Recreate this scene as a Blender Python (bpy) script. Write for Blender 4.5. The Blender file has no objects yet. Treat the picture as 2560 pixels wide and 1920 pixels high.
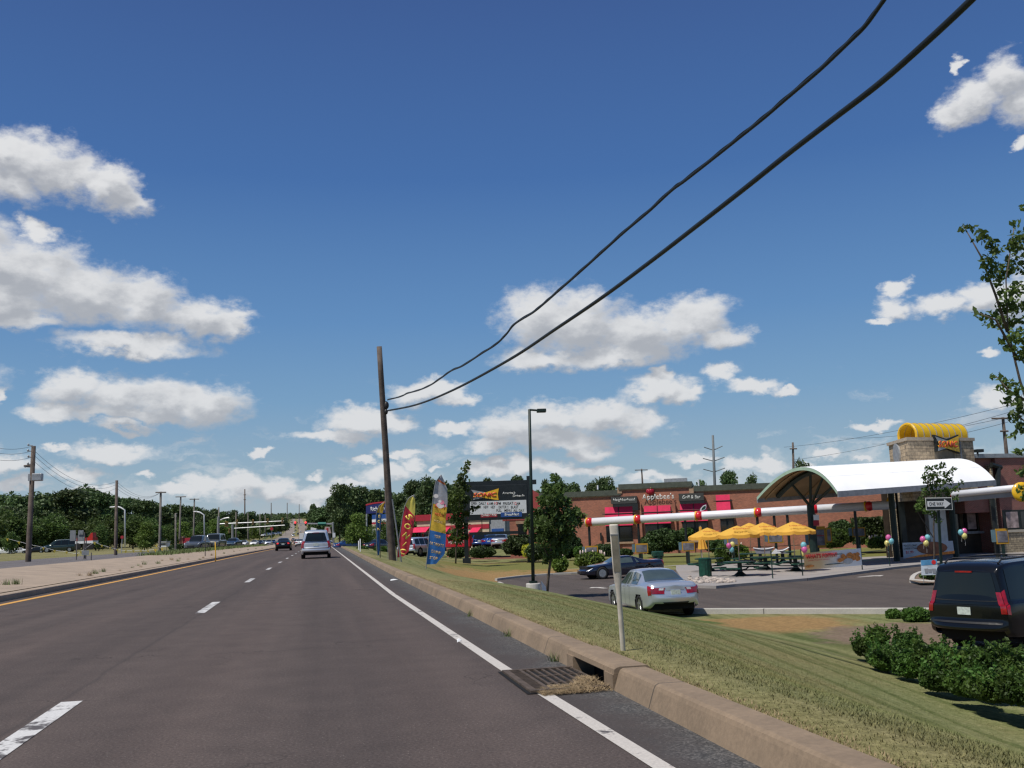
import bpy, bmesh, math, random
import numpy as np
from mathutils import Vector, Matrix
R = math.radians
random.seed(7)
rng = np.random.default_rng(11)
scn = bpy.context.scene
COL = scn.collection
# ---------------------------------------------------------------- camera
F = 2440.0; CX, CY = 1280.0, 960.0; H = 1.12; RHO = R(2.0)
PITCH = R(8.6941); YAW = R(11.2351)
fw = Vector((math.sin(YAW)*math.cos(PITCH), math.cos(YAW)*math.cos(PITCH), math.sin(PITCH)))
r0 = Vector((math.cos(YAW), -math.sin(YAW), 0)); u0 = r0.cross(fw)
rt = r0*math.cos(RHO)-u0*math.sin(RHO); up = u0*math.cos(RHO)+r0*math.sin(RHO)
EYE = Vector((0, 0, H))
cam = bpy.data.cameras.new('camera'); co = bpy.data.objects.new('camera', cam); COL.objects.link(co)
cam.sensor_width = 36; cam.lens = F/2560*36; cam.clip_start = .1; cam.clip_end = 20000
m = Matrix((rt, up, -fw)).transposed().to_4x4(); m.translation = EYE; co.matrix_world = m
scn.camera = co
def ray(px, py): return fw+rt*((px-CX)/F)-up*((py-CY)/F)
def W(px, py, D): return EYE+ray(px, py)*D
def G(px, py, z=0.):
    d = ray(px, py); return EYE+d*((z-H)/d.z)
def zat(x, y, py):
    a = Vector((x, y, 0))-EYE; k = (CY-py)/F
    # (a.up+z up.z) = k (a.fw+z fw.z)
    return (k*a.dot(fw)-a.dot(up))/(up.z-k*fw.z)
def smooth(t):
    t = min(1., max(0., t)); return t*t*(3-2*t)
def interp(x, xs, ys): return float(np.interp(x, xs, ys))
# ---------------------------------------------------------------- terrain
HY = [0, 300, 350, 500, 700, 950, 1190, 1500, 1800, 2200, 2500, 2800, 4000, 9000]
HZ = [0, 0, .1, 1.2, 4.0, 8.6, 14.3, 23, 32, 46, 55, 57, 40, 20]
def hill(y): return interp(y, HY, HZ)
def bend(y): return 0. if y < 150 else -(y-150)*(y-150)/((y-150)+500)*.0262
def xwhite(y): return interp(y, [0, 4.6, 8.3, 20, 115, 400], [1.66, 1.58, 1.50, 1.40, 1.56, 1.9])+bend(y)
def xdash(y): return interp(y, [0, 7, 19, 31, 44, 118, 400], [-1.72, -1.80, -1.99, -2.10, -2.17, -2.30, -2.3])+bend(y)
def xyel(y): return interp(y, [0, 22, 38, 80, 147, 400], [-6.6, -6.62, -6.62, -6.9, -7.1, -7.1])+bend(y)
def xcurb(y): return interp(y, [0, 4.5, 15, 27, 88, 200, 400], [2.0, 2.01, 2.06, 2.08, 2.46, 3.0, 3.2])+bend(y)
XTY = [0, 8, 11, 15, 20, 27, 33, 45, 60, 80, 120, 300]
XTX = [8, 8, 8.7, 10.1, 11.6, 12, 9.6, 9.0, 10.3, 13, 14, 16]
def zfloor(x, y): return -1.72+.37*smooth((y-60)/16)+1.0*smooth((y-105)/110)+.35*smooth((y-250)/60)
def gz(x, y):
    xc = xcurb(y)+.28; b = bend(y)
    h = hill(y)
    if x > xc:
        t = (x-xc-.35)/(interp(y, XTY, XTX)-xc-.35)
        t = max(0., min(1., t)); t = .55*t+.45*smooth(t)
        return h+.13+(zfloor(x, y)-.13)*t
    xl = xyel(y)-.75
    if x < xl:
        d = xl-x
        far = .35+.65*(1-smooth((y-150)/120))
        z = .13+far*(.30*smooth(d/4.5)+.25*smooth((d-13)/25))
        return h+z
    return h-.5
# ---------------------------------------------------------------- materials
MATS = {}
def nmat(name):
    m = bpy.data.materials.new(name); m.use_nodes = True
    nt = m.node_tree; b = nt.nodes['Principled BSDF']; MATS[name] = m
    return m, nt, b
def N(nt, t, **kw):
    n = nt.nodes.new(t)
    for k, v in kw.items():
        if k[0] == 'i' and k[1:].isdigit(): n.inputs[int(k[1:])].default_value = v
        else: setattr(n, k, v)
    return n
def L(nt, a, b): nt.links.new(a, b)
def ramp(nt, src, stops):
    n = N(nt, 'ShaderNodeValToRGB'); e = n.color_ramp.elements
    while len(e) < len(stops): e.new(.5)
    for i, (p, c) in enumerate(stops):
        e[i].position = p; e[i].color = (c[0], c[1], c[2], 1)
    L(nt, src, n.inputs[0]); return n.outputs[0]
def noise(nt, scale, detail=4, vec=None, rough=.55, dim='3D'):
    n = N(nt, 'ShaderNodeTexNoise'); n.inputs['Scale'].default_value = scale; n.inputs['Detail'].default_value = detail
    n.inputs['Roughness'].default_value = rough
    if vec is not None: L(nt, vec, n.inputs['Vector'])
    return n.outputs['Fac']
def mixc(nt, fac, a, b, mode='MIX'):
    n = N(nt, 'ShaderNodeMix'); n.data_type = 'RGBA'; n.blend_type = mode
    for s, v in ((0, fac), (6, a), (7, b)):
        if isinstance(v, (int, float)): n.inputs[s].default_value = v
        elif isinstance(v, tuple): n.inputs[s].default_value = (v[0], v[1], v[2], 1)
        else: L(nt, v, n.inputs[s])
    return n.outputs[2]
def mth(nt, op, a, b=None, c=None, clamp=False):
    n = N(nt, 'ShaderNodeMath'); n.operation = op; n.use_clamp = clamp
    for i, v in enumerate((a, b, c)):
        if v is None: continue
        if isinstance(v, (int, float)): n.inputs[i].default_value = v
        else: L(nt, v, n.inputs[i])
    return n.outputs[0]
def pos(nt): return N(nt, 'ShaderNodeNewGeometry').outputs['Position']
def objc(nt): return N(nt, 'ShaderNodeTexCoord').outputs['Object']
def mapping(nt, v, scale=(1, 1, 1), loc=(0, 0, 0), rot=(0, 0, 0)):
    n = N(nt, 'ShaderNodeMapping'); n.inputs['Scale'].default_value = scale; n.inputs['Location'].default_value = loc
    n.inputs['Rotation'].default_value = rot; L(nt, v, n.inputs['Vector']); return n.outputs[0]
def bump(nt, b, h, s=.3, d=.02):
    n = N(nt, 'ShaderNodeBump'); n.inputs['Strength'].default_value = s; n.inputs['Distance'].default_value = d
    L(nt, h, n.inputs['Height']); L(nt, n.outputs[0], b.inputs['Normal'])
def mat(name, c, rough=.6, var=.18, scale=3., metal=0., spec=.4, coat=0., bmp=0., emit=None, es=1., detail=5):
    if name in MATS: return MATS[name]
    m, nt, b = nmat(name)
    f = noise(nt, scale, detail, objc(nt))
    lo = tuple(max(0, x*(1-var)) for x in c); hi = tuple(min(1, x*(1+var)) for x in c)
    L(nt, ramp(nt, f, [(.3, lo), (.7, hi)]), b.inputs['Base Color'])
    b.inputs['Roughness'].default_value = rough; b.inputs['Metallic'].default_value = metal
    b.inputs['Specular IOR Level'].default_value = spec; b.inputs['Coat Weight'].default_value = coat
    b.inputs['Coat Roughness'].default_value = .06
    if bmp: bump(nt, b, noise(nt, scale*6, 4, objc(nt)), bmp)
    if emit: b.inputs['Emission Color'].default_value = (*emit, 1); b.inputs['Emission Strength'].default_value = es
    return m
def paint(name, c, metal=.5, rough=.32, var=.04): return mat('paint_'+name, c, rough, var, 1.5, metal, .5, 1.)
# ---------------------------------------------------------------- mesh builder
class MB:
    def __init__(s): s.v = []; s.f = []; s.mi = []; s.m = 0
    def add(s, vs, fs):
        o = len(s.v); s.v += [tuple(p) for p in vs]; s.f += [tuple(i+o for i in f) for f in fs]; s.mi += [s.m]*len(fs); return s
    def quad(s, a, b, c, d): return s.add([a, b, c, d], [(0, 1, 2, 3)])
    def poly(s, ps): return s.add(ps, [tuple(range(len(ps)))])
    def box(s, a, b):
        x0, y0, z0 = a; x1, y1, z1 = b
        return s.add([(x0, y0, z0), (x1, y0, z0), (x1, y1, z0), (x0, y1, z0), (x0, y0, z1), (x1, y0, z1), (x1, y1, z1), (x0, y1, z1)],
                     [(0, 3, 2, 1), (4, 5, 6, 7), (0, 1, 5, 4), (1, 2, 6, 5), (2, 3, 7, 6), (3, 0, 4, 7)])
    def obox(s, o, ax, ay, az):
        o, ax, ay, az = map(Vector, (o, ax, ay, az))
        p = [o, o+ax, o+ax+ay, o+ay]; p += [q+az for q in p]
        return s.add(p, [(0, 3, 2, 1), (4, 5, 6, 7), (0, 1, 5, 4), (1, 2, 6, 5), (2, 3, 7, 6), (3, 0, 4, 7)])
    def tube(s, pts, rad, n=8, cap=True):
        pts = [Vector(p) for p in pts]; rs = rad if hasattr(rad, '__len__') else [rad]*len(pts)
        vs = []; fs = []; ref = None
        for i, p in enumerate(pts):
            d = (pts[min(i+1, len(pts)-1)]-pts[max(i-1, 0)]).normalized()
            if ref is None: ref = Vector((0, 0, 1)) if abs(d.z) < .9 else Vector((1, 0, 0))
            a = d.cross(ref).normalized(); b = d.cross(a).normalized()
            for k in range(n):
                t = 2*math.pi*k/n; vs.append(p+(a*math.cos(t)+b*math.sin(t))*rs[i])
        for i in range(len(pts)-1):
            for k in range(n):
                fs.append((i*n+k, i*n+(k+1) % n, (i+1)*n+(k+1) % n, (i+1)*n+k))
        if cap: fs += [tuple(range(n))[::-1], tuple((len(pts)-1)*n+k for k in range(n))]
        return s.add(vs, fs)
    def lathe(s, o, prof, n=16, axis=(0, 0, 1), squash=1.):
        o = Vector(o); ax = Vector(axis).normalized(); ref = Vector((1, 0, 0)) if abs(ax.x) < .9 else Vector((0, 1, 0))
        a = ax.cross(ref).normalized(); b = ax.cross(a).normalized(); vs = []; fs = []
        for (r_, h_) in prof:
            for k in range(n):
                t = 2*math.pi*k/n; vs.append(o+ax*h_+(a*math.cos(t)+b*math.sin(t)*squash)*r_)
        for i in range(len(prof)-1):
            for k in range(n): fs.append((i*n+k, i*n+(k+1) % n, (i+1)*n+(k+1) % n, (i+1)*n+k))
        fs += [tuple(range(n))[::-1], tuple((len(prof)-1)*n+k for k in range(n))]
        return s.add(vs, fs)
    def ball(s, o, rx, ry=None, rz=None, n=12, k=8):
        ry = ry or rx; rz = rz or rx; vs = []; fs = []
        for i in range(k+1):
            a = math.pi*i/k
            for j in range(n):
                t = 2*math.pi*j/n; vs.append((o[0]+rx*math.sin(a)*math.cos(t), o[1]+ry*math.sin(a)*math.sin(t), o[2]-rz*math.cos(a)))
        for i in range(k):
            for j in range(n): fs.append((i*n+j, i*n+(j+1) % n, (i+1)*n+(j+1) % n, (i+1)*n+j))
        return s.add(vs, fs)
    def grid(s, P, nu, nv, flip=False):
        vs = [P(i/nu, j/nv) for i in range(nu+1) for j in range(nv+1)]; w = nv+1; fs = []
        for i in range(nu):
            for j in range(nv):
                q = (i*w+j, (i+1)*w+j, (i+1)*w+j+1, i*w+j+1); fs.append(q[::-1] if flip else q)
        return s.add(vs, fs)
    def build(s, name, mats, parent=None, smooth=False, world=True, bevel=0.):
        if not isinstance(mats, (list, tuple)): mats = [mats]
        me = bpy.data.meshes.new(name); me.from_pydata(s.v, [], s.f)
        for m_ in mats: me.materials.append(m_)
        if len(mats) > 1: me.polygons.foreach_set('material_index', s.mi)
        if smooth: me.polygons.foreach_set('use_smooth', [True]*len(s.f))
        me.update()
        o = bpy.data.objects.new(name, me); COL.objects.link(o)
        if bevel:
            bv = o.modifiers.new('b', 'BEVEL'); bv.width = bevel; bv.segments = 2; bv.limit_method = 'ANGLE'
        if parent is not None: attach(o, parent, world)
        return o
def wmat(o):
    M = o.matrix_basis.copy(); p = o.parent
    if p is None: return M
    return wmat(p) @ o.matrix_parent_inverse @ M
def attach(o, parent, world=True):
    o.parent = parent
    if world: o.matrix_parent_inverse = wmat(parent).inverted()
def tag(o, label=None, cat=None, group=None, kind=None):
    if label: o['label'] = label
    if cat: o['category'] = cat
    if group: o['group'] = group
    if kind: o['kind'] = kind
    return o
def thing(name, label, cat, loc=(0, 0, 0), rz=0., group=None, rx=0.):
    o = bpy.data.objects.new(name, None); COL.objects.link(o); o.location = loc; o.rotation_euler = (rx, 0, rz)
    o.empty_display_size = .2
    return tag(o, label, cat, group)
def copy_tree(o, parent=None):
    c = o.copy(); COL.objects.link(c)
    if parent is not None: c.parent = parent
    for ch in list(o.children): copy_tree(ch, c)
    return c
def npmesh(name, V, Fc, mats, parent=None, world=True, smooth=False, mi=None):
    me = bpy.data.meshes.new(name); nv = len(V); nf, k = Fc.shape
    me.vertices.add(nv); me.vertices.foreach_set('co', np.asarray(V, dtype=np.float32).ravel())
    me.loops.add(nf*k); me.loops.foreach_set('vertex_index', Fc.astype(np.int32).ravel())
    me.polygons.add(nf); me.polygons.foreach_set('loop_start', np.arange(0, nf*k, k, dtype=np.int32))
    me.polygons.foreach_set('loop_total', np.full(nf, k, dtype=np.int32))
    if not isinstance(mats, (list, tuple)): mats = [mats]
    for m_ in mats: me.materials.append(m_)
    if mi is not None: me.polygons.foreach_set('material_index', mi.astype(np.int32))
    if smooth: me.polygons.foreach_set('use_smooth', np.ones(nf, dtype=bool))
    me.update(calc_edges=True); me.validate()
    o = bpy.data.objects.new(name, me); COL.objects.link(o)
    if parent is not None: attach(o, parent, world)
    return o
# frames and lettering
class Frame:
    """a vertical or tilted plane in the world: origin, right, up, normal towards the viewer's side"""
    def __init__(s, O, Rv, Uv): s.O = Vector(O); s.R = Vector(Rv).normalized(); s.U = Vector(Uv).normalized(); s.N = s.R.cross(s.U).normalized()
    def p(s, x, y, d=0.): return s.O+s.R*x+s.U*y+s.N*d
    def hit(s, px, py):
        d = ray(px, py); t = (s.O-EYE).dot(s.N)/d.dot(s.N); q = EYE+d*t-s.O; return q.dot(s.R), q.dot(s.U)
    def box(s, mb, x0, x1, y0, y1, d0, d1): mb.obox(s.p(x0, y0, d0), s.R*(x1-x0), s.U*(y1-y0), s.N*(d1-d0)); return mb
    def pbox(s, mb, xa, ya, xb, yb, d0, d1):
        a = s.hit(xa, ya); b = s.hit(xb, yb); return s.box(mb, min(a[0], b[0]), max(a[0], b[0]), min(a[1], b[1]), max(a[1], b[1]), d0, d1)
    def shape(s, mb, pts, d): mb.poly([s.p(x, y, d) for x, y in pts]); return mb
    def prism(s, mb, pts, d0, d1):
        n = len(pts); mb.add([s.p(x, y, d1) for x, y in pts]+[s.p(x, y, d0) for x, y in pts],
            [tuple(range(n)), tuple(range(2*n-1, n-1, -1))]+[(i, i+n, (i+1) % n+n, (i+1) % n) for i in range(n)]); return mb
    def mat(s, x, y, d): 
        M = Matrix((s.R, s.U, s.N)).transposed().to_4x4(); M.translation = s.p(x, y, d); return M
def facing(px0, px1, py, D0, D1=None):
    """vertical frame through two points of the world, origin at the first"""
    A = W(px0, py, D0); B = W(px1, py, D1 or D0); B.z = A.z
    return Frame(A, B-A, (0, 0, 1))
def text(name, s, fr, x, y, d, h, m_, parent, width=None, bold=0., shear=0., align='CENTER', ext=.004, extra=None):
    cu = bpy.data.curves.new(name, 'FONT'); cu.body = s; cu.size = 1.; cu.extrude = 0; cu.offset = bold; cu.shear = shear
    cu.align_x = align; cu.align_y = 'CENTER'; cu.resolution_u = 3
    o = bpy.data.objects.new(name, cu); COL.objects.link(o)
    dg = bpy.context.evaluated_depsgraph_get(); me = bpy.data.meshes.new_from_object(o.evaluated_get(dg))
    bpy.data.objects.remove(o); bpy.data.curves.remove(cu)
    xs = [v.co.x for v in me.vertices]; ys = [v.co.y for v in me.vertices]
    hh = max(ys)-min(ys); sx = sy = h/hh
    if width: sx = width/(max(xs)-min(xs))
    cy = (max(ys)+min(ys))/2
    M = fr.mat(x, y, d) @ Matrix.Diagonal((sx, sy, 1, 1)) @ Matrix.Translation((0, -cy, 0))
    me.transform(M); me.materials.clear(); me.materials.append(m_)
    me.name = name
    ob = bpy.data.objects.new(name, me); COL.objects.link(ob)
    if ext:
        so = ob.modifiers.new('s', 'SOLIDIFY'); so.thickness = ext; so.offset = 0
    if parent is not None: attach(ob, parent)
    return ob
# ---------------------------------------------------------------- light
SUN_EL = R(60)
tosun_h = (-r0*math.cos(R(40))-Vector((math.sin(YAW), math.cos(YAW), 0))*math.sin(R(40))).normalized()
tosun = tosun_h*math.cos(SUN_EL)+Vector((0, 0, math.sin(SUN_EL)))
sl = bpy.data.lights.new('sun', 'SUN'); sl.energy = 4.5; sl.angle = R(.53); sl.color = (1, .95, .87)
so = bpy.data.objects.new('sun', sl); COL.objects.link(so); so.rotation_euler = tosun.to_track_quat('Z', 'Y').to_euler()
w = bpy.data.worlds.new('World'); scn.world = w; w.use_nodes = True; nt = w.node_tree
bg = nt.nodes['Background']
sky = N(nt, 'ShaderNodeTexSky'); sky.sky_type = 'NISHITA'; sky.sun_disc = False; sky.sun_elevation = SUN_EL
sky.sun_rotation = math.atan2(tosun.x, tosun.y); sky.air_density = 1.0; sky.dust_density = .6; sky.ozone_density = 2.2
geo = N(nt, 'ShaderNodeTexCoord'); sep = N(nt, 'ShaderNodeSeparateXYZ'); L(nt, geo.outputs['Generated'], sep.inputs[0])
az = mth(nt, 'ARCTAN2', sep.outputs[0], sep.outputs[1]); el = mth(nt, 'ARCSINE', sep.outputs[2])
comb = N(nt, 'ShaderNodeCombineXYZ'); L(nt, az, comb.inputs[0]); L(nt, el, comb.inputs[1])
# cumulus puffs: position and size of each, in degrees of azimuth and elevation (derived from where they stand in the sky)
PUFF = [(70,350,110,60),(20,390,95,48),(140,375,70,45),(235,395,60,45),(272,425,42,38),(70,492,36,26),(0,330,50,45),
(60,585,130,75),(0,640,110,62),(180,640,130,60),(310,655,95,58),(430,690,105,42),(505,695,42,26),(285,748,145,26),(40,690,90,25),(0,560,60,40),
(155,835,62,42),(250,855,85,45),(350,858,80,45),(450,868,92,46),(125,885,55,24),(280,895,150,18),(265,922,62,13),
(240,972,98,22),(25,1000,62,24),(122,966,26,9),(165,1022,58,18),(35,1046,48,14),(322,1032,26,9),(0,843,16,22),(200,1050,60,12),
(1165,690,92,62),(1250,700,110,66),(1380,722,125,52),(1495,690,78,52),(1560,728,60,28),(1175,775,95,26),(1330,768,155,30),
(915,848,75,26),(955,832,38,20),(985,858,35,16),(790,908,95,27),(715,940,92,17),(865,905,45,20),(975,926,42,15),
(1100,925,82,45),(1185,905,70,32),(1300,902,90,38),(1372,915,52,26),(1055,965,58,18),(1270,970,58,17),(1190,948,130,26),
(1428,842,68,30),(1390,858,45,18),(1478,852,40,20),(1428,812,24,16),(1550,812,34,20),(1620,838,62,18),(1690,850,24,8),
(2095,212,60,42),(2175,165,60,52),(2060,240,50,34),(2210,215,50,45),(2065,135,11,20),(2205,300,18,18),
(1945,615,30,20),(1940,662,42,26),(1905,690,32,10),(2040,660,58,24),(2125,648,55,34),(2185,650,70,48),
(2150,862,52,26),(2215,872,50,30),(2132,760,24,11),(1888,913,46,10),
(390,1062,52,16),(440,1052,38,24),(510,1055,60,30),(525,1038,28,24),(590,1062,55,28),(650,1078,40,20),(682,1025,22,9),(715,1062,50,22),(690,1075,40,18),
(830,1022,62,22),(885,1000,34,16),(865,975,62,10),(785,990,36,8),(950,1000,20,7),(760,1040,30,12),
(1060,1012,60,18),(1130,1008,55,22),(1205,1016,62,18),(1290,1012,50,12),(1590,1002,40,18),(1650,1000,38,16),(1795,978,30,16),(1500,990,46,10),(1730,1000,30,10),(1400,1030,60,14),(1880,985,30,9),
(570,972,20,9),
(-120,520,140,70),(-200,800,170,50),(2330,560,120,60),(2400,860,140,40),(2300,1020,60,22)]
K = 2560/2212.
blobs = []
for (cx, cy, rx, ry) in PUFF:
    d = ray(cx*K, cy*K).normalized(); ce = math.cos(math.asin(d.z)); rr = ray(cx*K, cy*K).length
    blobs.append((math.atan2(d.x, d.y), math.asin(d.z), rx*K/F/rr/ce*1.02, ry*K/F/rr*1.04))
def field(name, bl):
  gp = bpy.data.node_groups.new(name, 'ShaderNodeTree')
  gp.interface.new_socket('P', in_out='INPUT', socket_type='NodeSocketVector'); gp.interface.new_socket('M', in_out='OUTPUT', socket_type='NodeSocketFloat')
  gi = gp.nodes.new('NodeGroupInput'); go = gp.nodes.new('NodeGroupOutput')
  prev = None
  for (a, e, ra, re) in bl:
      v = gp.nodes.new('ShaderNodeVectorMath'); v.operation = 'MULTIPLY_ADD'; gp.links.new(gi.outputs[0], v.inputs[0])
      v.inputs[1].default_value = (1/ra, 1/re, 0); v.inputs[2].default_value = (-a/ra, -e/re, 0)
      l = gp.nodes.new('ShaderNodeVectorMath'); l.operation = 'LENGTH'; gp.links.new(v.outputs[0], l.inputs[0])
      if prev is None: prev = l.outputs['Value']; continue
      mn = gp.nodes.new('ShaderNodeMath'); mn.operation = 'SMOOTH_MIN'; gp.links.new(prev, mn.inputs[0]); gp.links.new(l.outputs['Value'], mn.inputs[1]); mn.inputs[2].default_value = .25
      prev = mn.outputs[0]
  gp.links.new(prev, go.inputs[0])
  return gp
gpa = field('cumulus_field', blobs)
gpb = field('cumulus_mass', [q for q in blobs if q[2]*q[3] > .00022])
def wnoise(scale, detail, rough=.6):
    mp = N(nt, 'ShaderNodeMapping'); mp.inputs['Scale'].default_value = (1, 1.6, 1); L(nt, comb.outputs[0], mp.inputs['Vector'])
    n = N(nt, 'ShaderNodeTexNoise'); n.inputs['Scale'].default_value = scale; n.inputs['Detail'].default_value = detail; n.inputs['Roughness'].default_value = rough
    L(nt, mp.outputs[0], n.inputs['Vector']); return n
def vm(op, a, b):
    n = N(nt, 'ShaderNodeVectorMath'); n.operation = op
    for i, v in enumerate((a, b)):
        if isinstance(v, tuple): n.inputs[i].default_value = v
        else: L(nt, v, n.inputs[i])
    return n.outputs[0]
n1 = wnoise(16, 3); n2 = wnoise(60, 6, .62)
w1 = vm('MULTIPLY', vm('SUBTRACT', n1.outputs['Color'], (.5, .5, .5)), (.052, .036, 0))
w2 = vm('MULTIPLY', vm('SUBTRACT', n2.outputs['Color'], (.5, .5, .5)), (.024, .018, 0))
P1 = vm('ADD', vm('ADD', comb.outputs[0], w1), w2)
P2 = vm('ADD', P1, (-.006, .016, 0))
g1 = N(nt, 'ShaderNodeGroup'); g1.node_tree = gpa; L(nt, P1, g1.inputs[0])
g2 = N(nt, 'ShaderNodeGroup'); g2.node_tree = gpb; L(nt, P2, g2.inputs[0])
n3 = wnoise(48, 9, .66)
d1 = mth(nt, 'MULTIPLY_ADD', mth(nt, 'SUBTRACT', n3.outputs['Fac'], .5), 1.1, g1.outputs[0])
mr = N(nt, 'ShaderNodeMapRange'); mr.interpolation_type = 'SMOOTHSTEP'; L(nt, d1, mr.inputs[0])
mr.inputs[1].default_value = 1.27; mr.inputs[2].default_value = .52; mr.inputs[3].default_value = 0; mr.inputs[4].default_value = 1
dens = mr.outputs[0]
# thin small cloud scattered low over the horizon
lowm = N(nt, 'ShaderNodeMapping'); lowm.inputs['Scale'].default_value = (1, 2.8, 1); L(nt, P1, lowm.inputs['Vector'])
ln_ = N(nt, 'ShaderNodeTexNoise'); ln_.inputs['Scale'].default_value = 13; ln_.inputs['Detail'].default_value = 8; ln_.inputs['Roughness'].default_value = .6; L(nt, lowm.outputs[0], ln_.inputs['Vector'])
ew = ramp(nt, el, [(.0, (1, 1, 1)), (.05, (.9, .9, .9)), (.11, (.35, .35, .35)), (.17, (0, 0, 0))])
lo_ = N(nt, 'ShaderNodeMapRange'); lo_.interpolation_type = 'SMOOTHSTEP'; L(nt, mth(nt, 'ADD', ln_.outputs['Fac'], mth(nt, 'MULTIPLY', ew, .16)), lo_.inputs[0]); lo_.inputs[1].default_value = .60; lo_.inputs[2].default_value = .78
dens = mth(nt, 'MAXIMUM', dens, mth(nt, 'MULTIPLY', lo_.outputs[0], mth(nt, 'MULTIPLY', mth(nt, 'MINIMUM', mth(nt, 'MULTIPLY', ew, 4.), 1.), .5)))
# light: thick cloud above a point shades it
n4 = wnoise(24, 7, .6)
sh = mth(nt, 'SUBTRACT', g2.outputs[0], mth(nt, 'MULTIPLY', g1.outputs[0], .45))
sh = mth(nt, 'MULTIPLY_ADD', mth(nt, 'SUBTRACT', n4.outputs['Fac'], .5), 2.0, sh)
mr2 = N(nt, 'ShaderNodeMapRange'); mr2.interpolation_type = 'SMOOTHSTEP'; L(nt, sh, mr2.inputs[0])
mr2.inputs[1].default_value = -.15; mr2.inputs[2].default_value = 1.0; mr2.inputs[3].default_value = 0; mr2.inputs[4].default_value = 1
ccol = mixc(nt, mr2.outputs[0], (.40, .42, .46), (.76, .765, .775))
# haze towards the horizon
hz = N(nt, 'ShaderNodeMapRange'); L(nt, el, hz.inputs[0]); hz.inputs[1].default_value = 0; hz.inputs[2].default_value = .30; hz.inputs[3].default_value = .30; hz.inputs[4].default_value = 0
skyc = mixc(nt, 1., sky.outputs[0], (.082, .098, .112), 'MULTIPLY')
grad = N(nt, 'ShaderNodeMapRange'); L(nt, el, grad.inputs[0]); grad.inputs[1].default_value = 0.; grad.inputs[2].default_value = .62; grad.inputs[3].default_value = 0; grad.inputs[4].default_value = 1
skyg = ramp(nt, grad.outputs[0], [(0., (.44, .50, .55)), (.10, (.30, .42, .52)), (.22, (.185, .34, .53)), (.35, (.118, .26, .50)), (.58, (.058, .153, .39)), (.85, (.046, .105, .295)), (1., (.042, .092, .25))])
skyc = mixc(nt, .9, skyc, skyg)
ccol = mixc(nt, hz.outputs[0], ccol, (.50, .55, .60))
full = mixc(nt, mth(nt, 'MULTIPLY', dens, .97), skyc, ccol)
L(nt, full, bg.inputs[0]); bg.inputs[1].default_value = 1.0
scn.view_settings.view_transform = 'Standard'; scn.view_settings.look = 'None'; scn.view_settings.exposure = 0
w.cycles.sampling_method = 'NONE'

scn.cycles.filter_width = 1.35
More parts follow.
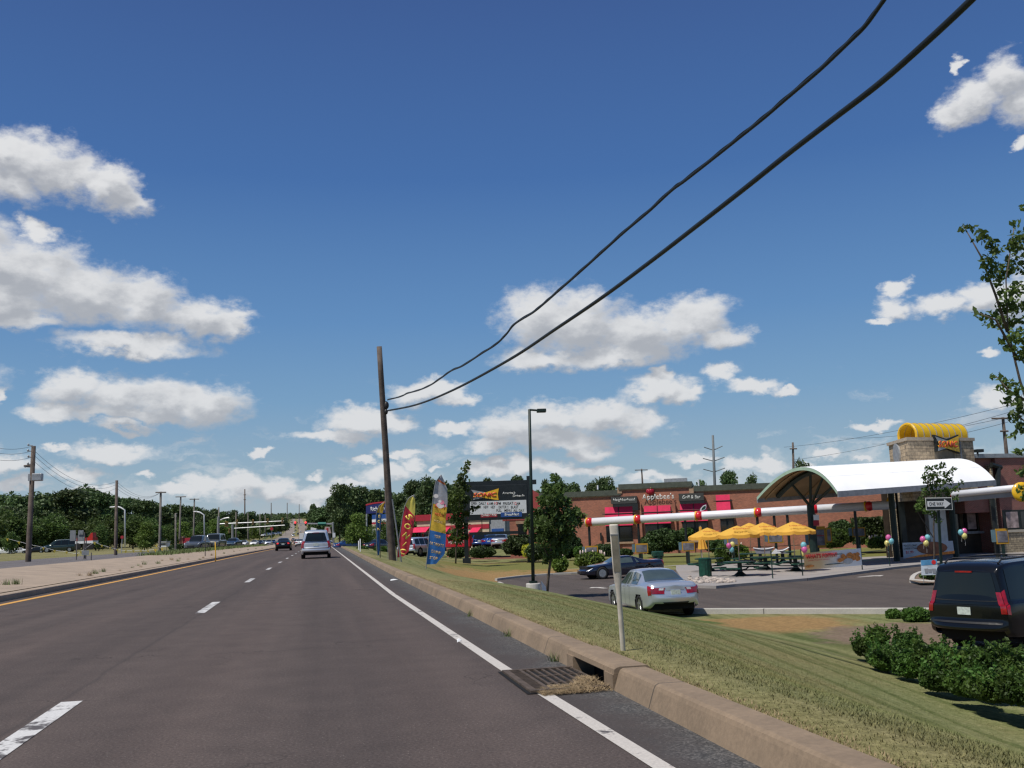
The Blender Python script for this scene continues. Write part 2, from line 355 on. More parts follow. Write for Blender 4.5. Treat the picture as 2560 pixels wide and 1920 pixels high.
# ---------------------------------------------------------------- ground materials
def ground_mat():
    m, nt, b = nmat('lawn'); P = pos(nt)
    Ps = mapping(nt, P, (1, .12, 1))
    big = noise(nt, .25, 4, P); fine = noise(nt, 9, 6, P, .7); blade = noise(nt, 60, 3, mapping(nt, P, (1, .5, 1)), .7)
    stripe = noise(nt, 1.1, 3, mapping(nt, P, (1, .035, 1)), .5)
    c = ramp(nt, fine, [(.30, (.105, .125, .05)), (.5, (.178, .19, .085)), (.70, (.26, .255, .135))])
    tan = ramp(nt, fine, [(.3, (.15, .125, .06)), (.7, (.30, .25, .13))])
    c = mixc(nt, ramp(nt, big, [(.42, (0, 0, 0)), (.68, (.75, .75, .75))]), c, tan)
    dark = ramp(nt, stripe, [(.40, (.42, .52, .34)), (.49, (1.08, 1.08, 1.05))])
    sxx = N(nt, 'ShaderNodeSeparateXYZ'); L(nt, P, sxx.inputs[0])
    ph = mth(nt, 'ADD', mth(nt, 'MULTIPLY', sxx.outputs[0], 1.15), mth(nt, 'MULTIPLY', noise(nt, .35, 4, mapping(nt, P, (1, .22, 1))), 3.4))
    ph = mth(nt, 'SUBTRACT', ph, mth(nt, 'MULTIPLY', sxx.outputs[1], .012))
    st2 = ramp(nt, mth(nt, 'FRACT', ph), [(.0, (.55, .64, .45)), (.10, (.50, .60, .40)), (.26, (1.05, 1.05, 1.02)), (.9, (1.08, 1.07, 1.04)), (1., (.58, .66, .48))])
    far_ = N(nt, 'ShaderNodeMapRange'); L(nt, sxx.outputs[0], far_.inputs[0]); far_.inputs[1].default_value = 3.0; far_.inputs[2].default_value = 4.2
    c = mixc(nt, far_.outputs[0], c, mixc(nt, .62, c, mixc(nt, 1., c, st2, 'MULTIPLY')))
    nk = N(nt, 'ShaderNodeMapRange'); L(nt, mth(nt, 'MULTIPLY_ADD', mth(nt, 'SUBTRACT', noise(nt, 1.3, 4, P), .5), 1.6, sxx.outputs[0]), nk.inputs[0]); nk.inputs[1].default_value = 3.5; nk.inputs[2].default_value = 2.5; nk.inputs[4].default_value = .5
    c = mixc(nt, nk.outputs[0], c, tan)
    c = mixc(nt, .5, c, mixc(nt, 1., c, dark, 'MULTIPLY'))
    c = mixc(nt, 1., c, ramp(nt, blade, [(.3, (.62, .62, .6)), (.65, (1.2, 1.2, 1.15))]), 'MULTIPLY')
    nz = noise(nt, .9, 5, P)
    def patch(c, x, y, rx, ry, col, edge=.25):
        v = N(nt, 'ShaderNodeVectorMath'); v.operation = 'MULTIPLY_ADD'; L(nt, P, v.inputs[0])
        v.inputs[1].default_value = (1/rx, 1/ry, 0); v.inputs[2].default_value = (-x/rx, -y/ry, 0)
        l = N(nt, 'ShaderNodeVectorMath'); l.operation = 'LENGTH'; L(nt, v.outputs[0], l.inputs[0])
        d = mth(nt, 'MULTIPLY_ADD', mth(nt, 'SUBTRACT', nz, .5), .9, l.outputs['Value'])
        mr = N(nt, 'ShaderNodeMapRange'); mr.interpolation_type = 'SMOOTHSTEP'; L(nt, d, mr.inputs[0])
        mr.inputs[1].default_value = 1+edge/2; mr.inputs[2].default_value = 1-edge/2
        cc = mixc(nt, 1., ramp(nt, fine, [(.3, (.6, .6, .6)), (.7, (1.3, 1.3, 1.3))]), col, 'MULTIPLY')
        return mixc(nt, mr.outputs[0], c, cc)
    dry = (.29, .185, .08); mulch = (.19, .14, .10); red = (.19, .085, .06); green = (.085, .105, .03)
    q = G(1880, 1560, -1.7); c = patch(c, q.x, q.y, 3.0, 2.4, dry, .5)
    q = G(2160, 1580, -1.6); c = patch(c, q.x+1.8, q.y-1, 3.2, 3.4, mulch)
    q = G(1640, 1545, -1.5); c = patch(c, q.x, q.y, 1.8, 3.2, (.10, .13, .04))
    q = G(1330, 1420, -1.55); c = patch(c, q.x, q.y, 8, 10, dry, .5)
    q = G(1100, 1425, -.8); c = patch(c, q.x+4, q.y+4, 4, 8, dry, .5)
    q = G(1275, 1394, -1.4); c = patch(c, q.x, q.y, 5, 7, red, .1)
    q = G(1900, 1400, -1.72); c = patch(c, q.x, q.y, 30, 9, (.16, .16, .05), .3)
    L(nt, c, b.inputs['Base Color']); b.inputs['Roughness'].default_value = .95; b.inputs['Specular IOR Level'].default_value = .1
    bump(nt, b, mth(nt, 'ADD', fine, blade), .5, .04)
    return m
def asphalt_mat(name, base, roadlike=True):
    m, nt, b = nmat(name); P = pos(nt)
    agg = noise(nt, 55, 3, P, .8); mid = noise(nt, 2.2, 6, P, .6); lng = noise(nt, 1.4, 3, mapping(nt, P, (1, .02, 1)))
    c = ramp(nt, agg, [(.28, tuple(x*.60 for x in base)), (.5, base), (.72, tuple(x*1.6 for x in base))])
    c = mixc(nt, 1., c, ramp(nt, mid, [(.3, (.88, .88, .88)), (.7, (1.1, 1.09, 1.08))]), 'MULTIPLY')
    c = mixc(nt, 1., c, ramp(nt, lng, [(.35, (.84, .84, .85)), (.65, (1.10, 1.08, 1.07))]), 'MULTIPLY')
    if roadlike:
        sx = N(nt, 'ShaderNodeSeparateXYZ'); L(nt, P, sx.inputs[0]); X = sx.outputs[0]
        # wheel paths, slightly polished bands
        for xc_ in (-1.0, .75, -5.3, -3.4):
            d = mth(nt, 'ABSOLUTE', mth(nt, 'SUBTRACT', X, xc_))
            mr = N(nt, 'ShaderNodeMapRange'); mr.interpolation_type = 'SMOOTHSTEP'; L(nt, d, mr.inputs[0]); mr.inputs[1].default_value = 0; mr.inputs[2].default_value = .65
            c = mixc(nt, mr.outputs[0], mixc(nt, 1., c, (1.08, 1.06, 1.05), 'MULTIPLY'), c)
        # joint beside the dashes
        d = mth(nt, 'ABSOLUTE', mth(nt, 'ADD', mth(nt, 'ADD', X, 1.93), mth(nt, 'MULTIPLY', mth(nt, 'SUBTRACT', noise(nt, .5, 3, P), .5), .25)))
        mr = N(nt, 'ShaderNodeMapRange'); L(nt, d, mr.inputs[0]); mr.inputs[1].default_value = 0; mr.inputs[2].default_value = .035; 
        c = mixc(nt, mth(nt, 'MULTIPLY', mth(nt, 'SUBTRACT', 1., mr.outputs[0]), .35), c, (.03, .03, .03))
        # loose aggregate gathered against the kerb
        g = N(nt, 'ShaderNodeMapRange'); L(nt, mth(nt, 'MULTIPLY_ADD', mth(nt, 'SUBTRACT', noise(nt, 1.5, 5, P), .5), .9, X), g.inputs[0]); g.inputs[1].default_value = 1.68; g.inputs[2].default_value = 2.0
        vo = N(nt, 'ShaderNodeTexVoronoi'); vo.inputs['Scale'].default_value = 75; L(nt, P, vo.inputs['Vector'])
        gc = ramp(nt, vo.outputs['Color'], [(.2, (.045, .047, .048)), (.6, (.088, .088, .086)), (.95, (.19, .18, .17))])
        sh = N(nt, 'ShaderNodeMapRange'); L(nt, X, sh.inputs[0]); sh.inputs[1].default_value = 1.5; sh.inputs[2].default_value = 1.62
        c = mixc(nt, mth(nt, 'MULTIPLY', sh.outputs[0], .45), c, (.058, .055, .054))
        c = mixc(nt, mth(nt, 'MULTIPLY', g.outputs[0], .8), c, gc)
    # fine cracks and oil spots
    ck = N(nt, 'ShaderNodeTexVoronoi'); ck.feature = 'DISTANCE_TO_EDGE'; ck.inputs['Scale'].default_value = .42
    wv = N(nt, 'ShaderNodeVectorMath'); wv.operation = 'ADD'; L(nt, P, wv.inputs[0])
    wn_ = N(nt, 'ShaderNodeTexNoise'); wn_.inputs['Scale'].default_value = 1.8; wn_.inputs['Detail'].default_value = 5; L(nt, P, wn_.inputs['Vector']); sc_ = N(nt, 'ShaderNodeVectorMath'); sc_.operation = 'SCALE'; L(nt, wn_.outputs['Color'], sc_.inputs[0]); sc_.inputs['Scale'].default_value = 1.1; L(nt, sc_.outputs[0], wv.inputs[1]); L(nt, wv.outputs[0], ck.inputs['Vector'])
    cm = mth(nt, 'MULTIPLY', mth(nt, 'LESS_THAN', ck.outputs['Distance'], .005), ramp(nt, noise(nt, .35, 3, P), [(.50, (0, 0, 0)), (.60, (.55, .55, .55))]))
    c = mixc(nt, cm, c, (.022, .02, .019))
    os_ = ramp(nt, noise(nt, .9, 6, mapping(nt, P, (1, .35, 1)), .7), [(.60, (1, 1, 1)), (.72, (.72, .72, .73))]); c = mixc(nt, 1., c, os_, 'MULTIPLY')
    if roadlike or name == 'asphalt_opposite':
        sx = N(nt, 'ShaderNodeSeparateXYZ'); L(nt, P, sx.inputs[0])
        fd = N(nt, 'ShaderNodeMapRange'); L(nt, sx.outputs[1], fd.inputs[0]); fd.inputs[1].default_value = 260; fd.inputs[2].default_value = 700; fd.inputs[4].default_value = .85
        c = mixc(nt, fd.outputs[0], c, (.25, .215, .18))  # distance haze mixed into the asphalt colour, tan like older pavement
    # bright grains
    v2 = N(nt, 'ShaderNodeTexVoronoi'); v2.inputs['Scale'].default_value = 26; L(nt, P, v2.inputs['Vector'])
    sp = mth(nt, 'LESS_THAN', v2.outputs['Distance'], .09)
    c = mixc(nt, mth(nt, 'MULTIPLY', sp, .5), c, (.30, .28, .25))
    L(nt, c, b.inputs['Base Color']); b.inputs['Roughness'].default_value = .85; b.inputs['Specular IOR Level'].default_value = .15
    bump(nt, b, agg, .45, .012); return m
def concrete_mat(name, base, joint=0., stain=.6):
    m, nt, b = nmat(name); P = pos(nt)
    f = noise(nt, 30, 5, P, .7); g = noise(nt, 1.1, 6, P, .65)
    c = ramp(nt, f, [(.3, tuple(x*.82 for x in base)), (.7, tuple(x*1.12 for x in base))])
    c = mixc(nt, 1., c, ramp(nt, g, [(.3, (1-stain*.45,)*3), (.65, (1.06, 1.04, 1.02))]), 'MULTIPLY')
    if joint:
        sx = N(nt, 'ShaderNodeSeparateXYZ'); L(nt, P, sx.inputs[0])
        fr = mth(nt, 'FRACT', mth(nt, 'DIVIDE', sx.outputs[1], joint)); j = mth(nt, 'LESS_THAN', fr, .012/joint*1.6)
        c = mixc(nt, mth(nt, 'MULTIPLY', j, .75), c, (.04, .035, .03))
    L(nt, c, b.inputs['Base Color']); b.inputs['Roughness'].default_value = .88
    bump(nt, b, f, .25, .01); return m
def marking_mat(name, c, wear=.6):
    m, nt, b = nmat(name); P = pos(nt)
    w_ = noise(nt, 3.2 if wear > 1 else 5, 5, P, .66); s = noise(nt, 60, 3, P, .7)
    a = ramp(nt, w_, [(.62-wear*.10, (1, 1, 1)), (.66-wear*.10+.02, (0, 0, 0))])
    cc = mixc(nt, 1., ramp(nt, s, [(.3, (.78, .78, .78)), (.7, (1.05, 1.05, 1.05))]), c, 'MULTIPLY')
    cc = mixc(nt, a, (.085, .075, .072), cc)
    L(nt, cc, b.inputs['Base Color']); b.inputs['Roughness'].default_value = .7; return m
M_lawn = ground_mat()
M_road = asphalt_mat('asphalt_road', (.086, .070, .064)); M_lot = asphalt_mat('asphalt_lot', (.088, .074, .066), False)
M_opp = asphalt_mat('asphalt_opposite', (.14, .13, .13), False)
M_kerb = concrete_mat('kerb_concrete', (.255, .188, .125), 3.05, .9); M_med = concrete_mat('median_concrete', (.37, .29, .215), 4.5)
M_walk = concrete_mat('patio_concrete', (.30, .28, .265), 3., .3); M_wkerb = concrete_mat('light_kerb', (.46, .44, .40), 3., .3)
M_white = marking_mat('paint_white_line', (.55, .51, .46), .3); M_dash = marking_mat('paint_white_dash', (.62, .61, .59), 1.15); M_yel = marking_mat('paint_yellow_line', (.70, .36, .07), .1)
M_dark = mat('dark_void', (.006, .006, .006), .9, .1)
# ---------------------------------------------------------------- terrain grid
YS = list(np.arange(-30, 0, 3))+list(np.arange(0, 45, 1.))+list(np.arange(45, 120, 2.5))+list(np.arange(120, 300, 10))+list(np.arange(300, 1000, 35))+list(np.arange(1000, 3000, 100))+[3200, 4000, 5500, 9000]
LO = [-5000, -2000, -900, -450, -250, -150, -100, -70, -50, -38, -30, -24, -18, -13.3, -11, -8.5, -6.5, -4.7, -3.4, -2.2, -1.1, -.45, 0]
RO = [0, .35, .7, 1.1, 1.6, 2.2, 2.9, 3.6, 4.3, 5, 5.8, 6.6, 7.4, 8.2, 9, 10, 11, 12.5, 14, 16, 19, 23, 28, 35, 45, 60, 80, 110, 160, 240, 400, 800, 1800, 5000]
def grow(y):
    xl = xyel(y)-.75; xc = xcurb(y)+.26
    return [xl+o for o in LO]+[xl+.02, xc-.04]+[xc+o for o in RO]
V = []; nx = len(LO)+2+len(RO)
for y in YS:
    for i, x in enumerate(grow(y)):
        if i in (len(LO), len(LO)+1): z = hill(y)-.5
        elif i == len(LO)+2: z = hill(y)+.13
        elif i == len(LO)-1: z = hill(y)+.13
        else: z = gz(x, y)
        V.append((x, y, z))
def gridfaces(ny, n_, i0=0, i1=None):
    i1 = n_-1 if i1 is None else i1
    return np.array([(j*n_+i, j*n_+i+1, (j+1)*n_+i+1, (j+1)*n_+i) for j in range(ny-1) for i in range(i0, i1)])
o = npmesh('ground', V, gridfaces(len(YS), nx), M_lawn, smooth=True)
tag(o, 'grass covered ground sloping down from the road to the car park', None, None, 'structure')
def sub(name, i0, i1, dz, mt, label, y0=-100, y1=99999):
    rows = [j for j, y in enumerate(YS) if y0 <= y <= y1]; n_ = i1-i0+1
    vv = [(V[j*nx+i][0], V[j*nx+i][1], V[j*nx+i][2]+dz) for j in rows for i in range(i0, i1+1)]
    o = npmesh(name, vv, gridfaces(len(rows), n_), mt, smooth=True); return tag(o, label, None, None, 'structure')
kl = LO.index(-4.7); kf = LO.index(-13.3)
sub('median', kl, len(LO)-1, .03, M_med, 'broad tan concrete median strip with weeds in its joints', -30, 700)
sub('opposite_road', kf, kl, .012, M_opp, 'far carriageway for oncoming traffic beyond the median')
# road sheet
def strip(name, fa, fb, ys, dz, mt, label, kind='structure', n=1):
    vv = []
    for y in ys:
        for k in range(n+1): vv.append((fa(y)+(fb(y)-fa(y))*k/n, y, hill(y)+dz))
    o = npmesh(name, vv, gridfaces(len(ys), n+1), mt, smooth=True); return tag(o, label, None, None, kind)
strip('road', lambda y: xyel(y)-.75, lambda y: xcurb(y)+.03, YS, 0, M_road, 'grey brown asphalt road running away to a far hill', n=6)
fine = sorted(set(list(np.arange(-3, 60, .5))+[y for y in YS if 60 <= y <= 3000]))
yd0 = G(1342, 1735).y; yd1 = G(1258, 1681).y
strip('edge_line', lambda y: xwhite(y)-.05, lambda y: xwhite(y)+.05, [y for y in fine if y < yd0-.02]+[yd0-.02], .004, M_white, 'white edge line ending at the storm drain')
strip('edge_line', lambda y: xwhite(y)-.05, lambda y: xwhite(y)+.05, [yd1+.03]+[y for y in fine if y > yd1+.05], .004, M_white, 'white edge line running from the storm drain to the hill')
strip('median_line', lambda y: xyel(y)-.085, lambda y: xyel(y)+.085, fine, .004, M_yel, 'yellow line along the median side of the road')
k = 0
per = 12.19
y = G(300, 1650).y
dash_c = [G(70, 1832).y-1.1, G(521, 1518).y]
d0 = dash_c[1]
ys_d = [dash_c[0]]+[d0+i*per*1.0 for i in range(0, 26)]
for i, yc in enumerate(ys_d):
    a, b_ = yc-1.5, yc+1.5
    if i == 0: b_ = G(176, 1755).y; a = b_-3.0
    strip('lane_dash', lambda y: xdash(y)-.075, lambda y: xdash(y)+.075, [a, (a+b_)/2, b_], .004, M_dash,
          'worn white lane dash with chipped edge in front of the camera' if i == 0 else 'white lane dash in the middle of the road')
# median nose kerb: low dark edged step
mb = MB()
def sweep(mb, prof, path):
    n = len(prof); vs = []
    for i, p in enumerate(path):
        a = Vector(path[max(0, i-1)]); b = Vector(path[min(len(path)-1, i+1)]); d = (b-a); d.z = 0; d.normalize(); s = Vector((d.y, -d.x, 0))
        for (u, v) in prof: vs.append(Vector(p)+s*u+Vector((0, 0, v)))
    fs = []
    for i in range(len(path)-1):
        for k in range(n-1): fs.append((i*n+k, (i+1)*n+k, (i+1)*n+k+1, i*n+k+1))
    fs += [tuple(range(n)), tuple((len(path)-1)*n+k for k in range(n-1, -1, -1))]
    return mb.add(vs, fs)
def roundprof(w_, h, r_=.03, base=-.3): return [(0, base), (0, h-r_), (r_*.3, h-r_*.3), (r_, h), (w_-r_*.5, h), (w_, h-r_*.5), (w_, base)]
ky = [y for y in YS if y < 1200]
sweep(mb, [(-u, v) for u, v in roundprof(.32, .145, .05)], [(xyel(y)-.44, y, hill(y)) for y in ky])
o = mb.build('median_kerb', M_med); tag(o, kind='structure', label='low kerb edge of the median')
gap0 = G(1553, 1670, .15).y; gap1 = G(1433, 1619, .15).y
KP = [(0, -.3), (0, 0), (.04, .115), (.052, .138), (.075, .15), (.24, .15), (.27, .13), (.27, -.3)]
for (ya, yb) in ((-10, gap0), (gap1, 1200)):
    ys_ = [ya]+[y for y in fine if ya+.2 < y < yb-.2]+[yb]
    mb = MB(); sweep(mb, KP, [(xcurb(y), y, hill(y)) for y in ys_])
    o = mb.build('kerb', M_kerb); tag(o, kind='structure', label='tan concrete kerb between the road and the grass')
# ---------------------------------------------------------------- storm drain with its hood block
xk = 2.0
t = thing('storm_drain', 'rusty steel storm drain grate under the hooded kerb block', 'storm drain', (1.6, (yd0+yd1)/2, 0))
mb = MB(); x0 = 1.44; x1 = xk+.03; ya, yb = yd0+.02, yd1-.02
mb.add([(x0-.03, ya-.03, .006), (x1, ya-.03, .006), (x1, yb+.03, .006), (x0-.03, yb+.03, .006)], [(0, 1, 2, 3)]); mb.build('pit', M_dark, t)
M_rust = mat('rusty_steel', (.10, .075, .058), .8, .4, 14, .3); mb = MB()
for (a, b_) in (((x0, ya, .007), (x1, ya+.05, .022)), ((x0, yb-.05, .007), (x1, yb, .022)), ((x0, ya+.05, .007), (x0+.05, yb-.05, .022)), ((x0+.13, ya+.05, .007), (x0+.155, yb-.05, .022))): mb.box(a, b_)
mb.build('frame', M_rust, t)
mb = MB(); n = 7
for i in range(n):
    x = x0+.20+(x1-x0-.22)*i/(n-1); mb.box((x-.009, ya+.05, .007), (x+.009, yb-.05, .018))
for i in range(28):
    y = ya+.06+(yb-ya-.12)*i/27; mb.box((x0+.05, y-.006, .007), (x0+.13, y+.006, .018))
for q in (.33, .66): mb.box((x0+.2, ya+(yb-ya)*q-.01, .007), (x1, ya+(yb-ya)*q+.01, .014))
mb.build('grate', M_rust, t)
t = thing('inlet_hood', 'tan concrete hood block over the kerb inlet of the storm drain', 'kerb inlet', (xk, (gap0+gap1)/2, 0))
mb = MB(); g0, g1 = gap0+.012, gap1-.012; xh = xk-.0
pr = [(.03, .105), (.035, .14), (.055, .152), (.08, .158), (.28, .158), (.30, .145), (.30, .105)]
sweep(mb, pr, [(xh, g0, 0), (xh, g0+.05, 0), (xh, g1-.05, 0), (xh, g1, 0)])
mb.box((xh+.02, g0, -.3), (xh+.30, g0+.22, .106)); mb.box((xh+.02, g1-.20, -.3), (xh+.30, g1, .106))
mb.build('block', M_kerb, t)
mb = MB(); mb.box((xh+.20, g0+.22, -.3), (xh+.29, g1-.20, .105)); mb.build('opening', M_dark, t)
# dry clippings gathered on the drain
def blades(name, pts, hgt, wid, lean, mt, label, kind='stuff', cat=None, flat=0.):
    n = len(pts); P = np.array(pts); a = rng.uniform(0, 2*np.pi, n); l = rng.uniform(.4, 1., n)*lean; h = hgt*rng.uniform(.5, 1.1, n)
    dx, dy = np.cos(a), np.sin(a); wv = np.stack([-dy, dx, np.zeros(n)], 1)*wid*rng.uniform(.6, 1.2, (n, 1))
    tip = P+np.stack([dx*l*h, dy*l*h, h*(1-flat)], 1)
    V_ = np.stack([P-wv, P+wv, tip], 1).reshape(-1, 3); F_ = np.arange(3*n).reshape(n, 3)
    o = npmesh(name, V_, F_, mt); return tag(o, label, cat, None, kind)
M_straw = mat('dry_clippings', (.30, .22, .125), .9, .45, 25); M_blade = mat('grass_blades', (.27, .275, .12), .8, .5, 3.)
nt = M_blade.node_tree
cl = []
for i in range(6500):
    u, v = random.random(), random.random(); x = 1.5+.5*u; lim = yd0+.62*u**.7*(.8+.25*math.sin(u*9)); y = yd0-.10+(lim-yd0+.10)*v+random.gauss(0, .025)
    cl.append((x, y, .006+.035*random.random()*math.sin(math.pi*v)*u))
blades('dry_clippings', cl, .018, .0022, 3.5, M_straw, 'dry grass clippings heaped on the near side of the storm drain')
# mown grass blades on the berm near the camera
gb = []
while len(gb) < 200000:
    y = 3.5+19*random.random()**1.6; xa = xcurb(y)+.24; x = xa+random.random()**.8*min(7.5, interp(y, XTY, XTX)-xa)
    gb.append((x, y))
Gb = [(x, y, gz(x, y)-.004) for x, y in gb]
blades('mown_grass', Gb, .024, .0032, 1.3, M_lawn, 'short mown grass blades on the slope beside the kerb')
# dry fringe at the kerb back
fr = [(xcurb(y)+.25+abs(random.gauss(0, .06)), y, .12) for y in (3+random.random()**1.3*26 for _ in range(9000))]
blades('dry_fringe', fr, .032, .0035, 1.0, M_straw, 'dry straw coloured grass along the back of the kerb')
# weeds at the kerb foot and median
M_weed = mat('weed_green', (.12, .16, .05), .8, .4, 9)
def weed(x, y, z, r_, h, n, mt, label):
    p = [(x+random.gauss(0, r_*.4), y+random.gauss(0, r_*.4), z) for _ in range(n)]
    o = blades('weed', p, h, .009 if h > .17 else .0035, .8, mt, label, None, 'weed'); o['group'] = 'weeds in the paving joints'; return o
for (px, py) in ((1187, 1540), (1283, 1590), (1410, 1652)):
    q = G(px, py); weed(xcurb(q.y)-.03, q.y, 0, .07, .10, 45, M_weed, 'weed tuft growing at the foot of the tan kerb')
# ---------------------------------------------------------------- car park sheets
ZL = -1.75+.08
def sheet(name, pts, z, mt, label):
    mb = MB(); mb.poly([(x, y, z) for x, y in pts]); o = mb.build(name, mt); return tag(o, label, None, None, 'structure')
def gp2(px, py, z=ZL): q = G(px, py, z); return (q.x, q.y)
lotpts = [gp2(1243, 1451), gp2(1275, 1447), gp2(1330, 1440), gp2(1434, 1436), gp2(1600, 1424), gp2(1735, 1415)]
back_r = (58, 75)
near = [gp2(2330, 1531), gp2(2222, 1531), gp2(2000, 1531), gp2(1733, 1531), (11.0, 31.6), (9.7, 33.5), (9.2, 38), (9.0, 45), (9.7, 55)]
lot = lotpts+[back_r, (58, 12), (24, 12), (13.2, 13.5), (13.5, 18.5), (16.5, 24)]+near
sheet('parking_lot', lot, ZL, M_lot, 'dark asphalt car park of the drive-in')
def kerbline(name, pts, z, mt, w_=.16, h=.13, closed=False, label='light concrete kerb around the car park'):
    p = []
    for i in range(len(pts)-1):
        a, b_ = Vector((*pts[i], z)), Vector((*pts[i+1], z)); k_ = max(1, int((b_-a).length/1.2))
        p += [a.lerp(b_, j/k_) for j in range(k_)]
    p.append(Vector((*pts[-1], z)))
    for _ in range(2): p = [p[0]]+[(p[i-1]+p[i]*2+p[i+1])/4 for i in range(1, len(p)-1)]+[p[-1]]
    mb = MB(); sweep(mb, roundprof(w_, h, .025), p); o = mb.build(name, mt); return tag(o, label, None, None, 'structure')
kerbline('lot_kerb', [(x, y) for x, y in near[::1]], ZL, M_wkerb, label='light concrete kerb on the near side of the car park')
kerbline('lot_kerb', lotpts[::-1], ZL, M_wkerb, label='light concrete kerb on the far side of the car park')
kerbline('lot_kerb', [gp2(1361, 1430), gp2(1434, 1428), gp2(1600, 1419)], ZL+.02, M_wkerb, label='second light kerb beyond the dark blue coupe')
# patio slab
ZP = ZL+.13
pat = [gp2(1690, 1424, ZP), gp2(1700, 1440, ZP), gp2(1716, 1455, ZP), gp2(1743, 1463, ZP), gp2(1790, 1464.5, ZP), gp2(1837, 1460, ZP), gp2(2021, 1445, ZP), gp2(2156, 1428, ZP), gp2(2238, 1417, ZP), gp2(2297, 1411, ZP), gp2(2420, 1400, ZP), gp2(2560, 1388, ZP)]
far_r = [(60, 62), (60, 80), gp2(1690, 1411, ZP)]
mb = MB(); P_ = pat+far_r; n = len(P_)
mb.add([(x, y, ZP) for x, y in P_]+[(x, y, ZP-.4) for x, y in P_], [tuple(range(n))[::-1]]+[(i, (i+1) % n, (i+1) % n+n, i+n) for i in range(n)])
o = mb.build('patio', M_walk); tag(o, 'raised concrete patio under the picnic tables', None, None, 'structure')
# lane arrows painted on the lot
def arrow(px0, py0, px1, py1, label):
    a = G(px0, py0, ZL); b_ = G(px1, py1, ZL); d = (b_-a).normalized(); s = Vector((-d.y, d.x, 0)); l = (b_-a).length; z = Vector((0, 0, .005)); mb = MB()
    a = a+z; k_ = .14
    mb.poly([a-s*k_, a+s*k_, a+d*l*.55+s*k_, a+d*l*.55+s*.5, a+d*l, a+d*l*.55-s*.5, a+d*l*.55-s*k_][::-1]); o = mb.build('lane_arrow', M_white); tag(o, label, None, None, 'structure')
arrow(1515, 1471, 1479, 1468, 'white arrow painted on the car park near the dark blue coupe')
arrow(2145, 1443, 2210, 1438, 'white arrow painted on the car park in front of the patio banner')
# planted island by the one way sign
isl = [gp2(2274, 1457), gp2(2275, 1447), gp2(2290, 1437), gp2(2330, 1428), gp2(2480, 1428), gp2(2480, 1462), gp2(2300, 1464)]
ic = isl+[isl[0]]
kerbline('island_kerb', ic, ZL, M_wkerb, .22, .16, label='white kerb of the planted island')
sheet('island_bed', isl, ZL+.12, mat('mulch', (.17, .12, .08), .95, .4, 12), 'mulched bed inside the island kerb')
def gzz(x, y):
    return gz(x, y)
def GT(px, py, tmax=900):
    d = ray(px, py); t = 3.
    while t < tmax:
        p = EYE+d*t
        if p.z < gz(p.x, p.y): return p
        t *= 1.004
    return p
# ---------------------------------------------------------------- plants
def leaf_mat(name, c, var=.45, trans=.35, scale=.9):
    m, nt, b = nmat(name)
    oi = N(nt, 'ShaderNodeObjectInfo'); P = objc(nt)
    f = noise(nt, scale, 3, P); f2 = noise(nt, 14, 2, P)
    cc = ramp(nt, f, [(.3, tuple(x*(1-var) for x in c)), (.7, tuple(x*(1+var) for x in c))])
    cc = mixc(nt, 1., cc, ramp(nt, f2, [(.3, (.75, .8, .7)), (.7, (1.25, 1.2, 1.1))]), 'MULTIPLY')
    h = N(nt, 'ShaderNodeHueSaturation'); L(nt, cc, h.inputs['Color']); L(nt, mth(nt, 'MULTIPLY_ADD', oi.outputs['Random'], .5, .75), h.inputs['Value'])
    L(nt, mth(nt, 'MULTIPLY_ADD', oi.outputs['Random'], .03, .485), h.inputs['Hue'])
    L(nt, h.outputs[0], b.inputs['Base Color']); b.inputs['Roughness'].default_value = .55; b.inputs['Specular IOR Level'].default_value = .3
    tr = N(nt, 'ShaderNodeBsdfTranslucent'); L(nt, h.outputs[0], tr.inputs[0]); mx = N(nt, 'ShaderNodeMixShader'); mx.inputs[0].default_value = trans
    out = [n for n in nt.nodes if n.type == 'OUTPUT_MATERIAL'][0]
    L(nt, b.outputs[0], mx.inputs[1]); L(nt, tr.outputs[0], mx.inputs[2]); L(nt, mx.outputs[0], out.inputs[0]); return m
M_bark = mat('bark', (.11, .085, .065), .9, .4, 6, bmp=.5)
M_lfar = leaf_mat('leaves_far_wood', (.075, .118, .045), trans=.2, scale=.25); M_lbr = leaf_mat('leaves_bright', (.13, .20, .045)); M_lmid = leaf_mat('leaves_mid', (.088, .14, .04))
M_lyoung = leaf_mat('leaves_young', (.085, .14, .035), trans=.45); M_hedge = leaf_mat('leaves_hedge', (.045, .075, .022), trans=.15); M_lyel = leaf_mat('leaves_yellow', (.42, .40, .03))
M_ldark = leaf_mat('leaves_dark', (.03, .052, .018), trans=.2); M_lhyd = leaf_mat('leaves_hydrangea', (.12, .19, .035)); M_shrub = leaf_mat('leaves_shrub', (.075, .14, .028), scale=2.)
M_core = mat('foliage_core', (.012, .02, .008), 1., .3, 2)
def leafquads(P, size, up_bias=.0):
    n = len(P); a = rng.normal(size=(n, 3)); a /= np.linalg.norm(a, axis=1)[:, None]
    b = rng.normal(size=(n, 3)); b -= a*(a*b).sum(1)[:, None]; b /= np.linalg.norm(b, axis=1)[:, None]
    s = size*rng.uniform(.6, 1.3, (n, 1)); a = a*s; b = b*s*.55
    V_ = np.stack([P-a, P+b, P+a, P-b], 1).reshape(-1, 3); return V_, np.arange(4*n).reshape(n, 4)
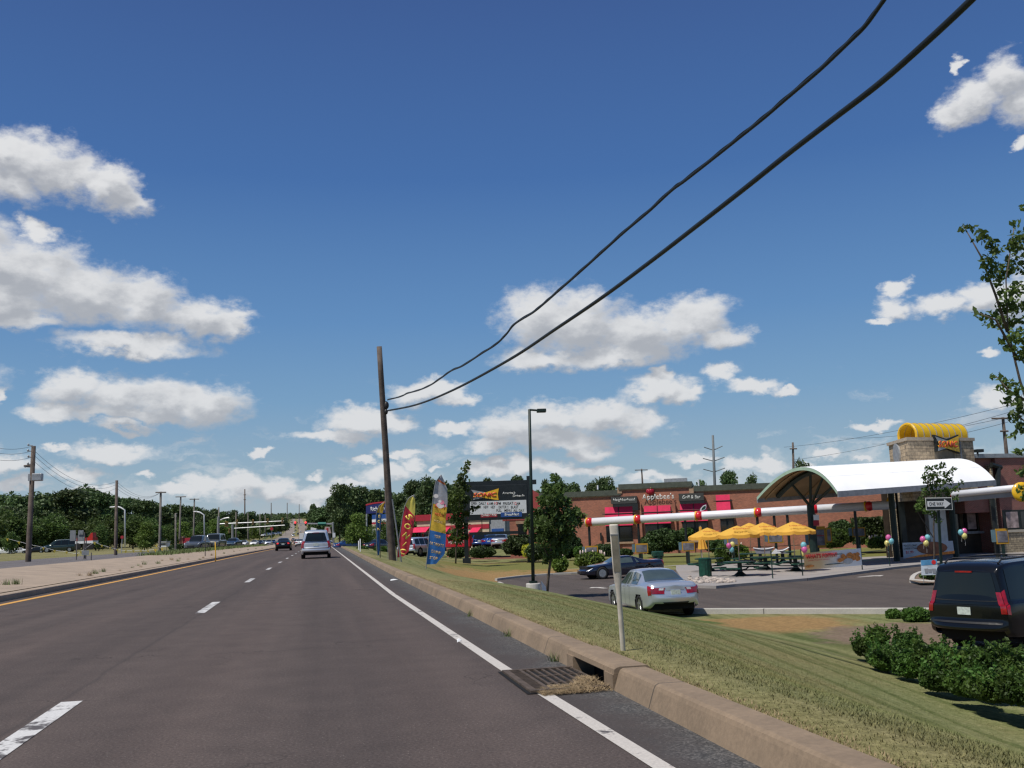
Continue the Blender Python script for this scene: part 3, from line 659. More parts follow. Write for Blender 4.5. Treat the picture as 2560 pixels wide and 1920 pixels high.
def lobe_points(lobes, n, shell=.55, gap=0.):
    wts = np.array([l[3]*l[4]*l[5] for l in lobes])**.7; wts /= wts.sum(); cnt = rng.multinomial(n, wts); out = []
    for l, c in zip(lobes, cnt):
        d = rng.normal(size=(c, 3)); d /= np.linalg.norm(d, axis=1)[:, None]
        r_ = rng.uniform(shell**3, 1, (c, 1))**(1/3.)
        out.append(np.array(l[:3])+d*r_*np.array(l[3:6])*(1+.12*rng.normal(size=(c, 1))))
    return np.concatenate(out)
def crown_lobes(r_, h, z0, n, seed, cone=0.):
    rr = random.Random(seed); out = []
    for i in range(n):
        t = rr.random(); z = z0+h*(.12+.80*t); w_ = r_*(math.sin(math.pi*min(1, .18+.78*t))**.6)*(1-cone*t)
        a = rr.uniform(0, 6.283); d = w_*rr.uniform(.25, .78); s = r_*rr.uniform(.26, .46)
        out.append((d*math.cos(a), d*math.sin(a), z, s*1.1, s*1.1, s*.8))
    out.append((0, 0, z0+h*.5, r_*.5, r_*.5, h*.38)); return out
def tree_proto(seed, h, r_, trunk, leaf, n, lm, nl=16, cone=.25, tr_r=.22):
    root = thing('tree', '', 'tree'); rr = random.Random(seed)
    lb = crown_lobes(r_, h-trunk*.75, trunk*.75, nl, seed, cone)
    mb = MB(); mb.tube([(0, 0, -.3), (.05, 0, trunk*.5), (-.05, .06, trunk), (0, 0, h*.72)], [tr_r, tr_r*.8, tr_r*.65, tr_r*.25], 7)
    for l in lb[:9]: mb.tube([(0, 0, trunk*.8+rr.random()), (l[0]*.5, l[1]*.5, l[2]*.85), (l[0], l[1], l[2])], [tr_r*.4, tr_r*.25, tr_r*.08], 5)
    mb.build('trunk', M_bark, root, True)
    P = lobe_points(lb, n); Vq, Fq = leafquads(P, leaf); npmesh('crown', Vq, Fq, lm, root); return root
protos = [tree_proto(3, 16, 5.2, 3.2, .42, 5200, M_lfar, 20), tree_proto(4, 18, 5.6, 4, .45, 5200, M_lfar, 22, .15), tree_proto(5, 14, 5.0, 2.5, .40, 5000, M_lfar, 18, .35),
          tree_proto(6, 10, 4.6, 1.6, .30, 4500, M_lmid, 18, .3), tree_proto(8, 9, 4.2, 1.3, .28, 4500, M_lbr, 16, .3), tree_proto(9, 17, 4.2, 3, .42, 5200, M_lfar, 20, .1)]
used_p = set()
def put_tree(pi, px, D, top=None, sc=1., label='', group=None, z=None, sx=1.):
    q = W(px, 1345, D); gzv = gz(q.x, q.y) if z is None else z
    p0 = protos[pi]; hs = [16, 18, 14, 10, 9, 17][pi]
    if top is not None: sc = (zat(q.x, q.y, top)-gzv)/hs
    o = p0 if pi not in used_p else copy_tree(p0)
    used_p.add(pi); o.location = (q.x, q.y, gzv-.1); o.scale = (sc*sx, sc*sx, sc); o.rotation_euler = (0, 0, random.uniform(0, 6.28)); o['label'] = label
    if group: o['group'] = group
    return o
rr = random.Random(21)
GW = 'tall trees of the wood on the far side'
tops = [(0, 1228), (60, 1230), (110, 1228), (170, 1222), (215, 1215), (260, 1222), (300, 1238), (345, 1240), (390, 1255), (440, 1258), (500, 1262), (560, 1268), (600, 1276), (640, 1280), (668, 1288), (690, 1290), (712, 1296)]
tx = [a for a, b in tops]; ty = [b for a, b in tops]
px = -60
while px < 715:
    D = interp(px, [0, 350, 560, 715], [330, 380, 520, 800]); D *= rr.uniform(.95, 1.1)
    put_tree(rr.choice([0, 1, 2, 5]), px, D, top=interp(px, tx, ty)+rr.uniform(-5, 9), label='tall dark tree standing in the wood behind the opposite road', group=GW, sx=rr.uniform(.95, 1.3))
    px += interp(px, [0, 560, 715], [34, 24, 11])*rr.uniform(.8, 1.1)
px = -40
while px < 700:
    D = interp(px, [0, 350, 560, 700], [262, 300, 420, 640])*rr.uniform(.95, 1.05)
    put_tree(rr.choice([3, 4, 3]), px, D, top=interp(px, [0, 350, 700], [1290, 1302, 1325])+rr.uniform(-18, 10), label='lower leafy tree along the edge of the wood beyond the opposite road', group='lower trees along the wood edge', sx=1.25)
    px += interp(px, [0, 560, 715], [58, 36, 16])*rr.uniform(.8, 1.1)
px = -30
while px < 640:
    put_tree(rr.choice([0, 2]), px, interp(px, [0, 560], [290, 470]), top=1262+rr.uniform(-12, 12)+interp(px, [0, 600], [0, 25]), label='mid height tree in the middle of the wood beyond the opposite road', group='middle row of the wood')
    px += 52*rr.uniform(.8, 1.1)
put_tree(3, 248, 190, top=1312, label='small dark tree on the verge beside the red loading truck')
put_tree(4, 362, 150, top=1305, label='round dark tree on the verge left of the bare utility poles')
put_tree(3, 25, 150, top=1330, label='low tree behind the parked white cars')
# right of the road
for (px, D, top, pi, s) in ((783, 330, 1250, 5, .8), (800, 380, 1268, 1, .9), (825, 300, 1268, 2, .9), (850, 230, 1206, 1, .8), (880, 240, 1210, 0, .9), (905, 250, 1212, 1, .9), (935, 245, 1210, 5, 1.1), (962, 255, 1222, 0, 1), (1000, 235, 1226, 2, 1),
    (1040, 225, 1196, 1, .8), (1075, 215, 1188, 0, .8), (1100, 220, 1185, 5, 1), (1180, 200, 1200, 0, .8)):
    put_tree(pi, px, D, top=top, label='tall green tree in the belt right of the road beyond the flags', group='trees behind the flags', sx=s)
for (px, D, top, pi, s) in ((1225, 190, 1190, 1, .5), (1265, 190, 1192, 5, .5), (1300, 190, 1184, 1, .6), (1372, 185, 1183, 5, .5), (1405, 190, 1192, 0, .6), (1440, 190, 1200, 2, .6), (1490, 190, 1196, 0, .6), (1520, 195, 1188, 1, .6),
    (1765, 190, 1195, 2, .7), (1835, 180, 1172, 1, .65), (1890, 185, 1182, 0, .6), (2020, 180, 1145, 0, .6), (1700, 260, 1205, 2, 1), (2150, 170, 1230, 2, .9), (2240, 170, 1238, 3, .9)):
    put_tree(pi, px, D, top=top, label='tree crown rising behind the flat roof of the brick restaurant', group='trees behind the brick restaurant', sx=s)
for i, px in enumerate(range(812, 1235, 21)):
    put_tree((0, 5, 1, 2)[i % 4], px+rr.uniform(-6, 6), 285+rr.uniform(-20, 40), top=interp(px, [812, 850, 900, 1000, 1100, 1235], [1262, 1225, 1222, 1228, 1205, 1212])+rr.uniform(-8, 10), label='green tree at the back of the belt right of the road', group='back row of the belt right of the road', sx=1.15)
for i, px in enumerate((1255, 1285, 1345, 1390, 1425, 1460, 1505, 1540)):
    put_tree((0, 2, 5)[i % 3], px, 230, top=1212+rr.uniform(-10, 8), label='fuller tree crown low behind the brick restaurant roof', group='low crowns behind the restaurant roof', sx=1.1)
put_tree(4, 897, 128, top=1283, label='bright round tree between the blue car and the pylon sign')
put_tree(3, 935, 150, top=1310, label='dark tree behind the bright round tree and the pylon sign')
for (px, D, top) in ((960, 140, 1300), (990, 150, 1290), (1020, 160, 1285)): put_tree(3, px, D, top=top, label='leafy tree behind the red feather flag', group='trees behind the feather flags')
# far woods on the hill: one mass each
def wood(name, path, h, w_, n, label, leaf=1.4):
    P = []
    for i in range(n):
        t = random.random()*(len(path)-1); k = int(t); a = Vector(path[k]); b_ = Vector(path[k+1]); q = a.lerp(b_, t-k)
        x = q.x+random.gauss(0, w_*.4); y = q.y+random.gauss(0, w_*.4); hh = h*(.6+.4*math.sin(x*.11+y*.07))*(.55+.45*random.random()**.5)
        P.append((x, y, gz(x, y)+hh*random.random()**.6))
    Vq, Fq = leafquads(np.array(P), leaf); o = npmesh(name, Vq, Fq, M_lfar); return tag(o, label, 'woodland', None, 'stuff')
wood('far_wood', [(-60, 500, 0), (-60, 900, 0), (-75, 1500, 0), (-100, 2500, 0)], 14, 26, 15000, 'dark far wood up the left side of the hill road', 1.8)
wood('far_wood', [(14+8, 420, 0), (18, 900, 0), (5, 1500, 0), (-20, 2500, 0)], 14, 16, 9000, 'dark far wood up the right side of the hill road', 1.8)
wood('hill_wood', [(-700, 2300, 0), (-250, 2500, 0), (-80, 2620, 0), (60, 2600, 0), (400, 2400, 0), (1500, 2300, 0)], 17, 50, 14000, 'wooded skyline along the crest of the far hill', 4.)
wood('horizon_wood', [(500, 700, 0), (250, 700, 0), (120, 520, 0), (60, 420, 0)], 16, 30, 12000, 'distant tree belt behind the restaurants', 2.)
wood('horizon_wood', [(200, 330, 0), (330, 250, 0), (450, 120, 0)], 15, 18, 9000, 'tree belt behind the drive-in', 1.8)
wood('side_wood', [(-700, 300, 0), (-400, 330, 0), (-230, 340, 0)], 18, 25, 9000, 'wood continuing beyond the left edge', 2.)
# trees built from their clumps
def clump_tree(name, label, D, trunk, limbs, clumps, leaf, per, lm, tr=.07, z0=None, cat='tree', spread=None):
    q = W(trunk[0][0], trunk[0][1], D); t = thing(name, label, cat, q)
    mb = MB(); sc = D/F
    def line(pts, ra, rb): mb.tube([W(a, b, D+(c if c else 0)) for a, b, c in [(p+(0,))[:3] for p in pts]], list(np.linspace(ra, rb, len(pts))), 7)
    line(trunk, tr, tr*.45)
    for lpts in limbs: line(lpts, tr*.45, tr*.12)
    mb.build('trunk', M_bark, t, True); lob = []
    for c in clumps:
        cx, cy, r_ = c[:3]; dz = (c[3] if len(c) > 3 else random.uniform(-1, 1)*(spread or r_*sc*1.5)); p = W(cx, cy, D+dz); r2 = r_*sc; lob.append((p.x, p.y, p.z, r2, r2, r2*.85))
    P = lobe_points(lob, per*len(clumps), .1); Vq, Fq = leafquads(P, leaf); npmesh('crown', Vq, Fq, lm, t); return t
clump_tree('street_tree', 'young leafy tree beside the concrete base of the lamp post', 42,
    [(1367, 1492), (1370, 1450), (1376, 1400), (1380, 1340), (1384, 1270), (1388, 1210)], [[(1376, 1400), (1345, 1340), (1325, 1290)], [(1380, 1370), (1415, 1320), (1450, 1290)], [(1382, 1320), (1350, 1260)], [(1380, 1300), (1410, 1240)]],
    [(1388, 1195, 13), (1372, 1222, 18), (1395, 1225, 20), (1360, 1250, 20), (1388, 1250, 24), (1415, 1258, 16), (1345, 1285, 22), (1372, 1285, 26), (1402, 1285, 26), (1430, 1285, 22), (1452, 1290, 14), (1330, 1305, 20), (1357, 1315, 28), (1388, 1318, 30), (1418, 1312, 26), (1340, 1340, 20), (1368, 1348, 26), (1396, 1350, 26), (1424, 1335, 18), (1375, 1378, 20), (1392, 1384, 16), (1366, 1400, 12), (1442, 1305, 14), (1318, 1318, 10), (1410, 1372, 16)], .10, 190, M_lmid, .07)
clump_tree('street_tree', 'slim young tree in front of the left post of the drive-in sign', 76,
    [(1139, 1416), (1140, 1380), (1143, 1330), (1148, 1260), (1160, 1190)], [[(1142, 1350), (1128, 1310)], [(1145, 1300), (1168, 1270)]],
    [(1170, 1158, 7), (1163, 1172, 11), (1157, 1190, 13), (1150, 1212, 20), (1165, 1220, 12), (1140, 1240, 24), (1160, 1250, 18), (1128, 1262, 16), (1146, 1280, 22), (1166, 1284, 12), (1182, 1272, 9), (1195, 1268, 6), (1136, 1300, 15), (1155, 1312, 18), (1140, 1330, 18), (1160, 1340, 14), (1130, 1346, 12), (1145, 1352, 13)], .15, 100, M_lyoung, .07)
clump_tree('sapling', 'thin young tree standing behind the one way sign', 33,
    [(2335, 1432), (2336, 1380), (2334, 1320), (2338, 1250), (2345, 1180)], [[(2334, 1345), (2300, 1290), (2285, 1262)], [(2335, 1300), (2365, 1250), (2400, 1205)], [(2337, 1270), (2318, 1200)]],
    [(2345, 1168, 9), (2322, 1172, 10), (2358, 1165, 9), (2318, 1192, 14), (2338, 1188, 12), (2362, 1185, 12), (2378, 1182, 9), (2385, 1172, 7), (2328, 1210, 15), (2350, 1208, 13), (2372, 1205, 12), (2402, 1207, 9), (2316, 1228, 13), (2342, 1232, 15), (2368, 1228, 13), (2392, 1222, 10), (2305, 1250, 14), (2330, 1255, 14), (2355, 1252, 12), (2296, 1268, 12), (2315, 1275, 12), (2388, 1245, 10), (2335, 1285, 12), (2348, 1300, 9)], .06, 50, M_lyoung, .035)
rc = random.Random(5)
M_lstreet = leaf_mat('leaves_street_tree', (.10, .16, .042), trans=.45)
cl = [(2412, 573, 14), (2430, 570, 12), (2450, 592, 20), (2466, 590, 12), (2480, 615, 18), (2470, 650, 20), (2495, 630, 15), (2485, 670, 22), (2468, 690, 17), (2500, 690, 20), (2538, 560, 15), (2545, 590, 22), (2530, 615, 20), (2552, 630, 26), (2535, 650, 22), (2520, 670, 18), (2556, 670, 20),
      (2500, 708, 14), (2520, 735, 24), (2545, 720, 20), (2510, 765, 22), (2540, 765, 24), (2480, 785, 18), (2450, 787, 14), (2435, 776, 8), (2500, 805, 22), (2530, 805, 26), (2470, 810, 14), (2545, 840, 24), (2520, 850, 22), (2528, 872, 14), (2555, 890, 18), (2500, 945, 14), (2482, 940, 9), (2520, 960, 18), (2500, 975, 16), (2540, 975, 22), (2525, 1000, 20), (2550, 1020, 24), (2535, 1045, 18), (2555, 1070, 20), (2530, 1090, 10), (2556, 1180, 18), (2552, 1225, 14), (2545, 1130, 12)]
cl += [(2560+rc.uniform(10, 230), rc.uniform(560, 1250), rc.uniform(18, 32)) for _ in range(48)]
cl += [(2600, 500, 20), (2560, 520, 12)]
clump_tree('street_tree', 'tall loose limbed tree reaching in beside the drive-in building', 15.5,
    [(2640, 1640), (2636, 1400), (2630, 1200), (2622, 1000), (2615, 800), (2600, 560)], [[(2630, 1150), (2570, 1010), (2551, 955), (2535, 890), (2519, 816), (2515, 700), (2535, 570)], [(2519, 830), (2490, 740), (2452, 640), (2412, 570)], [(2560, 1000), (2520, 975), (2490, 940)], [(2622, 1000), (2680, 860), (2700, 700)],
     [(2545, 900), (2490, 800), (2440, 780)], [(2625, 1100), (2570, 1060), (2545, 1040)], [(2630, 1260), (2580, 1200), (2552, 1190)]], cl, .052, 46, M_lstreet, .06, spread=.45)
# shrubs, hedges
def bush(name, label, cx, cy, rx, ry, D, lm, leaf, n, cat='shrub', group=None, dz=None, kind='ball', flowers=0):
    sc = D/F; c = W(cx, cy, D); rxx = rx*sc; rz = ry*sc; ryy = (dz or rxx); t = thing(name, label, cat, (c.x, c.y, c.z-rz), 0, group)
    ang = math.atan2(rt.y, rt.x)-.0
    ca, sa = math.cos(ang), math.sin(ang)
    if kind == 'box':
        d = rng.uniform(-1, 1, (n, 3)); k = rng.integers(0, 3, n); s = np.sign(rng.uniform(-1, 1, n)); d[np.arange(n), k] = s*(1-.06*rng.random(n)); d[:, :] += rng.normal(0, .035, (n, 3))
    else:
        d = rng.normal(size=(n, 3)); d /= np.linalg.norm(d, axis=1)[:, None]; lum = 1+.10*np.sin(d[:, 0:1]*7+cx)*np.cos(d[:, 2:3]*6+cy); d *= lum*rng.uniform(.82, 1.04, (n, 1)); d = np.sign(d)*np.abs(d)**.88
    d *= np.array([rxx, ryy, rz]); P = np.stack([c.x+d[:, 0]*ca-d[:, 1]*sa, c.y+d[:, 0]*sa+d[:, 1]*ca, c.z+d[:, 2]], 1)
    Vq, Fq = leafquads(P, leaf); npmesh('foliage', Vq, Fq, lm, t)
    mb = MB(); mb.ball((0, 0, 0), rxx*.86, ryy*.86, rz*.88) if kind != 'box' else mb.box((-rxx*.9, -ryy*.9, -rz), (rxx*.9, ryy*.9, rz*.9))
    mb.v = [(c.x+x*ca-y*sa, c.y+x*sa+y*ca, c.z+z) for x, y, z in mb.v]; mb.build('dark_core', M_core, t)  # solid near-black core filling the inside of the leaves
    if flowers:
        for i in range(flowers):
            mb = MB()
            a = rc.uniform(-1, 1); p = (c.x+a*rxx*ca, c.y+a*rxx*sa-.2*ryy, c.z+rz*(1.0+.25*rc.random()-.5*a*a)); mb.ball(p, .055, .055, .11+.05*rc.random(), 6, 5)
            mb.build('flower_head', M_flower, t)
    return t
M_flower = mat('flower_cream_pink', (.75, .60, .52), .8, .3, 8)
bush('clipped_shrub', 'round clipped shrub behind the red feather flag', 1060, 1369, 22, 22, 92, M_hedge, .10, 1800)
bush('clipped_shrub', 'low wide clipped shrub beside the left post of the drive-in sign', 1205, 1380, 33, 14, 90, M_hedge, .10, 2400, dz=1.1)
bush('clipped_shrub', 'low clipped shrub left of the left post of the drive-in sign', 1143, 1381, 25, 13, 92, M_hedge, .10, 1800, dz=1.)
bush('hedge', 'large clipped hedge mound right of the drive-in sign', 1292, 1366, 37, 21, 86, M_hedge, .11, 3200)
bush('hedge', 'flat topped hedge behind the large hedge mound', 1302, 1352, 30, 13, 90, M_hedge, .11, 2200, kind='box')
bush('shrub', 'yellow and green shrub beside the lamp post', 1332, 1378, 29, 20, 82, M_lyel, .08, 600)
bush('shrub', 'dark green shrub behind the yellow shrub', 1344, 1379, 30, 19, 81.5, M_hedge, .10, 2400)
bush('shrub', 'big dark shrub behind the leafy street tree', 1420, 1365, 34, 30, 84, M_ldark, .12, 3200)
bush('clipped_shrub', 'small round shrub left of the first menu board', 1448, 1380, 14, 14, 82, M_shrub, .09, 900)
bush('clipped_shrub', 'low clipped shrub under the first canopy post', 1512, 1376, 34, 16, 84, M_hedge, .09, 2200)
bush('clipped_shrub', 'low clipped shrub right of the first menu board', 1562, 1381, 20, 9, 84, M_hedge, .09, 1200)
bush('hedge', 'wide dense hedge mound in front of the restaurant door', 1660, 1351, 54, 27, 84, M_hedge, .12, 5000, dz=1.6)
bush('clipped_shrub', 'round shrub in front of the wide dense hedge', 1627, 1371, 17, 14, 80, M_hedge, .09, 1200)
bush('clipped_shrub', 'clipped shrub left of the folded umbrella', 1715, 1332, 18, 12, 86, M_shrub, .10, 900)
bush('clipped_shrub', 'dark clipped shrub behind the yellow umbrellas', 1790, 1364, 30, 16, 80, M_hedge, .10, 2000)
bush('clipped_shrub', 'round topped hedge right of the large menu board', 2102, 1330, 32, 28, 76, M_hedge, .11, 3000)
bush('clipped_shrub', 'rounded green mound below the round topped hedge', 2083, 1345, 36, 24, 74, M_shrub, .10, 2600)
bush('hedge', 'tall square hedge left of the stone pillar', 2185, 1326, 43, 31, 78, M_hedge, .12, 4200, kind='box', dz=1.2)
bush('hydrangea', 'low hydrangea with cream flowers left of the dark blue coupe', 1400, 1410, 20, 20, 66, M_lhyd, .10, 1100, flowers=5)
bush('hydrangea', 'wide hydrangea with pink flowers behind the dark blue coupe', 1475, 1400, 38, 20, 67, M_lhyd, .10, 1800, flowers=8)
bush('hydrangea', 'hydrangea with pale flowers behind the middle picnic table', 1835, 1378, 36, 18, 70, M_lhyd, .10, 1500, flowers=6)
bush('shrub', 'leafy shrub behind the green picnic tables', 1808, 1386, 20, 24, 69, M_shrub, .10, 1300)
bush('hydrangea', 'hydrangea with pink flowers left of the stone pillar', 2192, 1356, 26, 14, 69, M_lhyd, .10, 1100, flowers=8)
bush('shrub', 'low bush on the left beside the bright round tree', 905, 1375, 16, 10, 105, M_shrub, .11, 800)
bush('shrub', 'low bright bush beside the blue feather flag', 953, 1377, 18, 11, 95, M_shrub, .11, 900)
# ragged bed shrubs in the foreground right
M_mixd = leaf_mat('leaves_bed_shrub', (.055, .105, .022), scale=2.)
GB = 'ragged shrubs planted in the bed in front of the black vehicle'
for i, (cx, cy, rx, ry, D) in enumerate(((2165, 1613, 30, 26, 19.5), (2192, 1600, 26, 26, 19), (2215, 1640, 44, 34, 18), (2270, 1610, 34, 36, 18.5), (2278, 1655, 44, 38, 17), (2340, 1640, 50, 38, 16.5), (2350, 1690, 46, 36, 15.5), (2400, 1660, 46, 42, 15.5), (2420, 1705, 50, 36, 14.5), (2470, 1655, 50, 44, 15), (2480, 1715, 56, 38, 13.8), (2540, 1660, 50, 46, 14.8), (2560, 1720, 60, 42, 13.2), (2630, 1690, 60, 50, 13.6), (2650, 1750, 60, 44, 12.6))):
    t = bush('ragged_shrub', 'ragged dark green shrub in the bed in front of the black vehicle', cx, cy+4, rx, ry*.86, D, M_shrub if i % 3 else M_mixd, .034, 2400, group=GB, dz=rx*D/F*1.2)
    sc = D/F; c = W(cx, cy, D); P = []
    for k in range(16):
        a = rc.uniform(0, 6.28); w0 = rc.uniform(.2, .9); bx = c.x+math.cos(a)*rx*sc*w0; by = c.y+math.sin(a)*rx*sc*w0; hz_ = ry*sc*math.sqrt(max(0., 1-w0*w0))+rc.uniform(.02, .16)
        for j in range(26): u = j/26; P.append((bx+math.cos(a)*.10*u+rc.gauss(0, .018), by+math.sin(a)*.10*u+rc.gauss(0, .018), c.z-ry*sc*.4+(hz_+ry*sc*.4)*u+rc.gauss(0, .01)))
    Vq, Fq = leafquads(np.array(P), .036); npmesh('sprays', Vq, Fq, M_shrub, t)
bush('low_shrub', 'small green shrub on the car park kerb left of the black vehicle', 2233, 1536, 17, 13, 28.5, M_shrub, .05, 900)
bush('low_shrub', 'wider green shrub beside the black vehicle taillight', 2290, 1538, 34, 18, 27.5, M_shrub, .05, 1700)
bush('low_shrub', 'tiny green plant in the mulch of the bed', 2198, 1573, 10, 5, 23, M_shrub, .04, 200)
# weeds on the median
GM = [(40, 1462), (330, 1420), (345, 1414), (352, 1418), (360, 1411), (405, 1402), (450, 1396), (395, 1409), (300, 1428), (225, 1440), (240, 1435), (258, 1430), (200, 1440), (508, 1395), (500, 1400), (470, 1398), (560, 1383), (585, 1378), (620, 1374), (640, 1371), (655, 1370), (430, 1400), (15, 1463), (445, 1403), (530, 1388), (600, 1376)]
for (px, py) in GM:
    p = GT(px, py+2); s = rc.uniform(.6, 1.1); weed(p.x, p.y, p.z+.02, .15*s, .22*s, 45, M_weed if rc.random() < .6 else M_straw, 'weed tuft growing out of a joint in the concrete median')
vg = []
for i in range(9000):
    y = 75+random.random()*150; x = xyel(y)-.75-4.4-random.gauss(0, .5); vg.append((x, y, gz(x, y)))
blades('verge_weeds', vg, .38, .03, .7, M_weed, 'tall green weeds along the far edge of the median')
# ---------------------------------------------------------------- vehicles
M_glass = mat('tinted_glass', (.010, .013, .014), .05, .1, 1, 0, .45, 0); M_glassg = mat('light_glass', (.05, .07, .065), .05, .2, 2.5, 0, .8, .6)
M_tyre = mat('tyre_rubber', (.018, .018, .018), .85, .2, 5); M_rim = mat('alloy_rim', (.45, .46, .47), .3, .1, 5, .9); M_under = mat('underbody_black', (.008, .008, .008), .9, .2, 5)
M_red = mat('tail_lens_red', (.26, .004, .008), .12, .4, 9, 0, .7, .8); M_lens = mat('head_lens', (.62, .64, .66), .12, .2, 20, .1, .8, .8); M_brake = mat('brake_lamp_lit', (.8, .03, .03), .3, .1, 5, emit=(1, .06, .06), es=.45)
M_plate = mat('plate_cream', (.50, .55, .50), .5, .25, 18); M_trim = mat('black_trim', (.02, .02, .021), .5, .2, 5); M_chrome = mat('chrome', (.7, .7, .72), .15, .05, 4, 1.)
M_seam = mat('panel_seam', (.01, .01, .01), .9, .1, 1)
SP = dict(
 sedan=dict(L=4.8, W=1.82, ws=.335, wf=.335*0+.805, wr=.195, R=.33, st=[(0, .42, .90, .98, .84, .74), (.012, .34, .93, 1.03, .91, .80), (.04, .27, .96, 1.07, .96, .84), (.11, .22, .97, 1.09, .99, .82), (.15, .20, .97, 1.10, 1, .80),
    (.32, .20, .95, 1.41, 1, .64), (.42, .20, .94, 1.455, 1, .65), (.56, .20, .92, 1.42, 1, .655), (.735, .20, .90, .99, 1, .78), (.90, .21, .82, .88, .97, .76), (.975, .24, .68, .74, .90, .72), (1, .32, .56, .62, .78, .6)],
    bl=(.155, .315), wsd=(.575, .725), side=[(.255, .385), (.395, .485), (.50, .62)], top=(.33, .545), rear=.03),
 coupe=dict(L=4.9, W=1.86, wf=.80, wr=.20, R=.34, st=[(0, .40, .84, .90, .82, .74), (.015, .32, .88, .97, .91, .80), (.05, .26, .90, 1.0, .97, .84), (.13, .20, .89, .98, 1, .82), (.20, .18, .88, .99, 1, .80),
    (.37, .18, .86, 1.22, .99, .58), (.44, .18, .85, 1.27, .98, .58), (.54, .18, .84, 1.24, .98, .60), (.69, .18, .82, .90, .98, .78), (.85, .20, .72, .79, .96, .76), (.96, .24, .54, .60, .88, .70), (1, .30, .46, .50, .74, .58)],
    bl=(.21, .365), wsd=(.55, .685), side=[(.32, .36), (.40, .60)], top=(.39, .53), rear=.03),
 suv=dict(L=5.13, W=2.01, wf=.80, wr=.21, R=.38, st=[(0, .48, 1.05, 1.74, .93, .70), (.012, .38, 1.08, 1.82, .965, .745), (.04, .32, 1.09, 1.88, .99, .765), (.12, .30, 1.09, 1.92, 1, .775), (.3, .29, 1.08, 1.94, 1, .785), (.52, .29, 1.07, 1.93, 1, .785), (.60, .29, 1.07, 1.88, 1, .775),
    (.71, .29, 1.06, 1.16, 1, .84), (.90, .30, 1.02, 1.10, .98, .84), (.985, .34, .90, .98, .93, .82), (1, .42, .75, .82, .86, .75)],
    bl=None, wsd=(.615, .70), side=[(.03, .185), (.20, .375), (.39, .53)], top=(.06, .6), rear=.10),
 van=dict(L=4.75, W=1.83, wf=.82, wr=.19, R=.33, st=[(0, .42, .96, 1.60, .94, .68), (.012, .30, .98, 1.67, .975, .72), (.04, .25, .99, 1.71, .99, .745), (.15, .22, .98, 1.74, 1, .76), (.4, .21, .95, 1.74, 1, .77), (.58, .21, .93, 1.70, 1, .75),
    (.80, .21, .90, 1.03, 1, .76), (.93, .23, .78, .86, .96, .72), (1, .32, .56, .64, .80, .6)],
    bl=None, wsd=(.60, .79), side=[(.03, .21), (.23, .42), (.44, .60)], top=(.06, .56), rear=.09),
 wagon=dict(L=4.6, W=1.85, wf=.81, wr=.19, R=.36, st=[(0, .44, .98, 1.50, .92, .66), (.012, .34, 1.0, 1.56, .96, .69), (.05, .28, 1.0, 1.62, .99, .70), (.3, .25, .98, 1.68, 1, .71), (.52, .25, .96, 1.65, 1, .70), (.71, .25, .94, 1.03, 1, .80), (.92, .27, .86, .92, .96, .78), (1, .34, .66, .74, .82, .66)],
    bl=None, wsd=(.54, .70), side=[(.04, .19), (.21, .37), (.39, .54)], top=(.06, .5), rear=.13),
 pickup=dict(L=5.6, W=1.98, wf=.81, wr=.20, R=.38, st=[(0, .50, 1.05, 1.10, .96, .84), (.01, .42, 1.08, 1.12, .98, .86), (.32, .34, 1.10, 1.14, 1, .87), (.335, .34, 1.10, 1.80, 1, .72), (.46, .33, 1.09, 1.86, 1, .74), (.56, .33, 1.08, 1.82, 1, .73), (.66, .33, 1.07, 1.17, 1, .84), (.95, .34, 1.02, 1.10, .98, .84), (1, .42, .80, .9, .9, .8)],
    bl=None, wsd=(.575, .65), side=[(.35, .44), (.455, .56)], top=(.36, .54), rear=0))
def pchip(xs, ys, x):
    xs = np.array(xs); ys = np.array(ys); h = np.diff(xs); d = np.diff(ys)/h; m_ = np.zeros(len(xs)); m_[0] = d[0]; m_[-1] = d[-1]
    for i in range(1, len(xs)-1):
        m_[i] = 0 if d[i-1]*d[i] <= 0 else 2*d[i-1]*d[i]/(d[i-1]+d[i])
    i = min(len(h)-1, max(0, int(np.searchsorted(xs, x))-1)); t = (x-xs[i])/h[i]
    return float((2*t**3-3*t**2+1)*ys[i]+(t**3-2*t**2+t)*h[i]*m_[i]+(-2*t**3+3*t**2)*ys[i+1]+(t**3-t**2)*h[i]*m_[i+1])
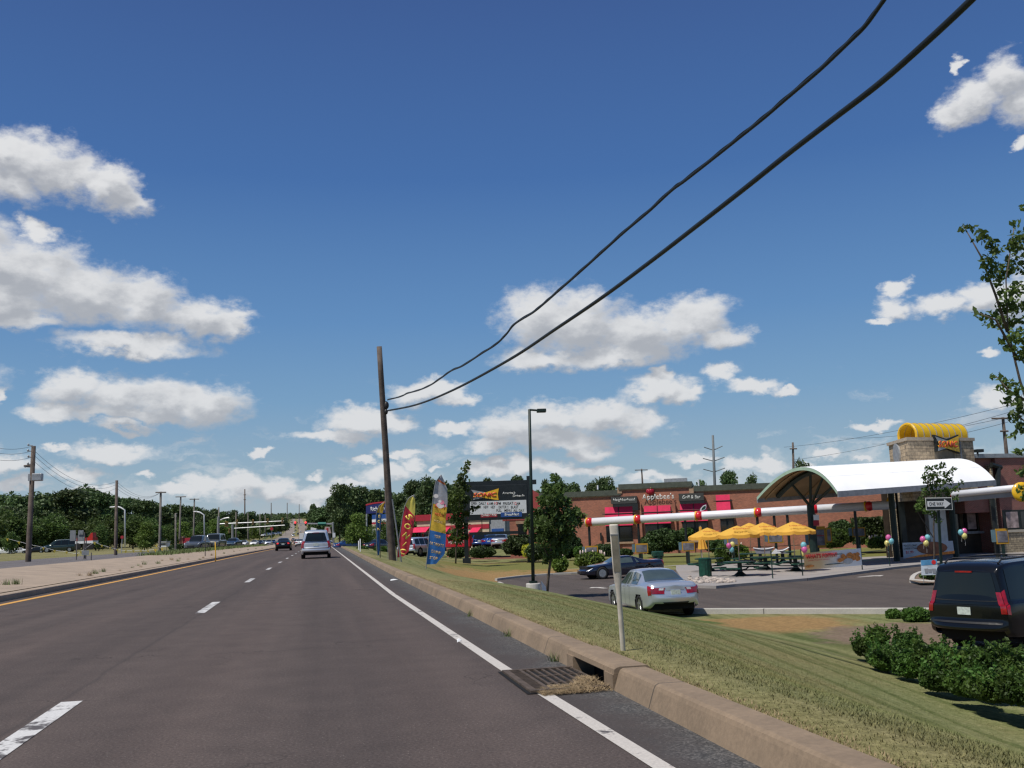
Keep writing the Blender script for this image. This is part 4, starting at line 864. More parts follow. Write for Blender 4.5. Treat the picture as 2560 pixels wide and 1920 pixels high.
class CarShape:
    def __init__(s, k):
        s.d = SP[k]; s.L = s.d['L']; s.hw = s.d['W']/2; st = s.d['st']; s.xs = [a[0] for a in st]; s.c = [[a[j] for a in st] for j in range(1, 6)]; s.cache = {}
        s.kind = k
    def sec(s, x):
        x = min(1, max(0, x)); k = round(x, 5)
        if k in s.cache: return s.cache[k]
        zl, zb, zt, wb, wt = [pchip(s.xs, c, x) for c in s.c]; h = s.hw; zt = max(zt, zb+.015); gh = zt-zb
        pts = [(h*wb*.87, zl), (h*wb*.975, zl+.05), (h*wb*.99, zl+.20), (h*wb, zl+(zb-zl)*.62), (h*wb*.978, zb-.035), (h*wb*.935, zb), (h*wt*1.0, zt-min(.09, gh*.45)), (h*wt*.90, zt-min(.025, gh*.15)), (h*wt*.5, zt+.008), (0, zt+.012)]
        s.cache[k] = pts; return pts
    def P(s, x, q, off=0.):
        """surface point: x 0 rear..1 front; q 0..9 left side bottom to roof centre, 9..18 down the right side"""
        sg = 1
        if q > 9: q = 18-q; sg = -1
        pts = s.sec(x); i = min(8, int(q)); t = q-i; a, b = pts[i], pts[i+1]
        p0 = pts[i-1] if i > 0 else a; p3 = pts[i+2] if i < 8 else (-b[0]*0+(-pts[8][0]), pts[8][1])
        def cr(j):
            m1 = (b[j]-p0[j])*.35; m2 = (p3[j]-a[j])*.35
            return (2*t**3-3*t**2+1)*a[j]+(t**3-2*t**2+t)*m1+(-2*t**3+3*t**2)*b[j]+(t**3-t**2)*m2
        y, z = cr(0), cr(1); lean = s.d['rear']; X = (x-.5)*s.L
        if lean: X += lean*max(0, (z-.95))*max(0, 1-x/.12)*1.6*(.62 if s.kind != 'sedan' else 1)
        v = Vector((X, sg*y, z))
        if off:
            e = .004
            du = s.P(min(1, x+e), q if sg > 0 else 18-q)-s.P(max(0, x-e), q if sg > 0 else 18-q)
            q0 = q if sg > 0 else 18-q; dv = s.P(x, min(18, q0+.05))-s.P(x, max(0, q0-.05)); n = du.cross(dv)
            if n.length > 1e-9:
                n.normalize(); 
                if n.dot(Vector((0, v.y, v.z-.7))) < 0: n = -n
                v = v+n*off
        return v
    def E(s, end, al, q, off=0.):
        """end face: al -1..1 across, q 0..9 from bottom to top"""
        x = 0 if end == 'rear' else 1; p = s.P(x, q); bulge = (.10 if end == 'rear' else .16); sgn = -1 if x == 0 else 1
        z = p.z; k = 1-al*al
        shelf = 0.
        if end == 'rear' and s.kind in ('suv', 'van', 'wagon'): shelf = .10*max(0., 1-abs(z-.52)/.16)**.5 if abs(z-.52) < .16 else 0
        if end == 'rear' and s.kind in ('sedan',): shelf = .07*max(0., 1-abs(z-.58)/.22)**.5 if abs(z-.58) < .22 else 0
        return Vector((p.x+sgn*(bulge*k*(.55 if z > 1.1 else 1)+shelf*(1-al**6)+off), p.y*al, z))
    def patch(s, mb, x0, x1, q0, q1, off=.006, n=8, k=6, xb=None):
        """side or top patch; xb: (x0,x1) at q1"""
        xb = xb or (x0, x1)
        def f(u, v): return s.P((x0+(x1-x0)*u)*(1-v)+(xb[0]+(xb[1]-xb[0])*u)*v, q0+(q1-q0)*v, off)
        return mb.grid(f, n, k)
    def epatch(s, mb, end, a0, a1, q0, q1, off=.006, n=8, k=4, ab=None):
        ab = ab or (a0, a1)
        return mb.grid(lambda u, v: s.E(end, (a0+(a1-a0)*u)*(1-v)+(ab[0]+(ab[1]-ab[0])*u)*v, q0+(q1-q0)*v, off), n, k)
    def qz(s, end, z):
        x = 0 if end == 'rear' else 1; lo, hi = 0, 9
        for _ in range(24):
            md = (lo+hi)/2
            if s.P(x, md).z < z: lo = md
            else: hi = md
        return lo
def car_proto(kind, detail=1., brake=False, glass=None, rails=False):
    s = CarShape(kind); d = s.d; g_ = glass or M_glass
    root = thing('car', '', 'car'); NXn = int(70*detail); q_list = np.linspace(0, 18, int(60*detail)//2*2+1)
    xs = sorted(set(list(np.linspace(0, 1, NXn))+[.004, .008, .012, .02, .988, .994]))
    vs = [s.P(x, q) for x in xs for q in q_list]; nq = len(q_list); fs = []
    R_ = d['R']+.05; cz = d['R']; wx = [(d['wf']-.5)*s.L, (d['wr']-.5)*s.L]
    for i in range(len(xs)-1):
        for j in range(nq-1):
            f = (i*nq+j, i*nq+j+1, (i+1)*nq+j+1, (i+1)*nq+j); c = (vs[f[0]]+vs[f[2]])/2
            if any((c.x-a)**2+(c.z-cz)**2 < R_**2 for a in wx) and abs(c.y) > s.hw*.5: continue
            fs.append(f)
    mb = MB(); mb.add(vs, fs)
    for end, fl in (('rear', True), ('front', False)): mb.grid(lambda u, v: s.E(end, -1+2*u, 9*v), 24, 30, fl)
    body = mb.build('body', MATS['paint_default'], root, True); 
    mb = MB(); mb.box((-s.L*.47, -s.hw*.78, .22), (s.L*.47, s.hw*.78, .72)); mb.build('underbody', M_under, root)
    # arch linings and wheels
    for a in wx:
        for sg in (1, -1):
            mb = MB(); o = Vector((a, sg*s.hw*.80, cz))
            mb.lathe(o, [(R_, -.02*sg), (R_, .14*sg)], 20, (0, 1, 0)); 
            w_ = thing('w', None, None) if False else None
            mb2 = MB(); yo = sg*s.hw*.985
            rr_ = d['R']
            mb2.lathe((a, yo, rr_), [(rr_*.62, -.20*sg), (rr_*.93, -.20*sg), (rr_, -.16*sg), (rr_, -.04*sg), (rr_*.95, 0), (rr_*.66, 0), (rr_*.64, -.03*sg)], 24, (0, 1, 0)); wh = mb2.build('wheel', M_tyre, root, True)
            mb3 = MB(); mb3.lathe((a, yo, rr_), [(rr_*.64, -.02*sg), (rr_*.60, -.05*sg), (rr_*.58, -.05*sg), (rr_*.12, -.03*sg), (rr_*.10, -.02*sg)], 20, (0, 1, 0))
            for k in range(5):
                t = 2*math.pi*k/5+.3; dx, dz = math.cos(t), math.sin(t); mb3.obox((a-dz*.035+dx*.04, yo-.03*sg, rr_+dx*.035+dz*.04), (dz*.07, 0, -dx*.07), (dx*rr_*.54, 0, dz*rr_*.54), (0, .02*sg, 0))
            mb3.build('rim', M_rim, wh)
            mb.build('arch_lining', M_under, root)
    for sg in (0, 1):
        Q = (lambda q: 18-q) if sg else (lambda q: q)
        for i, (a, b_) in enumerate(d['side']):
            sh0 = .0; first = i == 0; last = i == len(d['side'])-1
            dx0 = (.035 if first and kind in ('sedan', 'coupe') else .008 if first else 0); dx1 = (-.085 if last and kind != 'van' else -.13 if last else 0)
            mb = MB(); s.patch(mb, a, b_+(.05 if last else 0), Q(5.12), Q(5.93), .007, 8, 5, (a+dx0, b_+(.05 if last else 0)+dx1)); mb.build('side_window', g_, root, True)
        mb = MB(); ds = [x for i, (a, b_) in enumerate(d['side']) for x in ((b_+.006,) if i < len(d['side'])-1 else (b_+.055,))]
        for x in ds: s.patch(mb, x-.0012, x+.0012, Q(1.4), Q(5.0), .004, 1, 10)
        mb.build('door_seam', M_seam, root)
        for x in ds[:2]:
            mb = MB(); c = s.P(x+.035 if kind != 'coupe' else x-.04, Q(4.2), .02); mb.box((c.x-.09, c.y-.012, c.z-.014), (c.x+.09, c.y+.012, c.z+.014)); mb.build('door_handle', MATS['paint_default'], root, False, bevel=.006)
        c = s.P(d['wsd'][0]+.075, Q(5.1), .0); y = 1 if not sg else -1
        mb = MB(); mb.ball((c.x, c.y+y*.10, c.z+.06), .07, .11, .075, 10, 7); mb.build('wing_mirror', MATS['paint_default'], root, True)
        al = 1 if not sg else -1
        # lamps wrap round the corners
        if kind in ('suv',):
            mb = MB(); q0, q1 = s.qz('rear', .84), s.qz('rear', 1.29); s.epatch(mb, 'rear', al*.87, al*1., q0, q1, .012, 4, 6); s.patch(mb, 0, .012, Q(q0), Q(q1), .012, 3, 6); mb.build('taillight', M_red, root, True)
        elif kind in ('van', 'wagon'):
            mb = MB(); q0, q1 = s.qz('rear', .66), s.qz('rear', 1.08); s.epatch(mb, 'rear', al*.86, al*1., q0, q1, .012, 4, 6); s.patch(mb, 0, .02, Q(q0), Q(q1), .012, 3, 6); mb.build('taillight', M_red, root, True)
        elif kind == 'pickup':
            mb = MB(); q0, q1 = s.qz('rear', .75), s.qz('rear', 1.05); s.epatch(mb, 'rear', al*.86, al*1., q0, q1, .012); mb.build('taillight', M_red, root, True)
        else:
            q0, q1 = s.qz('rear', .70), s.qz('rear', .91); tm = M_brake if brake else M_red
            mb = MB(); a0_ = .68 if brake else .50
            s.epatch(mb, 'rear', al*a0_, al*(.95 if brake else 1.), q0+(.6 if brake else .25), q1, .012, 6, 5, (al*(a0_-.06), al*(.95 if brake else 1.)))
            if not brake: s.patch(mb, 0, .02, Q(q0), Q(q1), .010, 3, 5, (0, .045))
            mb.build('taillight', tm, root, True)
            if not brake:
                mb = MB(); s.epatch(mb, 'rear', al*.52, al*.72, q0+.8, q1-.25, .016, 4, 3); mb.build('reversing_light', M_lens, root, True)
        zh = {'coupe': (.50, .60), 'sedan': (.60, .74), 'van': (.62, .76), 'wagon': (.70, .84)}.get(kind, (.84, 1.02))
        mb = MB(); zt = s.P(.97, 5).z; s.patch(mb, .935, .992, Q(4.15), Q(5.2), .008, 6, 4, (.905, .985)); mb.build('headlight', M_lens, root, True)
    # screens
    a, b_ = d['wsd']; mb = MB(); mb.grid(lambda u, v: s.P(a+(b_-a)*u, 6.45+(18-12.9)*v, .008), 8, 14); mb.build('windscreen', g_, root, True)
    if d['bl']:
        a, b_ = d['bl']; mb = MB(); mb.grid(lambda u, v: s.P(a+(b_-a)*u, 6.55+(18-13.1)*v, .008), 8, 14); mb.build('rear_window', g_, root, True)
    elif kind != 'pickup':
        mb = MB(); z0, z1 = {'suv': (1.16, 1.70), 'van': (1.06, 1.58), 'wagon': (1.06, 1.50)}[kind]; s.epatch(mb, 'rear', -.88, .88, s.qz('rear', z0), s.qz('rear', z1), .01, 14, 8); mb.build('rear_window', g_, root, True)
        mb = MB(); zc = (z1+s.sec(0)[9][1])/2+.01; p = s.E('rear', 0, 8.4); mb.box((p.x-.03, -.2, p.z-.055), (p.x+.02, .2, p.z-.02)); mb.build('high_brake_light', M_red, root)
        mb = MB(); s.epatch(mb, 'rear', -.86, .86, s.qz('rear', z0)-.12, s.qz('rear', z0)-.05, .008, 14, 1); mb.build('tailgate_seam', M_seam, root)
    zp = {'suv': .88, 'van': .86, 'wagon': .82, 'sedan': .76, 'coupe': .52, 'pickup': .62}[kind]; p = s.E('rear', 0, s.qz('rear', zp))
    if kind == 'sedan':
        mb = MB(); s.epatch(mb, 'rear', -.42, .42, s.qz('rear', zp-.12), s.qz('rear', zp+.04), .004, 8, 2); mb.build('plate_recess', M_trim if False else MATS['paint_default'], root)
        mb = MB(); s.epatch(mb, 'rear', -.40, .40, s.qz('rear', zp+.06), s.qz('rear', zp+.075), .012, 8, 1); mb.build('boot_trim', M_chrome, root)
    mb = MB(); mb.box((p.x-.022, -.155, zp-.08), (p.x-.006, .155, zp+.08)); mb.build('licence_plate', M_plate, root)
    # bumper shadow line painted as a dark strip, grille
    if kind in ('sedan', 'coupe'): mb = MB(); s.epatch(mb, 'rear', -.60, .60, .05, .9, .012, 10, 2); mb.build('valance_shadow_line', M_trim, root)
    else: mb = MB(); s.epatch(mb, 'rear', -.9, .9, s.qz('rear', .62), s.qz('rear', .66), .012, 12, 1); mb.build('bumper_shadow_line', M_trim, root)
    zg = .42 if kind == 'coupe' else .56 if kind in ('sedan', 'van', 'wagon') else .74
    mb = MB(); s.epatch(mb, 'front', -.55, .55, .6, s.qz('front', zg), .01, 8, 3); mb.build('grille', M_trim, root)
    if rails:
        for sg in (1, -1):
            mb = MB(); pts = [s.P(x, 7.25 if sg > 0 else 10.75) for x in (.05, .08, .3, .52, .56)]; mb.tube([p+Vector((0, 0, .01 if i in (0, 4) else .07)) for i, p in enumerate(pts)], .02, 6); mb.build('roof_rail', M_trim, root)
        for x in (.12, .44): mb = MB(); a = s.P(x, 7.25); mb.tube([a+Vector((0, 0, .08)), Vector((a.x, -a.y, a.z+.08))], .016, 6); mb.build('roof_bar', M_trim, root)
    if kind == 'pickup': mb = MB(); mb.box((-s.L*.49, -s.hw*.8, 1.06), (-s.L*.17, s.hw*.8, 1.165)); mb.build('bed_cover', M_trim, root)
    return root
paint('default', (.4, .4, .4))
PROTO = {}
def car(kind, name, label, px, D, py=None, head=0., col='silver', group=None, brake=False, glass=None, rails=False, z=None, sc=1., cat='car'):
    """head: degrees clockwise from the road direction"""
    key = (kind, brake, glass.name if glass else '', rails); fresh = key not in PROTO
    root = PROTO[key] if not fresh else car_proto(kind, 1., brake, glass, rails)
    o = root if fresh else copy_tree(root); PROTO[key] = root
    q = W(px, py or 1345, D); zz = z if z is not None else max(gz(q.x, q.y), -9)
    o.name = name; o.location = (q.x, q.y, zz); o.rotation_euler = (0, 0, R(90-head)); o.scale = (sc, sc, sc); tag(o, label, cat, group)
    pm = MATS['paint_'+col]
    for ch in o.children:
        if ch.data and ch.data.materials and ch.data.materials[0] and ch.data.materials[0].name.startswith('paint_default'):
            ch.material_slots[0].link = 'OBJECT'; ch.material_slots[0].material = pm
    return o
paint('silver', (.56, .60, .66), .6, .28); paint('vansilver', (.64, .66, .69), .6, .3); mat('paint_black', (.004, .0045, .005), .22, .04, 1.5, .0, .4, .35); paint('navy', (.010, .013, .032), .35, .2); paint('white', (.72, .72, .70), 0, .3)
paint('blue', (.012, .045, .17), .35, .22); paint('bright_blue', (.01, .06, .32), .3, .2); paint('red', (.25, .01, .012), .2, .3); paint('tealblue', (.04, .07, .10), .5, .3); paint('pewter', (.16, .165, .15), .5, .3); paint('darkgreen', (.01, .025, .02), .3, .25); paint('maroon', (.12, .008, .02), .2, .3); paint('grey', (.10, .11, .12), .4, .3)
LZ = ZL+.002
c = car('sedan', 'sedan', 'silver four door sedan leaving the drive-in behind the white post', 1652, 33.9, 1500, 0, 'silver', glass=M_glassg, z=LZ)
q = W(1626, 1500, 33.4); c.location = (q.x, q.y, LZ)
car('coupe', 'coupe', 'dark blue two door coupe turning in the car park', 1552, 57.5, 1440, 265.5, 'navy', glass=M_glassg, z=LZ)
o = car('suv', 'suv', 'large black four wheel drive with roof rails behind the ragged shrubs', 2400, 19.9, 1500, 69, 'black', rails=True, z=LZ)
q = W(2424, 1500, 20.7); hd = Vector((math.sin(R(69)), math.cos(R(69)), 0)); q = q+hd*2.35; o.location = (q.x, q.y, LZ); o.scale = (.965, .965, .965)
def onroad(kind, name, label, px, y_bot, head, col, sc=1., **kw):
    q = G(px, y_bot, 0); o = car(kind, name, label, px, 50, None, head, col, sc=sc, z=0, **kw); l = SP[kind]['L']/2*sc
    o.location = (q.x, q.y+l, hill(q.y+l)); return o
onroad('van', 'minivan', 'silver grey minivan driving ahead in the right lane', 790, 1396.5, 0, 'vansilver')
onroad('sedan', 'sedan', 'black sedan with its brake lights lit in the left lane', 707.5, 1377, 0, 'black', brake=True, sc=1.04)
onroad('sedan', 'sedan', 'white sedan ahead of the silver minivan', 749, 1366.5, 0, 'white')
for i, (px, y, cl_, kd, lb) in enumerate(((741, 335, 'grey', 'wagon', 'grey car seen left of the lorry far down the road'), (757.5, 345, 'black', 'sedan', 'black car seen close beside the lorry far down the road'), (733, 470, 'grey', 'sedan', 'small grey car on the dip of the far road'),
        (752, 620, 'silver', 'sedan', 'silver car starting up the far hill'), (745, 800, 'grey', 'wagon', 'grey car halfway up the far hill'), (751, 950, 'white', 'wagon', 'white car high on the far hill'), (746, 1250, 'black', 'sedan', 'black car near the crest of the far hill'), (752, 1500, 'white', 'van', 'white van at the crest of the far hill'))):
    d = ray(px, 1340); x = d.x/d.y*y; o = car(kd, 'far_car', lb, px, 50, None, 0, cl_, z=0); o.location = (x, y, hill(y)); 
# lorry far off
def lorry(name, label, x, y, z, head, boxc, cabc, Lx=8.5, w_=2.4, h=3.5, sc=1.):
    t = thing(name, label, 'lorry', (x, y, z), R(90-head)); 
    mb = MB(); mb.box((-Lx/2, -w_/2, .95), (Lx/2-2.1, w_/2, h)); o = mb.build('cargo_box', boxc, t, world=False, bevel=.04)
    mb = MB(); hw = w_/2*.93; pr = [(Lx/2-2.0, .6), (Lx/2, .6), (Lx/2, 1.5), (Lx/2-.35, 2.4), (Lx/2-2.0, 2.5)]; n = len(pr)
    mb.add([(a, -hw, b_) for a, b_ in pr]+[(a, hw, b_) for a, b_ in pr], [tuple(range(n)), tuple(range(2*n-1, n-1, -1))]+[(i, i+n, (i+1) % n+n, (i+1) % n) for i in range(n)]); mb.build('cab', cabc, t, world=False, bevel=.05)
    mb = MB(); mb.box((Lx/2-.33, -hw*.85, 1.55), (Lx/2-.02, hw*.85, 2.2)); mb.build('windscreen', M_glass, t, world=False)
    mb = MB(); mb.box((Lx/2-1.6, -hw-.01, 1.45), (Lx/2-.7, hw+.01, 2.1)); mb.build('side_window', M_glass, t, world=False)
    mb = MB(); mb.box((-Lx/2+.1, -.5, .6), (Lx/2-.3, .5, .95)); mb.build('chassis', M_under, t, world=False)
    for a in (-Lx/2+1.4, Lx/2-1.2):
        for sg in (1, -1): mb = MB(); mb.lathe((a, sg*(w_/2-.02), .48), [(.25, -.25*sg), (.48, -.24*sg), (.48, -.02*sg), (.25, 0)], 18, (0, 1, 0)); mb.build('wheel', M_tyre, t, True, world=False)
    return t
x = ray(757, 1340); lorry('lorry', 'white box lorry far down the road behind the white sedan', x.x/x.y*380, 380, hill(380), 0, MATS['paint_white'], MATS['paint_white'])
# oncoming queue
def opp(kind, name, label, px, D, col, py=1345, sc=1., dz=0., head=180, **kw):
    o = car(kind, name, label, px, D, py, head, col, sc=sc, group='oncoming cars beyond the median', **kw); o.location.z = gz(o.location.x, o.location.y)+.015+dz; return o
opp('wagon', 'suv', 'grey compact off-roader with a bright reflection leading the oncoming cars', 493, 113, 'grey', sc=1.0, rails=True, head=190)
opp('suv', 'suv', 'big pewter pickup like vehicle second of the oncoming cars', 536, 124, 'pewter', sc=1.0, head=188)
opp('sedan', 'sedan', 'dull blue low sedan third of the oncoming cars', 583, 150, 'tealblue', head=190)
opp('sedan', 'sedan', 'plain white sedan behind the dull blue sedan', 610, 235, 'white', head=184)
for (px, D, cl_, lb) in ((636, 250, 'white', 'white sedan leading the second cluster of oncoming cars'), (650, 270, 'navy', 'navy car second in the second cluster of oncoming cars'), (660, 330, 'grey', 'grey car behind the navy oncoming car'), (672, 280, 'silver', 'silver green car at the right of the second cluster'), (683, 330, 'blue', 'dark blue car beside the black sedan')):
    opp('sedan', 'sedan', lb, px, D, cl_, head=184)
# parked on the left
def parkl(kind, name, lb, px, D, col, head, sc=1., **kw):
    o = car(kind, name, lb, px, D, 1345, head, col, sc=sc, **kw); o.location.z = gz(o.location.x, o.location.y)+.02; return o
parkl('sedan', 'sedan', 'white sedan parked at the left edge of the view', 14, 215, 'white', 95, group='cars parked left of the road')
parkl('sedan', 'sedan', 'white sedan parked between the left edge and the tall utility pole', 46, 245, 'white', 262, group='cars parked left of the road')
parkl('sedan', 'sedan', 'black sedan parked behind the tall utility pole', 88, 235, 'black', 262, group='cars parked left of the road')
parkl('van', 'van', 'dark green van with a white roof left of the red loading truck', 150, 175, 'darkgreen', 268, sc=1.25)
GR = 'cars in the far lot above the oncoming cars'
for i, px in enumerate((660, 666, 672, 679, 686, 693, 699)):
    q = W(px, 1345, 520+18*i); o = car('wagon' if i % 2 else 'sedan', 'distant_car', 'tiny parked car glinting in the far roadside lot left of the hill', px, 520+18*i, 1345, 200, ('white', 'silver', 'white', 'grey', 'white', 'silver', 'white')[i], group=GR); o.location.z = hill(q.y)+.3+2.0
for i, px in enumerate((733.5, 736, 739, 734.5, 738, 736.5)):
    y = (700, 900, 1050, 1250, 1450, 1650)[i]; d = ray(px, 1330); o = car('sedan', 'hill_car', 'tiny car coming down the far hill with glinting glass', px, 50, None, 180, ('silver', 'white', 'grey', 'white', 'silver', 'white')[i], group='cars coming down the far hill'); x = d.x/d.y*y; o.location = (x, y, gz(x, y)+.1)
# right side
def parkr(kind, name, lb, px, py, D, col, head, z=None, **kw):
    o = car(kind, name, lb, px, D, 1345, head, col, **kw); q = o.location; o.location.z = zat(q.x, q.y, py) if z is None else z; return o
parkr('sedan', 'sedan', 'blue car with yellow side panel entering the road from the right', 875, 1375, 140, 'blue', 60)
parkr('wagon', 'suv', 'silver car with a dark window behind the red feather flag', 1052, 1388, 92, 'silver', 40)
parkr('sedan', 'sedan', 'maroon red car behind the red feather flag', 1026, 1386, 100, 'maroon', 200)
parkr('sedan', 'sedan', 'dark car parked between the blue flag and the big utility pole', 948, 1377, 125, 'navy', 40)
GP = 'cars parked in front of the brick restaurant'
parkr('wagon', 'car', 'silver roofed car leftmost in the row by the brick restaurant', 1184, 1370, 112, 'silver', 22, group=GP)
parkr('wagon', 'car', 'dark blue hatchback second in the row by the brick restaurant', 1208, 1370, 109, 'blue', 20, group=GP)
parkr('sedan', 'car', 'bright blue sedan third in the row by the brick restaurant', 1232, 1370, 107, 'bright_blue', 20, group=GP)
parkr('sedan', 'car', 'silver sedan rightmost in the row by the brick restaurant', 1254, 1370, 105, 'silver', 18, group=GP)
parkr('wagon', 'car', 'grey car half hidden behind the round clipped shrub', 1086, 1378, 112, 'grey', 30, group=GP)
# ---------------------------------------------------------------- building materials
def brick_mat(name, c, mortar, sx=.22, sy=.075, stone=False, rot=None):
    m, nt, b = nmat(name); P = objc(nt); sp = N(nt, 'ShaderNodeSeparateXYZ'); L(nt, pos(nt), sp.inputs[0])
    cb = N(nt, 'ShaderNodeCombineXYZ'); L(nt, mth(nt, 'ADD', mth(nt, 'MULTIPLY', sp.outputs[0], 1.), mth(nt, 'MULTIPLY', sp.outputs[1], -.45)), cb.inputs[0]); L(nt, sp.outputs[2], cb.inputs[1])
    br = N(nt, 'ShaderNodeTexBrick'); L(nt, cb.outputs[0], br.inputs['Vector']); br.inputs['Scale'].default_value = 1; br.inputs['Brick Width'].default_value = sx; br.inputs['Row Height'].default_value = sy
    br.inputs['Mortar Size'].default_value = .012 if not stone else .014; br.inputs['Color1'].default_value = (*[x*.8 for x in c], 1); br.inputs['Color2'].default_value = (*[x*1.2 for x in c], 1); br.inputs['Mortar'].default_value = (*mortar, 1)
    f = noise(nt, .8, 5, pos(nt)); cc = mixc(nt, 1., br.outputs[0], ramp(nt, f, [(.3, (.82, .82, .82)), (.7, (1.12, 1.1, 1.08))]), 'MULTIPLY')
    if stone: cc = mixc(nt, 1., cc, ramp(nt, noise(nt, 5, 4, pos(nt)), [(.3, (.6, .6, .6)), (.7, (1.3, 1.28, 1.2))]), 'MULTIPLY')
    L(nt, cc, b.inputs['Base Color']); b.inputs['Roughness'].default_value = .85; bump(nt, b, br.outputs['Fac'], -.4 if not stone else -.9, .02); return m
M_brick = brick_mat('red_brick', (.42, .145, .082), (.22, .14, .11)); M_brick2 = brick_mat('dark_red_brick', (.28, .075, .055), (.26, .2, .17))
M_stone = brick_mat('tan_stone_block', (.42, .33, .23), (.16, .13, .1), .62, .24, True); M_fieldstone = brick_mat('field_stone', (.36, .30, .21), (.10, .08, .06), .5, .16, True)
M_cap = mat('grey_green_cornice', (.075, .085, .065), .6, .2, 3); M_tan = mat('tan_trim', (.36, .24, .15), .7, .2, 3); M_dkglass = mat('dark_window', (.012, .014, .015), .06, .3, 2, 0, .6)
M_awn = mat('crimson_awning', (.62, .02, .085), .75, .15, 2.5); M_blk = mat('black_metal', (.012, .016, .016), .45, .3, 4); M_dkgrey = mat('dark_grey_awning', (.05, .052, .05), .7, .2, 4)
M_ltr = mat('pale_letters', (.62, .63, .60), .5, .1, 6); M_apple = mat('apple_red', (.34, .01, .03), .35, .2, 3); M_wht = mat('white_panel', (.70, .71, .72), .5, .1, 3)
M_galv = mat('galvanised_steel', (.36, .37, .38), .5, .2, 5, .5); M_roofw = mat('white_membrane', (.93, .93, .92), .45, .05, .6); M_silver = mat('silver_tube', (.72, .72, .74), .4, .05, 1, .1)
M_yelp = mat('yellow_plastic', (.72, .42, .01), .4, .15, 3, 0, .5, .3); M_redp = mat('red_plastic', (.58, .012, .02), .3, .2, 4, 0, .5, .5); M_green = mat('green_steel', (.008, .05, .032), .45, .4, 6); M_gtrim = mat('pale_green_edge', (.32, .45, .34), .5, .1, 3)
M_soff = mat('warm_soffit', (.30, .20, .10), .7, .2, 1.5); M_dkgreen = mat('dark_green_steel', (.008, .022, .018), .5, .3, 5); M_post = mat('white_post_plastic', (.58, .53, .44), .6, .25, 7)
M_wood = mat('pole_wood', (.115, .09, .075), .9, .35, 3, bmp=.6); M_wood2 = mat('grey_pole_wood', (.16, .145, .13), .9, .3, 3)
M_umb = mat('golden_fabric', (.93, .55, .09), .8, .08, 3); nt = M_umb.node_tree
def translucent(m, c, f=.3):
    nt = m.node_tree; out = [n for n in nt.nodes if n.type == 'OUTPUT_MATERIAL'][0]; b = nt.nodes['Principled BSDF']; tr = N(nt, 'ShaderNodeBsdfTranslucent'); tr.inputs[0].default_value = (*c, 1)
    mx = N(nt, 'ShaderNodeMixShader'); mx.inputs[0].default_value = f; L(nt, b.outputs[0], mx.inputs[1]); L(nt, tr.outputs[0], mx.inputs[2]); L(nt, mx.outputs[0], out.inputs[0])
translucent(M_umb, (.9, .45, .06), .4)
M_grey = mat('grey_paint', (.25, .26, .28), .6, .2, 4); M_conc = mat('base_concrete', (.50, .48, .45), .85, .15, 5); M_lblue = mat('blue_panel', (.02, .07, .25), .5, .1, 4); M_blkp = mat('sign_black', (.012, .016, .018), .4, .3, 3)
def frame_cam(px, py, D, turn=0.):
    """vertical frame at a world point whose normal looks back along the road view, turned by degrees"""
    O = W(px, py, D); a = R(turn); h = Vector((rt.x, rt.y, 0)).normalized(); f_ = Vector((fw.x, fw.y, 0)).normalized()
    return Frame(O, h*math.cos(a)+f_*math.sin(a), (0, 0, 1))
# ---------------------------------------------------------------- the brick restaurant
A = W(1330, 1400, 98); B = W(2120, 1395, 92); fa = Frame(A, (B-A).xy.to_3d(), (0, 0, 1)); gzb = A.z
t = thing('brick_restaurant', 'long red brick restaurant with flat stepped parapet and crimson awnings', 'building', A)
def X(px, py=1300): return fa.hit(px, py)[0]
def Y(px, py): return fa.hit(px, py)[1]
z0 = -1.2
segs = [(1352, 1553, 1229), (1553, 1733, 1207), (1733, 2600, 1212)]
for i, (a, b_, yy) in enumerate(segs):
    x0, x1 = X(a), X(b_); yt = Y((a+min(b_, 2050))/2, yy) if i < 2 else Y(1830, 1211); mb = MB(); fa.box(mb, x0, x1, z0, yt-.62, -11-i*.01, [0, .12, 0][i]); mb.build('wall', M_brick, t)
    mb = MB(); fa.box(mb, x0-.1, x1+.1, yt-.52, yt, -11.1, [.18, .30, .18][i]); mb.build('cornice', M_cap, t)
    mb = MB(); fa.box(mb, x0-.03, x1+.03, yt-.63, yt-.521, -11.05, [.08, .2, .08][i]); mb.build('trim', M_tan, t)
for px in (1553, 1733): mb = MB(); yb = Y(px, 1226); fa.box(mb, X(px)-.22, X(px)+.22, yb-.3, Y(px, 1205)-.53, .121, .21); mb.build('trim', M_tan, t)
for (a, b_, y0, y1) in ((1515, 1583, 1318, 1356), (1612, 1680, 1310, 1356), (1705, 1772, 1305, 1352), (1800, 1838, 1298, 1345)):
    o_ = MB(); fa.pbox(o_, a, y0-4, b_, y1, .13, .17); fr_ = o_.build('window', M_blk, t); o_ = MB(); fa.pbox(o_, a+2, y0, (a+b_)/2-1, y1-2, .172, .18); fa.pbox(o_, (a+b_)/2+1, y0, b_-2, y1-2, .172, .18); o_.build('pane', M_dkglass, fr_)
    o_ = MB(); fa.pbox(o_, a-2, y1, b_+2, y1+2.5, .13, .26); o_.build('sill', M_tan, fr_)
